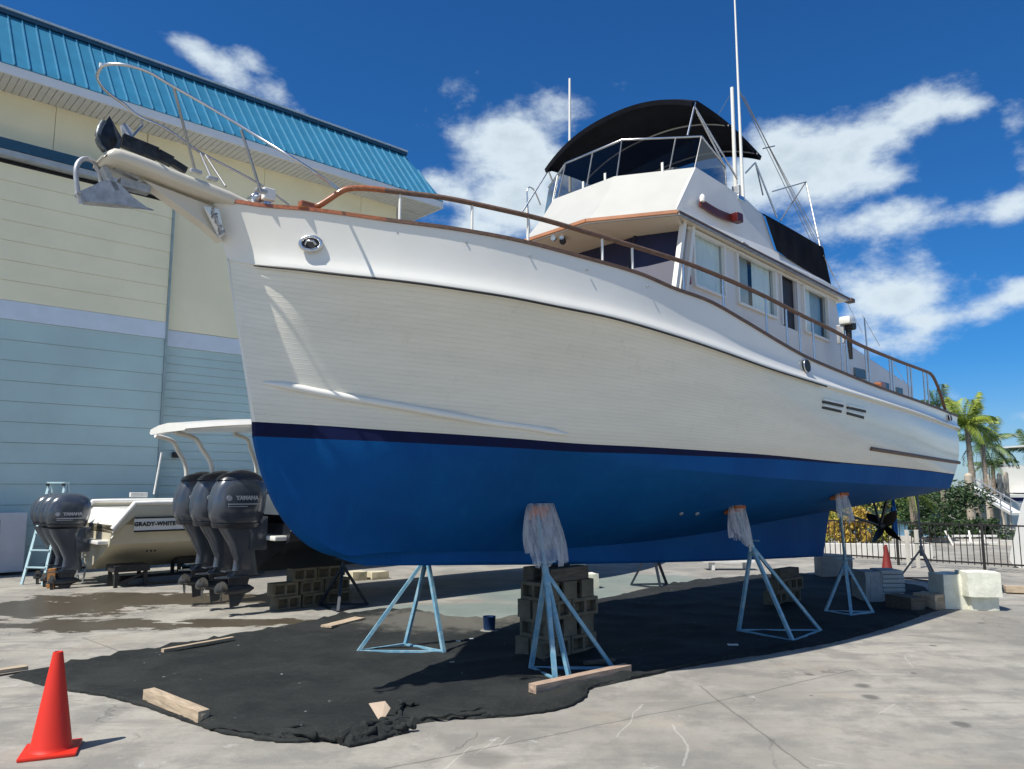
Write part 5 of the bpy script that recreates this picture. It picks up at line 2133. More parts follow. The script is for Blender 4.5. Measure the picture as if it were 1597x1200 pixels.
h3, n3_ = hull_hit(1308, 772)
f3 = [ground(1287, 956), ground(1331, 961), ground(1362, 957)]
f3[1] = ground(1328, 962); f3.append(ground(1320, 935)) if False else None
c3_ = sum(f3, Vector()) / 3
rr = ray(1318, 878); k_ = (c3_.y + .12) / rr.y
t3_, hd, cc = stand(f3, 0, 'upright pale blue steel stand under the after hull, before the grey block', pad=h3 if h3 else None, apex=Vector((rr.x * k_, c3_.y + .12, EYE + rr.z * k_)))
if h3:
    nn3 = add_pad(t3_, cc, h3, n3_)
    film(h3 + nn3 * .03, nn3, 'small cloudy plastic sheet over the pad nearest the propeller', .15, .34, .3, 17)

# starboard bow stand in the sun
fA = [ground(558, 1019), ground(632, 1008), ground(692, 1020)]
cA = W(2.45, -1.05)
hA = Vector((W(2.3, -.62).x, W(2.3, -.62).y, 1.50))
hh = HULL.ray_cast(Vector((cA.x, cA.y, .2)), Vector((W(2.4, -.75).x - cA.x, W(2.4, -.75).y - cA.y, 1.2)).normalized())
tA, hd, cc = stand(fA, 0, 'sunlit pale blue steel stand on the far side of the bow', pad=hh[0] if hh[0] else hA, apex=Vector((cA.x + .1, cA.y + .1, 1.02)))
if hh[0]:
    add_pad(tA, cc, hh[0], hh[1])


def simple_stand(px, py, spread, h, label, poleh, rot=0, grp='steel stands propping the trawler', m=None):
    g = ground(px, py)
    feet = [g + Vector((spread * math.sin(R(rot + 120 * k)), -spread * math.cos(R(rot + 120 * k)), 0)) for k in range(3)]
    return stand(feet, h, label, pad=Vector((g.x, g.y, poleh)), m=m, group=grp)


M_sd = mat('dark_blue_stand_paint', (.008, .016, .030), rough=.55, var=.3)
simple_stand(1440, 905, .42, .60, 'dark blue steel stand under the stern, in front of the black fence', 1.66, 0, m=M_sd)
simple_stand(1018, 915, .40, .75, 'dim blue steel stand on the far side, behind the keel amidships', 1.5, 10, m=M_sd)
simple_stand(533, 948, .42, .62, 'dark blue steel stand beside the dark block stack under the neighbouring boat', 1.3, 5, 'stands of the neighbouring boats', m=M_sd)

# ================================================================ KEEL BLOCKS
BLK_G = 'concrete blocks stacked under the keel'
proto_b = {}


def hollow_block(name, d, m):
    """concrete block with two cores opening on its long-axis sides"""
    key = (name, d)
    if key in proto_b:
        return proto_b[key]
    L, D_, H_ = d
    mb = MB()
    w = .035
    # shell: top, bottom, ends, middle web, recessed plug
    mb.box((0, 0, H_ / 2 - w / 2), (L, D_, w))
    mb.box((0, 0, -H_ / 2 + w / 2), (L, D_, w))
    for x in (-L / 2 + w / 2, 0, L / 2 - w / 2):
        mb.box((x, 0, 0), (w, D_ - .002, H_ - 2 * w))
    mb.box((0, .0, 0), (L - .01, D_ - .16, H_ - 2 * w - .002))
    me = mb.build(name, m)
    proto_b[key] = me
    return me


def solid_block(name, d, m, bev=.006):
    return MB().bevbox((0, 0, 0), d, bev).build(name, m)


def place(proto_fn, loc, rotz, label, cat, group, used={}):
    key = proto_fn
    o = proto_fn
    if key in used:
        o = proto_fn.copy()
        COL.objects.link(o)
    used[key] = 1
    o.location = loc
    o.rotation_euler = (0, 0, rotz)
    tag(o, label, cat, group)
    return o


hb = hollow_block('concrete_block', (.40, .20, .19), M_concblock)
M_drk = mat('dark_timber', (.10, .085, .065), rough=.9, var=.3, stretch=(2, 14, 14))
sd_ = solid_block('timber_block', (.60, .16, .14), M_drk)
# main stack, in boat axes, centred under the keel at s ~ 3.55
levels = ['bottom course', 'second course', 'third course', 'fourth course']
cs = 3.60
zc = .0
for lv in range(4):
    zc = .012 + .095 + lv * .193
    if lv % 2 == 0:
        spots = [(-.26, -.12, 0, 'left front'), (.17, -.12, 0, 'right front'), (-.26, .12, 0, 'left rear'), (.17, .12, 0, 'right rear')]
        for (ds, dt, r_, nm) in spots:
            j = rnd.uniform(-.012, .012)
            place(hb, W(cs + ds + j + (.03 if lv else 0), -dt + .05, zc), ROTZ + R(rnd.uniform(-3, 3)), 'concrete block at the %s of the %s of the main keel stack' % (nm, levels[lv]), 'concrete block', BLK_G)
    else:
        for k, (ds, nm) in enumerate(((-.32, 'left'), (-.04, 'middle'), (.24, 'right'))):
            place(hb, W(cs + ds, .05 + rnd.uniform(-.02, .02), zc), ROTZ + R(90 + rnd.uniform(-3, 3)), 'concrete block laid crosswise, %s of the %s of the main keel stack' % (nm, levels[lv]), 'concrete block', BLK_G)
zt_ = .012 + 4 * .193
pixbox_later = True
for k, dt in enumerate((.16, -.12)):
    place(sd_, W(cs - .02, dt, zt_ + .07), ROTZ, 'dark timber lying along the top of the main keel stack, %s one' % ('nearer', 'farther')[k], 'timber', 'dark timbers on the keel stacks')
# after stack s ~ 9.0
zb9 = Z_kb(9.1)
for lv in range(2):
    for k, ds in enumerate((-.3, .12)):
        place(hb, W(8.85 + ds, -.05 + (lv * .05), .012 + .095 + lv * .193), ROTZ + R(rnd.uniform(-3, 3)), 'concrete block under the after end of the keel, %s course, %s one' % (('lower', 'upper')[lv], ('forward', 'after')[k]), 'concrete block', BLK_G)
place(sd_, W(8.8, .0, .012 + .386 + .07), ROTZ, 'dark timber across the two courses of block under the after end of the keel', 'timber', 'dark timbers on the keel stacks')
# dark stack under the neighbouring boat
for lv, row in enumerate([[(-.36, 'left'), (.08, 'middle'), (.50, 'right')], [(-.40, 'left'), (.04, 'middle'), (.48, 'right')], [(-.1, 'left'), (.34, 'right')]]):
    for ds, nm in row:
        g = ground(478, 946)
        s, t = to_st(g)
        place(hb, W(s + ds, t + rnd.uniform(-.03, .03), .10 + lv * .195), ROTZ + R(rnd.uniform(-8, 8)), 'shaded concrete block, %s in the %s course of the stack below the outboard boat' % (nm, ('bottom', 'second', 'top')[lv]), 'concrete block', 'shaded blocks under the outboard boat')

# pale blocks in the sun by the stern
M_pale = mat('pale_foam_block', (.72, .72, .60), rough=.9, var=.10, scale=5, bump=.3, bscale=16)


def lump_block(name, d, m, seed=0, amp=.012):
    bm = bmesh.new()
    bmesh.ops.create_cube(bm, size=1)
    bmesh.ops.subdivide_edges(bm, edges=bm.edges[:], cuts=5, use_grid_fill=True)
    for v in bm.verts:
        v.co = Vector((v.co.x * d[0], v.co.y * d[1], v.co.z * d[2]))
        n_ = mnoise.noise_vector(v.co * 7 + Vector((seed * 3.1, 0, 0)))
        v.co += n_ * amp
        # knock the corners in
        q = sum(1 for k in range(3) if abs(abs(v.co[k]) - d[k] / 2) < .02)
        if q >= 2:
            v.co *= .985
    me = bpy.data.meshes.new(name)
    bm.to_mesh(me)
    bm.free()
    me.materials.append(m)
    me.polygons.foreach_set('use_smooth', [True] * len(me.polygons))
    me.set_sharp_from_angle(angle=R(40))
    o = bpy.data.objects.new(name, me)
    COL.objects.link(o)
    return o


def pixbox(x0, x1, ytop, ybot, depth, name, m, label, cat, group=None, rot=0, seed=0, lump=True, zbase=0.0, dy=0.0):
    g = ground((x0 + x1) / 2, ybot, zbase)
    dist = g.y + dy
    w = (x1 - x0) / FPX * dist
    h = (ybot - ytop) / FPX * dist
    o = lump_block(name, (w, depth, h), m, seed) if lump else solid_block(name, (w, depth, h), m, .004)
    o.location = Vector((g.x, g.y + depth / 2, zbase + h / 2))
    o.rotation_euler = (0, 0, R(rot))
    tag(o, label, cat, group)
    return o


GP = 'pale blocks piled in the sun by the stern'
pixbox(1475, 1521, 899, 951, .42, 'foam_block', M_pale, 'tall pale block at the left of the sunlit pile by the stern', 'block', GP, 0, 1)
pixbox(1519, 1560, 931, 953, .34, 'foam_block', M_pale, 'low front pale block at the foot of the sunlit pile', 'block', GP, -6, 2)
pixbox(1514, 1564, 895, 932, .38, 'foam_block', M_pale, 'wide pale block lying on top of the sunlit pile', 'block', GP, -4, 3, zbase=.205)
# crate, grey block, ties
M_grey = mat('grey_concrete_block', (.26, .26, .25), rough=.95, var=.12, bump=.5)
pixbox(1283, 1331, 868, 901, .40, 'grey_block', M_grey, 'square grey concrete block standing behind the upright stand', 'block', None, 0, 5)
cr = pixbox(1350, 1378, 894, 940, .45, 'wrapped_bundle', mat('grey_wrapping', (.30, .32, .32), rough=.7, var=.25, stretch=(12, 12, 1.5), scale=3), 'grey wrapped bundle, left half of the pair in front of the red cone', 'bundle', None, 4, 6)
MBX = MB()
g = ground(1395, 940)
w = 34 / FPX * g.y
h = 46 / FPX * g.y
cs_ = thing('stacked_sacks', (g.x, g.y, 0), 'pile of flat pale grey sacks just right of the wrapped bundle', 'sacks')
M_sack = mat('pale_sack', (.42, .44, .42), rough=.85, var=.12)
for i in range(7):
    MB().bevbox((rnd.uniform(-.01, .015) + .01 * i * 0, .2, .02 + h / 7 * (i + .5)), (w * (1 + rnd.uniform(-.04, .04)), .42, h / 7 * .93), .02).build('sack', M_sack, cs_, smooth=50)
pixbox(1412, 1438, 934, 955, .5, 'timber_block', M_drk, 'dark timber end at the right edge of the black cloth', 'timber', None, 18, 0, lump=False)
pixbox(1446, 1476, 929, 952, .35, 'timber_block', M_wood, 'broken pale timber end between the dark timber and the sunlit blocks', 'timber', None, 30, 0)
# small white pieces seen under the keel
for i, (x0, x1, y0, y1, lb) in enumerate(((904, 931, 897, 919, 'white square block seen under the keel, right of the block stack'), (892, 911, 877, 899, 'white upright block behind the square one, under the keel'), (880, 893, 878, 899, 'narrow white cone-like post left of the white blocks under the keel'))):
    pixbox(x0, x1, y0, y1, .3, 'white_block', M_pale, lb, 'block', None, 20, 20 + i, zbase=0.0)

for i, (x0, x1, y0, y1, lb) in enumerate(((542, 566, 893, 906, 'low cream block on the bright strip seen under the bow, left of two'), (572, 600, 893, 904, 'low cream block on the bright strip seen under the bow, right of two'))):
    pixbox(x0, x1, y0, y1, .3, 'cream_block', mat('cream_block', (.55, .50, .36), rough=.9, var=.15), lb, 'block', None, 35, 30 + i)
tb0 = ground(1135, 889)
tbl = thing('white_bench', (tb0.x, tb0.y, 0), 'low white bench seen in the distance just below the keel', 'bench')
MB().box((0, 0, .20), (1.1, .35, .05)).build('seat', mat('bench_white', (.7, .7, .68), rough=.6), tbl)
for x in (-.35, .4):
    MB().box((x, 0, .09), (.06, .3, .17)).build('leg', mat('bench_white', (.7, .7, .68)), tbl)

# lumber
def lumber(p, q, w, h, label, m=M_wood, lift=0.0, ends=True, name='wood_plank'):
    a, b = ground(*p), ground(*q)
    a.z = b.z = h / 2 + .022 + lift
    mb = MB()
    d = (b - a)
    ln = d.length
    ang = math.atan2(d.y, d.x)
    o = lump_block(name, (ln, w, h), m, rnd.random() * 9, .004)
    o.location = (a + b) / 2
    o.rotation_euler = (0, 0, ang)
    return tag(o, label, 'timber')


lumber((230, 1094), (318, 1131), .09, .085, 'short pale timber lying askew near the front edge of the black cloth')
lumber((252, 1021), (364, 1001), .06, .035, 'long thin pale batten on the left edge of the black cloth')
lumber((829, 1086), (980, 1052), .10, .075, 'weathered timber under the feet of the nearest stand', mat('reddish_timber', (.36, .26, .19), rough=.9, var=.3, stretch=(2, 20, 20)))
lumber((-40, 1060), (42, 1047), .09, .035, 'pale batten at the left edge of the photograph, beside the tip of the cloth')
lumber((508, 982), (562, 968), .17, .025, 'flat pale board on the cloth left of the sunlit stand')
lumber((912, 1040), (958, 1035), .06, .03, 'small dark wood scrap behind the timber of the nearest stand', M_drk)
g = ground(588, 1116)
mb = MB()
g = ground(592, 1130)
mb.prism([g + Vector((-.095, .06, .135)), g + Vector((.03, .07, .15)), g + Vector((.075, .06, .10)), g + Vector((.015, .0, .0))][::-1], .02, (0, -1, .4))
tag(mb.build('wood_offcut', mat('pale_offcut', (.55, .42, .31), rough=.85, var=.15)), 'pale wedge-shaped wood offcut standing on the black cloth above the crumpled fold', 'wood')
# paint cup
g = ground(763, 985)
cup = thing('paint_cup', (g.x, g.y, .01), 'small dark blue paint pot on the cloth left of the keel blocks', 'paint pot')
MB().lathe([(.06, 0), (.072, .02), (.080, .17), (.084, .175), (.078, .175), (.07, .03), (0, .03)], n=20, cap=False).build('pot', mat('dark_blue_pot', (.01, .04, .12), rough=.45), cup, smooth=40)
MB().lathe([(.10, -.01), (.12, .0), (.10, .012), (0, .012)], n=14).build('drip_tray', mat('grey_tray', (.20, .20, .18), rough=.7), cup)
# litter
for i, (px, py) in enumerate(((1143, 1009), (705, 1037), (735, 1000), (715, 1003))):
    g = ground(px, py)
    o = lump_block('paper_scrap', (.12 if i == 0 else .05, .06 if i == 0 else .04, .02), mat('paper_white', (.6, .6, .56), rough=.9), i, .01)
    o.location = g + Vector((0, 0, .02))
    tag(o, ('white paper scrap in the deep shade left of the middle stand', 'tiny white scrap on the cloth right of the sunlit stand', 'pale scrap near the paint pot, nearer the keel', 'pale scrap near the paint pot, nearer the sunlit stand')[i], 'litter')

# ================================================================ CONES
M_cone = mat('traffic_orange', (.62, .022, .007), rough=.5, var=.04, scale=2)
M_cone_shade = mat('shaded_red_cone', (.17, .012, .008), rough=.6, var=.1)  # red of the far cone, darkened to put its shade into the colour


def cone(g, h, m, label, rot):
    c = thing('traffic_cone', (g.x, g.y, 0), label, 'traffic cone', rotz=R(rot))
    s = h / .71
    MB().bevbox((0, 0, .014 * s), (.37 * s, .37 * s, .028 * s), .012 * s).build('base', m, c, smooth=40)
    MB().lathe([(.150 * s, .028 * s), (.142 * s, .040 * s), (.135 * s, .055 * s), (.036 * s, .69 * s), (.033 * s, .708 * s), (.026 * s, .71 * s), (.022 * s, .70 * s), (.0, .69 * s)], n=40, cap=False).build('body', m, c, smooth=40)
    return c


cone(ground(79, 1173), .665, M_cone, 'bright orange plain traffic cone at the left front of the picture', 22)
cone(ground(1384, 893), .58, M_cone_shade, 'red traffic cone with shade in its colour, behind the bundles under the propeller', 10)

# ================================================================ OUTBOARD BOATS
M_ob = mat('outboard_grey', (.060, .072, .092), rough=.25, var=.15, coat=.6, metal=.2)
M_obd = mat('outboard_dark', (.022, .027, .036), rough=.35, var=.2, coat=.2)
M_silver = mat('decal_silver', (.55, .56, .58), rough=.35, metal=.3)
M_hull2 = mat('beige_hull', (.55, .50, .37), rough=.3, var=.05, coat=.3)
M_wht = mat('white_fibreglass', (.78, .76, .70), rough=.3, var=.04, coat=.3)
M_prop = mat('steel_propeller', (.16, .16, .16), rough=.35, metal=.9, var=.3)


def superring(cx, cy, z, hx, hy, p=3.0, n=28):
    out = []
    for k in range(n):
        a = 2 * math.pi * k / n
        c, s = math.cos(a), math.sin(a)
        out.append(Vector((cx + hx * abs(c) ** (2 / p) * (1 if c > 0 else -1), cy + hy * abs(s) ** (2 / p) * (1 if s > 0 else -1), z)))
    return out


def make_outboard(parent, loc, sc=1.0, tilt=0, text='YAMAHA', cl=1.12, ch=1.2):
    """origin at the top rear of the transom; +x toward the boat; motor hangs toward -x"""
    Mx = Matrix.Translation(loc) @ Matrix.Rotation(R(tilt), 4, 'Y') @ Matrix.Scale(sc, 4)

    def fin(mb):
        mb.v = [Mx @ v for v in mb.v]
        return mb
    leg = MB()
    # mid section: lofted profile in x-z
    prof = [(-.43, .05, .02, .33, .17), (-.40, .05, -.15, .28, .15), (-.34, .05, -.35, .21, .12), (-.27, .05, -.60, .165, .085), (-.26, .05, -.76, .19, .065), (-.31, .05, -.86, .25, .05)]
    leg.grid([superring(x, 0, z, hx, hy, 3) for (x, _, z, hx, hy) in prof], closed_u=True)
    leg.bevbox((-.12, 0, -.22), (.28, .30, .52), .03)
    root = fin(leg).build('outboard_motor', M_ob, parent, smooth=50)
    cw = MB()
    cp = [(-.40, .02, .27, .17), (-.415, .07, .325, .21), (-.43, .16, .365, .235), (-.435, .28, .388, .245), (-.43, .42, .388, .243), (-.42, .53, .365, .232), (-.405, .62, .32, .208), (-.39, .69, .25, .17), (-.375, .735, .16, .11), (-.37, .757, .07, .05), (-.37, .76, .01, .01)]
    cw.grid([superring(x, 0, z - .015 * 0, hx, hy, 2.6, 36) for (x, z, hx, hy) in cp], closed_u=True)
    # lean the cowl so that it is higher at the back of the top
    for v in cw.v:
        v.z = .76 - (.76 - v.z) * ch
        v.x = -.43 + (v.x + .43) * cl
        if v.z > .4:
            v.z += (v.z - .4) * .25 * (-(v.x + .4)) * 1.0
        v.x += (v.z - .1) * .05
    fin(cw).build('cowl', M_ob, root, smooth=60)
    bd = MB()
    bd.grid([superring(-.425, 0, z, hx, hy, 3.3, 36) for z, hx, hy in (((.76 - (.76 - zq) * ch), hq * cl, yq) for zq, hq, yq in ((.02, .27, .18), (.025, .31, .20), (.075, .335, .222), (.08, .32, .21)))], closed_u=True)
    fin(bd).build('cowl_skirt', M_obd, root, smooth=50)
    # dark top vent panel
    vp = MB()
    vp.grid([superring(-.40, 0, z, hx * cl, hy, 2.8, 30) for z, hx, hy in ((.60, .325, .205), (.655, .285, .188), (.70, .22, .15))], closed_u=True)
    fin(vp).build('vent_cover', M_obd, root, smooth=50)
    for sg in (1, -1):
        st_ = MB()
        st_.box((-.42, .244 * sg, .235), (.50, .012, .016))
        st_.box((-.52, .247 * sg, .20), (.30, .010, .010))
        fin(st_).build('stripe', M_silver, root)
    # lettering on the port side
    q = (Matrix.Translation(loc) @ Matrix.Rotation(R(tilt), 4, 'Y')).to_3x3()
    rot = q @ Matrix(((1, 0, 0), (0, 0, -1), (0, 1, 0)))
    text_part(text, .085 * sc, M_silver, root, Mx @ Vector((-.38, -.253, .325)), rot, bold=.004)
    em = MB()
    em.lathe([(.042, -.005), (.042, .005)], (-.66, -.25, .325), 16, 'y')
    fin(em).build('emblem', M_silver, root)
    pl = MB()
    pl.prism([Vector((-.72, -.0 + y, -.87)) for y in (-.02, .02)] + [Vector((-.55, .12, -.87)), Vector((-.22, .08, -.87)), Vector((-.22, -.08, -.87)), Vector((-.55, -.12, -.87))], .014, (0, 0, 1))
    pl.prism([Vector((-.60, .09, -.78)), Vector((-.30, .075, -.78)), Vector((-.30, -.075, -.78)), Vector((-.60, -.09, -.78))], .012, (0, 0, 1))
    fin(pl).build('anti_ventilation_plate', M_ob, root)
    gc = MB()
    gc.grid([superring(0, 0, 0, 0, 0, 2, 16)] and [[Vector((x, r * math.cos(a), -1.06 + r * 1.1 * math.sin(a))) for a in [2 * math.pi * k / 16 for k in range(16)]] for x, r in ((-.56, .055), (-.45, .075), (-.30, .078), (-.18, .055), (-.10, .01))], closed_u=True)
    gc.grid([superring(-.35, 0, z, hx, hy, 3) for z, hx, hy in ((-.86, .18, .045), (-.96, .15, .04), (-1.03, .14, .04))], closed_u=True)
    gc.prism([Vector((-.50, .01, -1.10)), Vector((-.22, .01, -1.10)), Vector((-.34, .01, -1.30)), Vector((-.47, .01, -1.32))], .02, (0, -1, 0))
    fin(gc).build('gearcase', M_obd, root, smooth=50)
    pr = MB()
    pr.lathe([(.035, -.10), (.05, .0), (.05, .05)], (-.60, 0, -1.06), 14, 'x')
    for k in range(3):
        a0 = R(20) + k * 2 * math.pi / 3
        rows = []
        for j in range(6):
            f = j / 5
            rad = .045 + .155 * f
            ch = .10 * math.sin(math.pi * (f * .8 + .15)) ** .6
            rows.append([Vector((-.62 + l * ch * .5, rad * math.cos(a0 + l * ch * .8 / rad), -1.06 + rad * math.sin(a0 + l * ch * .8 / rad))) for l in (-1, -.3, .3, 1)])
        pr.grid(rows)
    fin(pr).build('propeller', M_prop, root, smooth=50)
    return root


def make_cc_boat(loc, L, B, H, label, m_hull, hardtop, name, nmot, mot_spacing, msc, z0, zk, txt=None, ch=1.2):
    """centre console boat; origin under the transom on its centre line, bow toward +x"""
    bt = thing(name, loc, label, 'boat', rotz=ROTZ)
    # hull lofted along x
    n = 22

    def sect(q, port=1):
        x = L * q
        hb_ = B / 2 * (1 - max(0, (q - .45) / .55) ** 2.2)
        sheer = H + .42 * max(0, q - .25) ** 1.6
        ch = .38 + .55 * max(0, q - .35) ** 1.5 + .0
        kz = -.12 + 1.1 * max(0, (q - .62) / .38) ** 2
        kz = min(kz, sheer - .05)
        cb = hb_ * (.88 - .35 * max(0, q - .5))
        return [Vector((x, -port * hb_ * .985, z0 + sheer)), Vector((x, -port * hb_, z0 + sheer - .05)), Vector((x, -port * hb_ * .995, z0 + sheer - .22)), Vector((x, -port * (hb_ * .96), z0 + (sheer + ch) / 2)), Vector((x, -port * (cb + .03), z0 + min(ch + .03, sheer - .1))), Vector((x, -port * cb, z0 + min(ch, sheer - .12))), Vector((x, -port * cb * .5, z0 + (min(ch, sheer - .12) + kz) / 2 - .02)), Vector((x, 0, z0 + kz))]
    Q = [(i / n) ** 1.0 for i in range(n + 1)]
    # stern: gunwale rises from a cut-down transom
    mb = MB()
    for sg in (1, -1):
        rows = []
        for q in Q:
            r = sect(q, sg)
            rows.append(r)
        # slope the after corner of the topside
        for i, q in enumerate(Q[:3]):
            drop = (.46, .0, .0)[i]
            for k in (0, 1, 2):
                rows[i][k].z -= drop * (1 if k < 2 else .7)
        mb.grid(rows)
    r0 = sect(0, 1); r1 = sect(0, -1)
    for k in (0, 1, 2):
        for r in (r0, r1):
            r[k].z -= .46 * (1 if k < 2 else .7)
    loop = r0 + r1[::-1][1:]
    mb.add(loop, [tuple(range(len(loop)))])
    mb.build('hull', m_hull, bt, smooth=30)
    # bottom band, white gunwale, stripe
    gw = MB()
    for sg in (1, -1):
        pth = [sect(q, sg)[0] + Vector((0, 0, .02)) for q in Q]
        pth[0].z -= .46
        gw.tube(pth, .045, 8)
    gw.build('gunwale', M_wht, bt, smooth=50)
    sm_ = MB()
    for sg in (1, -1):
        for dz, th in ((-.20, .012), (-.44, .014)):
            a = [sect(q, sg)[1] for q in Q[1:]]
            for i in range(len(a) - 1):
                sm_.bar(a[i] + Vector((0, -sg * .012, dz)), a[i + 1] + Vector((0, -sg * .012, dz)), .03, th * 2)
    sm_.build('hull_stripe', M_black, bt)
    wb = MB()
    a = [sect(q, 1)[1] for q in Q[1:]]
    for i in range(len(a) - 1):
        wb.bar(a[i] + Vector((0, -.006, -.32)), a[i + 1] + Vector((0, -.006, -.32)), .03, .21)
    wb.build('name_band', M_wht, bt)
    dk = MB()
    dk.grid([[sect(q, 1)[0] + Vector((0, .02, -.10 - (.5 if q < .02 else 0))), sect(q, -1)[0] + Vector((0, -.02, -.10 - (.5 if q < .02 else 0)))] for q in Q])
    dk.build('deck', M_wht, bt)
    if txt:
        ts = to_st((loc.x, loc.y)); tx = at_t(228, 785, ts[1] + B / 2)[0] - ts[0]; p = a[min(range(len(a)), key=lambda k: abs(a[k].x - tx))]
        rot = Matrix(((1, 0, 0), (0, 0, -1), (0, 1, 0)))
        text_part(txt, .098, M_black, bt, Vector((p.x, p.y - .03, p.z - .315)), rot, bold=.005, spacing=1.12)
        for k in range(3):
            MB().box((a[0].x + .25 + k * .07, a[0].y - .0, a[0].z - .80 - k * .0), (.03, .02, .03)).build('drain', M_black, bt)
    # engine bracket / swim platform
    MB().bevbox((-.08, 0, z0 + .44), (.20, B * .84, .07), .02).build('transom_platform', M_wht, bt)
    if hardtop:
        tp = MB()
        rows = []
        for i in range(13):
            q = i / 12
            x = 1.6 + 3.4 * q - 0
            w = B / 2 * .86 * (math.sin(math.pi * min(1, max(.0, q * .93 + .06))) ** .25)
            zt = hardtop + .16 * math.sin(q * math.pi * .85 + .25)
            rows.append([Vector((x, -w, zt - .03)), Vector((x, -w * .97, zt + .03)), Vector((x, -w * .5, zt + .075)), Vector((x, 0, zt + .09)), Vector((x, w * .5, zt + .075)), Vector((x, w * .97, zt + .03)), Vector((x, w, zt - .03)), Vector((x, w * .9, zt - .05)), Vector((x, 0, zt - .04)), Vector((x, -w * .9, zt - .05))])
        tp.grid(rows, closed_u=True)
        tp.f.append(tuple(range(10)))
        tp.f.append(tuple(len(tp.v) - 10 + k for k in range(10)))
        tp.v = [Vector((v.x + hardtop_dx, v.y, v.z)) for v in tp.v]
        tp.build('hardtop', M_wht, bt, smooth=45)
        for sg in (-.1, -1.2):
            for (x0, zz0, x1, zz1, x2, zz2) in ((1.75, hardtop + .0, 2.15, hardtop - .22, 2.32, z0 + H), (3.0, hardtop + .08, 3.35, hardtop - .15, 3.5, z0 + H)):
                pts = smooth_path([Vector((x0 + hardtop_dx, -sg * B * .30 + 0, zz0)), Vector(((x0 + x1) / 2 + hardtop_dx + .08, -sg * B * .32, (zz0 + zz1) / 2 + .04)), Vector((x1 + hardtop_dx, -sg * B * .34, zz1)), Vector((x2 + hardtop_dx, -sg * B * .36, (zz1 + zz2) / 2)), Vector((x2 + hardtop_dx, -sg * B * .36, zz2 - .3))], 5)
                MB().tube(pts, .035, 8).build('hardtop_pipe', M_wht, bt, smooth=60)
        MB().bevbox((4.9 + hardtop_dx, 0, z0 + H + .2), (.9, .9, 1.0), .06).build('console', M_wht, bt)
    for k in range(nmot):
        y = (k - (nmot - 1) / 2) * mot_spacing
        make_outboard(bt, Vector((-.18, y, z0 + .66 * msc + .10)), msc, 0, ch=ch)
    return bt


# Boat A: three big motors, white hardtop.  nearest motor's skeg seen at (385, 935)
hardtop_dx = 0.0
sA = at_t(395, 760, -6.35)
spc = .74
# cowl of nearest motor spans x 340-428 px
tnear = -4.75
a0 = at_t(338, 790, tnear); a1 = at_t(430, 790, tnear)
lenA = a1[0] - a0[0]
scA = .93
top_z = at_t(385, 733, tnear)[2]
z_loc = top_z - .76 * scA
x_tr = at_t(372, 790, tnear)[0] + .42 * scA
B_A = 2.6
z0A = z_loc - .66 * scA - .10
hardtop_dx = 0.0
hx = at_t(268, 678, tnear)[0]
hz = at_t(330, 672, tnear)[2]
hardtop_dx = (hx - x_tr) - 1.6
print('boatA', x_tr, z_loc, scA, 'z0', z0A, 'hardtop', hz, hardtop_dx)
make_cc_boat(W(x_tr + .18 * scA, tnear - spc * scA, 0), 9.2, B_A, 1.15, 'white hardtop boat with three big dark grey outboards, behind the bow of the trawler', mat('dark_hull', (.012, .014, .020), rough=.3, var=.1, coat=.3), hz, 'centre_console_boat', 3, spc * scA, scA, z0A, 0)  # hull in one even near-black colour

# Boat B: cream hull with lettered band
tB = -9.7
b0 = at_t(72, 800, tB); b1 = at_t(146, 800, tB)
scB = .86
topB = at_t(110, 769, tB)[2]
zlB = topB - .76 * scB
xB = at_t(108, 800, tB)[0] + .42 * scB
z0B = zlB - .66 * scB - .10
print('boatB', xB, zlB, scB, z0B)
hardtop_dx = 0
make_cc_boat(W(xB + .18 * scB, tB - .62 * scB, 0), 7.8, 2.7, 1.12, 'cream hulled outboard boat with black lettering on its side, left of the hardtop boat', M_hull2, None, 'lettered_outboard_boat', 3, .62 * scB, scB, z0B, 0, txt='GRADY-WHITE', ch=.95)

mA = tB + .2
MB().tube([W(at_t(240, 768, mA)[0], mA, at_t(240, 768, mA)[2]), W(at_t(252, 706, mA)[0], mA, at_t(252, 706, mA)[2])], .018, 8)
bB = bpy.data.objects['lettered_outboard_boat']
inv = Matrix.Rotation(-ROTZ, 4, 'Z') @ Matrix.Translation(-bB.location)
pa, pb = at_t(240, 771, mA), at_t(252, 706, mA)
MB().tube([inv @ W(*pa), inv @ W(*pb)], .018, 8).build('rod_holder_pole', M_wht, bB, smooth=60)
for px in (208, 216, 224):
    pa = at_t(px, 772, mA)
    MB().bevbox(inv @ W(*pa), (.12, .10, .09), .01).build('cleat', M_wht, bB)

# their supports
M_iron = mat('rusty_dark_iron', (.03, .028, .026), rough=.7, var=.3)


def support(px, py, w, h, label, name='keel_support'):
    g = ground(px, py)
    t = thing(name, g, label, 'support', rotz=ROTZ)
    MB().bevbox((0, 0, h - .06), (w, .5, .12), .01).build('beam', M_iron, t)
    for x in (-w / 2 + .06, w / 2 - .06):
        for y in (-.18, .18):
            MB().bar(Vector((x, y, 0)), Vector((x, y, h - .12)), .06, .06).build('leg', M_iron, t)
    MB().bar(Vector((-w / 2 + .06, -.18, .05)), Vector((w / 2 - .06, -.18, h - .15)), .04, .04).build('brace', M_iron, t)
    return t


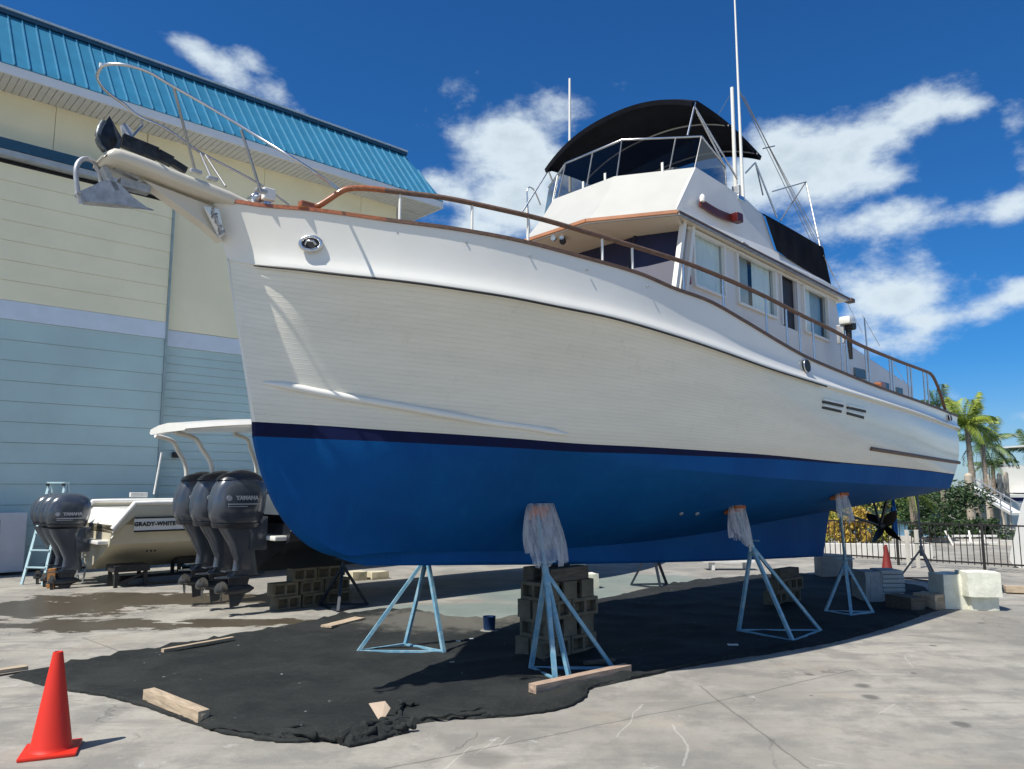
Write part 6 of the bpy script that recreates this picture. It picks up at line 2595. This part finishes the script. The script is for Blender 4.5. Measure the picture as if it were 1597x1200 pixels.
g1 = ground(196, 914)
support(198, 914, .62, z0B + .02, 'black iron trestle under the after part of the lettered boat')
support(300, 900, .8, z0B + .05, 'black iron trestle under the forward part of the lettered boat')
g = ground(290, 905)
lo_ = thing('trailer_rail', W(to_st(ground(235, 912))[0], to_st(ground(235, 912))[1]), 'low dark steel skid lying on the ground under the lettered boat', 'skid', rotz=ROTZ)
MB().bevbox((.9, 0, .09), (2.6, .12, .10), .01).build('beam', mat('blue_grey_steel', (.05, .07, .09), rough=.6), lo_)
MB().bevbox((.9, .5, .09), (2.6, .12, .10), .01).build('beam', M_iron, lo_)
bs = pixbox(277, 300, 868, 884, .3, 'blue_saddle', mat('blue_saddle_paint', (.05, .22, .36), rough=.6), 'bright blue saddle block between the two outboard boats', 'block', None, 20, 9, zbase=.22)
pixbox(281, 297, 884, 898, .2, 'saddle_post', M_iron, 'dark post under the bright blue saddle block', 'block', None, 20, 9, zbase=.0)
pixbox(71, 81, 889, 918, .12, 'wood_chock', mat('orange_wood', (.45, .20, .06), rough=.8), 'orange brown wooden post beside the foot of the stepladder', 'timber', None, 20, 9)
for sA_, lb in ((2.6, 'after'), (5.2, 'forward')):
    pass

# ladders
M_lad = mat('pale_blue_ladder', (.38, .52, .56), rough=.5, var=.1)


def stepladder(gx, h, w, label, rot):
    t = thing('stepladder', gx, label, 'ladder', rotz=rot)
    fr = lambda f, s: Vector((s * (w / 2 + .05 * (1 - f)), -.42 * (1 - f), h * f))
    bk = lambda f, s: Vector((s * (w / 2 + .03 * (1 - f)), .42 * (1 - f) + .05, h * f))
    for s in (-1, 1):
        MB().bar(fr(0, s), fr(1, s), .05, .03, up=(0, 1, 0)).build('rail', M_lad, t)
        MB().bar(bk(0, s), bk(1, s), .035, .025, up=(0, 1, 0)).build('rear_rail', M_lad, t)
    nst = max(3, int(h / .31))
    for k in range(1, nst):
        f = k / nst
        MB().box((fr(f, -1) + fr(f, 1)) / 2, ((fr(f, 1) - fr(f, -1)).x, .08, .022)).build('step', M_lad, t)
    for k in range(1, nst, 2):
        f = k / nst
        MB().box((bk(f, -1) + bk(f, 1)) / 2, ((bk(f, 1) - bk(f, -1)).x, .025, .022)).build('rear_brace', M_lad, t)
    MB().bevbox((0, .02, h + .015), (w + .05, .14, .03), .005).build('top_cap', M_lad, t)
    for s in (-1, 1):
        MB().box((s * w / 2, -.04, h - .02), (.045, .05, .05)).build('hinge', M_black, t)
    return t


g = ground(42, 912)
hl = 154 / 1200 * g.y * .99
stepladder(g + Vector((.22, .35, 0)), hl, .36, 'pale blue stepladder standing open left of the motors of the lettered boat', R(-12))
t = thing('boarding_ladder', ground(122, 909), 'thin dark metal ladder leaning at the transom of the lettered boat', 'ladder', rotz=0)
h_ = 1.12
for s in (-1, 1):
    MB().bar(Vector((s * .075, 0, 0)), Vector((s * .075 + .20, .05, h_)), .022, .03).build('rail', M_galv, t)
for k in range(1, 7):
    f = k / 7
    MB().box((.20 * f, .05 * f, h_ * f), (.14, .03, .03)).build('rung', M_galv, t)

# ================================================================ FENCE
M_fence = mat('black_fence_paint', (.016, .014, .014), rough=.5, var=.2)
fz = .98
fen = thing('picket_fence', FA, 'black metal picket fence along the yard edge behind the stern', 'fence', rotz=math.atan2(FD.y, FD.x))
s0f, s1f = -5.5, 14.0
for zf, nm in ((fz, 'top_rail'), (.16, 'bottom_rail')):
    MB().box(((s0f + s1f) / 2, 0, zf), (s1f - s0f, .03, .035)).build(nm, M_fence, fen)
pk = None
x = s0f
sp_ = .125
k = 0
while x < s1f:
    if pk is None:
        pk = MB().box((0, 0, fz / 2 + .05), (.016, .016, fz - .12)).build('picket', M_fence, fen)
        o = pk
    else:
        o = pk.copy(); COL.objects.link(o); o.parent = fen
    o.location = (x, 0, 0)
    x += sp_
for xp in (-3.2, -1.6, 0.0, 1.75, 3.5, 5.2, 6.9, 8.6, 10.3):
    MB().box((xp + .06, 0, fz / 2 + .03), (.05, .05, fz + .06)).build('post', M_fence, fen)
# two pale gate posts
for px in (1410, 1425):
    g = ground(px, 888)
    g += FN * .35
    o = MB().bevbox((0, 0, .42), (.07, .07, .84), .008).build('gate_post', mat('pale_post', (.55, .52, .45), rough=.7), None, loc=g)
    tag(o, 'pale thin gate post behind the fence, %s of the two by the dark blue stand' % ('left' if px == 1410 else 'right'), 'post')

# ================================================================ BEYOND THE FENCE
def atY(px, py, Y):
    r = ray(px, py)
    k = Y / r.y
    return Vector((r.x * k, Y, EYE + r.z * k))


# low white kerb wall beyond the fence
a = ground(1240, 862); b = ground(1452, 870)
mb = MB()
mb.bar(Vector((a.x - 6, a.y, .16)), Vector((b.x, b.y, .16)), .3, .34)
tag(mb.build('kerb_wall', mat('white_kerb', (.62, .60, .55), rough=.9, var=.1)), 'low white kerb wall beyond the fence, under the yellow shrubs', 'wall')


def leaf_mesh(n, rad, sz, cols, seed, up=.3, shape=(1, 1, 1)):
    """cloud of small leaf faces through a lumpy volume"""
    rg = random.Random(seed)
    mb = MB()
    lumps = [(Vector((rg.uniform(-.6, .6) * rad * shape[0], rg.uniform(-.6, .6) * rad * shape[1], rg.uniform(-.4, .7) * rad * shape[2])), rad * rg.uniform(.25, .5)) for _ in range(9)]
    for _ in range(n):
        c, r = rg.choice(lumps)
        d = Vector((rg.gauss(0, 1), rg.gauss(0, 1), rg.gauss(0, 1))).normalized()
        p = c + Vector((d.x * shape[0], d.y * shape[1], d.z * shape[2])) * r * rg.random() ** .35
        a = Vector((rg.gauss(0, 1), rg.gauss(0, 1), rg.gauss(0, .6) + up)).normalized()
        b_ = a.cross(Vector((rg.gauss(0, 1), rg.gauss(0, 1), rg.gauss(0, 1)))).normalized()
        s = sz * rg.uniform(.6, 1.3)
        mb.add([p - a * s, p + b_ * s * .35, p + a * s, p - b_ * s * .35], [(0, 1, 2, 3)])
    return mb


def leafmat(name, c1, c2, sc=2.5):
    m = mat(name, c1, rough=.55, col2=c2, scale=sc, detail=3, thr=(.4, .6))
    return m


M_croton = leafmat('yellow_green_leaves', (.10, .14, .02), (.42, .34, .04), 5)
M_crot2 = leafmat('orange_leaves', (.22, .12, .02), (.50, .36, .05), 6)
M_green = leafmat('green_leaves', (.035, .075, .018), (.10, .17, .04), 3)
M_dgreen = leafmat('dark_green_leaves', (.012, .030, .010), (.045, .085, .022), 3)
sh = [(1262, 838, 25.5, .55, M_croton), (1290, 840, 24, .75, M_croton), (1310, 845, 23.4, .55, M_crot2), (1330, 835, 24.4, .85, M_croton), (1352, 842, 24.0, .7, M_crot2), (1375, 846, 24.6, .55, M_croton), (1318, 800, 27.5, 1.1, M_green), (1340, 790, 28, 1.2, M_croton)]
for i, (px, py, Y, r_, m_) in enumerate(sh):
    p = atY(px, py, Y)
    t = thing('garden_shrub', (p.x, p.y, 0), ['leftmost yellow green shrub past the end of the keel', 'yellow green shrub beyond the raked end of the keel', 'low orange leaved shrub behind the upright stand', 'larger yellow green shrub right of the upright stand', 'orange leaved shrub left of the red cone', 'small yellow green shrub just right of the red cone', 'green bush rising behind the shrubs under the stern', 'tall bright green bush left of the propeller'][i], 'shrub', group='shrubs beyond the fence')
    lm = leaf_mesh(900, r_, .075, None, 40 + i, up=1.0, shape=(1, 1, 1))
    for v in lm.v:
        v.z += max(r_ * .75, p.z)
    lm.build('foliage', m_, t, fixn=False)
    MB().tube([Vector((0, 0, 0)), Vector((0, 0, max(r_ * .75, p.z)))], .03, 6).build('stem', M_drk, t)
# dark tree right of the propeller
for i, (px, py, Y, r_, m_, lb) in enumerate(((1470, 785, 30, 1.35, M_dgreen, 'dark green tree directly under the stern corner, behind the fence'), (1440, 790, 31, 1.15, M_green, 'lighter green tree left of the dark one under the stern'), (1418, 800, 33, 1.0, M_green, 'small green tree behind the brown palm trunk'), (1492, 800, 32, .9, M_dgreen, 'low dark tree left of the tan piling'))):
    p = atY(px, py, Y)
    t = thing('broadleaf_tree', (p.x, p.y, 0), lb, 'tree', group='trees beyond the fence')
    lm = leaf_mesh(2600, r_, .085, None, 70 + i, up=0, shape=(1.15, 1, .8))
    for v in lm.v:
        v.z += p.z
    lm.build('crown', m_, t, fixn=False)
    mb = MB().tube([Vector((0, 0, 0)), Vector((.05, 0, p.z * .6)), Vector((.1, 0, p.z))], [.12, .09, .05], 8)
    for k in range(4):
        a_ = k * 1.7
        mb.tube([Vector((.05, 0, p.z * .6)), Vector((r_ * .5 * math.cos(a_), r_ * .5 * math.sin(a_), p.z + .2))], [.05, .02], 6)
    mb.build('trunk', M_drk, t, smooth=50)


for i, (px, r_, lb) in enumerate(((1452, .5, 'low dark hedge plant behind the white cradle, leftmost of three'), (1492, .6, 'low dark hedge plant behind the white cradle, middle one of three'), (1545, .55, 'low dark hedge plant behind the white cradle, rightmost of three'))):
    p = atY(px, 842, 25.6)
    t = thing('hedge_plant', (p.x, p.y, 0), lb, 'shrub', group='shrubs beyond the fence')
    lm = leaf_mesh(1500, r_, .07, None, 140 + i, up=.5, shape=(1.5, 1, .8))
    for v in lm.v:
        v.z += .42
    lm.build('foliage', M_dgreen, t, fixn=False)
    MB().tube([Vector((0, 0, 0)), Vector((0, 0, .4))], .03, 6).build('stem', M_drk, t)


# palms
def frond(mb, L, droop, seed, wid=.42):
    rg = random.Random(seed)
    rib = []
    for i in range(13):
        q = i / 12
        rib.append(Vector((L * (q - .10 * q * q), 0, L * (.42 * q - droop * q * q))))
    mb.tube(rib, [.022 * (1 - .75 * i / 12) for i in range(13)], 4)
    for i in range(1, 13):
        for h in range(3):
            q = (i + h / 3 - .3) / 12
            if q > 1:
                continue
            j = min(11, int(q * 12)); f = q * 12 - j
            p = rib[j].lerp(rib[j + 1], f)
            ln = wid * L * math.sin(math.pi * (q * .82 + .12)) ** .7 * rg.uniform(.85, 1.1)
            for s in (-1, 1):
                d = Vector((.55, s * .8, -.30 - .3 * q + rg.uniform(-.12, .12))).normalized()
                e = p + d * ln * .55 + Vector((0, 0, .0))
                f_ = e + (d + Vector((0, 0, -.7))).normalized() * ln * .45
                w = .022 * L * .6
                mb.add([p, e + Vector((w, 0, 0)), f_, e - Vector((w, 0, 0))], [(0, 1, 2, 3)])


fr_meshes = {}


def palm(px, py, Y, L, label, m_, seed, n=15, group='palms beyond the fence'):
    c = atY(px, py, Y)
    t = thing('palm_tree', (c.x, c.y, 0), label, 'palm tree', group=group)
    mb = MB()
    rg = random.Random(seed)
    lean = rg.uniform(-.3, .3)
    pts = [Vector((-lean * (1 - q) ** 2, 0, c.z * q)) for q in [k / 10 for k in range(11)]]
    rs = [.15 - .05 * (k / 10) + (.012 if k % 2 else 0) for k in range(11)]
    mb.tube(pts, rs, 10)
    mb.build('trunk', mat('palm_trunk', (.26, .21, .16), rough=.9, var=.25, stretch=(1, 1, 9), scale=2), t, smooth=50)
    key = (m_.name, L)
    if key not in fr_meshes:
        lst = []
        for k, dr in enumerate((.25, .55, .95)):
            f = MB(); frond(f, L, dr, 5 + k)
            lst.append(f)
        fr_meshes[key] = lst
        fr_meshes[key + ('o',)] = [None] * 3
    for k in range(n):
        v = 0 if k < n * .3 else (1 if k < n * .7 else 2)
        proto = fr_meshes[key + ('o',)][v]
        if proto is None:
            o = fr_meshes[key][v].build('frond', m_, t, fixn=False)
            fr_meshes[key + ('o',)][v] = o
        else:
            o = proto.copy(); COL.objects.link(o); o.parent = t
        o.location = (0, 0, c.z)
        az = k * 2.4 + rg.uniform(-.3, .3)
        o.rotation_euler = (0, -R((52, 18, -8)[v] + rg.uniform(-8, 8)), az)
        sc_ = rg.uniform(.8, 1.1)
        o.scale = (sc_,) * 3
    return t


M_pf = leafmat('bright_palm_frond', (.12, .19, .025), (.30, .36, .05), 1.2)
M_pd = leafmat('dark_palm_frond', (.035, .075, .02), (.09, .15, .04), 1.2)
palm(1508, 662, 36, 1.6, 'tallest palm, bright yellow green, just right of the stern corner', M_pf, 1, 30)
palm(1548, 726, 46, 1.55, 'dark palm right of and below the tallest one', M_pd, 2, 16)
palm(1532, 692, 40, 1.8, 'darker palm between the two, its fronds reaching right', M_pd, 3, 14)
palm(1612, 705, 44, 1.6, 'palm cut by the right edge of the picture', M_pd, 6, 14)
palm(1422, 772, 27, 1.0, 'short palm with a brown trunk behind the fence, under the stern', M_pf, 4, 9)
palm(1462, 632, 44, 1.35, 'palm half hidden by the stern rail of the trawler', M_pd, 5, 13)

# far wood along the canal bank
mb = leaf_mesh(9000, 1.0, .30, None, 99, up=0, shape=(1, 1, 1))
mb.v = []
mb.f = []
rg = random.Random(12)
for i in range(16000):
    x = rg.uniform(5, 95)
    hgt = 1.9 + 1.1 * mnoise.noise(Vector((x * .12, 0, 0))) + .8 * mnoise.noise(Vector((x * .5, 3, 0)))
    p = Vector((x, 96 + rg.uniform(-3, 3), rg.uniform(-.6, max(.5, hgt))))
    a = Vector((rg.gauss(0, 1), rg.gauss(0, 1), rg.gauss(0, 1))).normalized() * .28
    b_ = a.cross(Vector((rg.gauss(0, 1), rg.gauss(0, 1), rg.gauss(0, 1)))).normalized() * .2
    mb.add([p - a, p + b_, p + a, p - b_], [(0, 1, 2, 3)])
tag(mb.build('far_trees', M_dgreen, fixn=False), 'dark green line of trees on the far bank of the canal', 'trees', kind='stuff')
mb = MB(); mb.box((60, 100, -.4), (400, 8, 1.2))
tag(mb.build('far_bank', M_green), kind='structure')

# dock with pilings
M_dock = mat('grey_dock_wood', (.30, .28, .25), rough=.9, var=.25)
M_tan = mat('tan_piling', (.42, .36, .28), rough=.9, var=.2, stretch=(1, 1, .3))
for i, (px, ytop, Y, r_, lb) in enumerate(((1510, 738, 31, .16, 'thick tan piling left of the white yacht'), (1538, 738, 40, .13, 'piling between the two yachts'), (1558, 738, 41, .12, 'thin piling in front of the yacht cabin'), (1568, 736, 41.5, .12, 'piling right of the thin one, by the yacht cabin'))):
    p = atY(px, ytop, Y)
    o = MB().tube([Vector((0, 0, -1.2)), Vector((0, 0, p.z - .1)), Vector((0, 0, p.z))], [r_, r_, r_ * .4], 10).build('dock_piling', M_tan, None, smooth=40, loc=(p.x, p.y, 0))
    tag(o, lb, 'piling', 'dock pilings')
a = atY(1450, 826, 27.5); b = atY(1575, 826, 27.5)
dk = thing('dock', (a.x, a.y, 0), 'grey wooden dock frame with posts behind the fence on the right', 'dock')
w = b.x - a.x
MB().box((w / 2, 0, a.z - .03), (w + .6, .9, .08)).build('deck', M_dock, dk)
for k in range(7):
    MB().tube([Vector((w * k / 6, -.4, -.9)), Vector((w * k / 6, -.4, a.z + .15))], .06, 8).build('post', M_dock, dk, smooth=40)
for k in range(2):
    MB().box((w / 2, -.42, a.z - .28 - .22 * k), (w, .05, .08)).build('stringer', M_dock, dk)
# low tender boat under the dock
a2_ = atY(1500, 862, 24.5)
tb = thing('boat_cradle', (a2_.x, a2_.y, 0), 'low white boat cradle standing on the ground beyond the fence', 'cradle')
for k in range(3):
    MB().bar(Vector((k * .55 - .3, -.1, 0)), Vector((k * .55 - .42 + .2 * (k % 2), .1, .44)), .05, .04).build('upright', M_wht, tb)
MB().box((.33, -.2, .30), (1.35, .05, .06)).build('rail', M_wht, tb)
MB().box((.33, -.2, .10), (1.35, .05, .06)).build('rail', M_wht, tb)
# gangway
a = atY(1514, 760, 34); b = atY(1585, 802, 30)
gw = thing('gangway', a, 'white sloping gangway running down behind the tan piling', 'gangway')
MB().bar(Vector((0, 0, 0)), b - a, .4, .10).build('walkway', M_wht, gw)
for s in (-1, 1):
    d = (b - a).normalized().cross(Vector((0, 0, 1))).normalized() * .19 * s
    MB().bar(d + Vector((0, 0, .35)), b - a + d + Vector((0, 0, .35)), .04, .04).build('handrail', M_galv, gw)
    for k in range(6):
        q = k / 5
        MB().bar((b - a) * q + d, (b - a) * q + d + Vector((0, 0, .35)), .03, .03).build('baluster', M_galv, gw)


def yacht(px, py, Y, L, label, flip=1, zoff=0):
    p = atY(px, py, Y)
    t = thing('moored_yacht', (p.x, p.y, -.7), label, 'yacht', rotz=R(180 if flip < 0 else 0), group='yachts moored across the canal')
    n = 16
    mb = MB()
    zt = p.z + .7
    for sg in (1, -1):
        rows = []
        for i in range(n + 1):
            q = i / n
            x = L * q
            hb_ = L * .14 * (1 - max(0, (q - .4) / .6) ** 2)
            sz = zt * (.86 + .22 * q * q)
            rows.append([Vector((x, sg * hb_, sz)), Vector((x, sg * hb_ * .97, sz * .55)), Vector((x - .0, sg * hb_ * .8, -.1)), Vector((x, 0, -.4))])
        mb.grid(rows)
    mb.build('hull', M_wht, t, smooth=40)
    dk_ = MB()
    dk_.grid([[Vector((L * i / n, L * .14 * (1 - max(0, (i / n - .4) / .6) ** 2) * s_, zt * (.86 + .22 * (i / n) ** 2))) for s_ in (-1, 1)] for i in range(n + 1)])
    dk_.build('deck', M_wht, t)
    MB().grid([[Vector((L * (.0 + .5 * i / 8), s_ * L * .142, zt * .80)) for s_ in (-1,)] + [Vector((L * (.0 + .5 * i / 8), s_ * L * .142, zt * .72)) for s_ in (-1,)] for i in range(9)]).build('hull_stripe', M_navy, t, fixn=False)
    h = L * .095
    cb = MB()
    cb.prism([Vector((L * .18, L * .10, zt * .9)), Vector((L * .68, L * .10, zt * .98)), Vector((L * .56, L * .10, zt + h)), Vector((L * .16, L * .10, zt + h))], L * .20, (0, -1, 0))
    c_o = cb.build('cabin', M_wht, t)
    for k in range(5):
        MB().box((L * (.22 + .07 * k), -L * .101, zt + h * .55), (L * .05, .02, h * .38)).build('window', mat('yacht_glass', (.04, .05, .06), rough=.1), c_o)
        MB().box((L * (.22 + .07 * k), L * .101, zt + h * .55), (L * .05, .02, h * .38)).build('window', mat('yacht_glass', (.04, .05, .06), rough=.1), c_o)
    MB().box((L * .33, 0, zt + h * 1.9), (L * .36, L * .22, .08)).build('hardtop', M_wht, t)
    for x in (.18, .28, .40, .48):
        for s_ in (-1, 1):
            MB().box((L * x, s_ * L * .095, zt + h * 1.45), (.07, .07, h * .9)).build('hardtop_post', M_wht, t)
    return t


yacht(1494, 770, 47, 9, 'small white yacht left of the larger one across the canal', 1)
yacht(1527, 762, 44, 13, 'larger white yacht with dark stripe at the right edge, across the canal', 1)

# white boat hull cut off by the right edge, standing on the yard
a = ground(1600, 886)
Yb = a.y
t = thing('white_boat_hull', (a.x, a.y, 0), 'glossy white boat hull cut off by the right edge of the photograph', 'boat')
rows = []
for i in range(14):
    q = i / 13
    pw = lambda px, py: atY(px, py, Yb) - a
    rows.append(q)
prof = [(1602, 765), (1597, 778), (1592, 792), (1586, 820), (1580, 845), (1575, 866), (1576, 876), (1586, 884), (1606, 890), (1650, 893)]
pts = smooth_path([atY(px, py, Yb) - a for px, py in prof], 4)
R_ = []
for i in range(18):
    q = i / 17
    row = []
    for p in pts:
        x = p.x + 5.5 * 0
        # the bow flank curves away to the right and behind
        bulge = 1 - (q) ** 2
        row.append(Vector((p.x + 2.9 * q, q * 3.4, max(.12, p.z + .25 * q))))
    R_.append(row)
mb = MB().grid(R_)
mb.build('hull', M_wht, t, smooth=60, fixn=False)
mb = MB()
mb.add([p for p in pts] + [Vector((pts[-1].x, 0, pts[0].z))], [tuple(range(len(pts) + 1))])
mb.build('transom', M_wht, t)
MB().bevbox((1.5, 1.6, .06), (1.2, .3, .12), .01).build('chock', M_drk, t)
lumber((1566, 925), (1640, 928), .25, .10, 'pale timber on the ground behind the sunlit blocks at the right edge', M_wood)
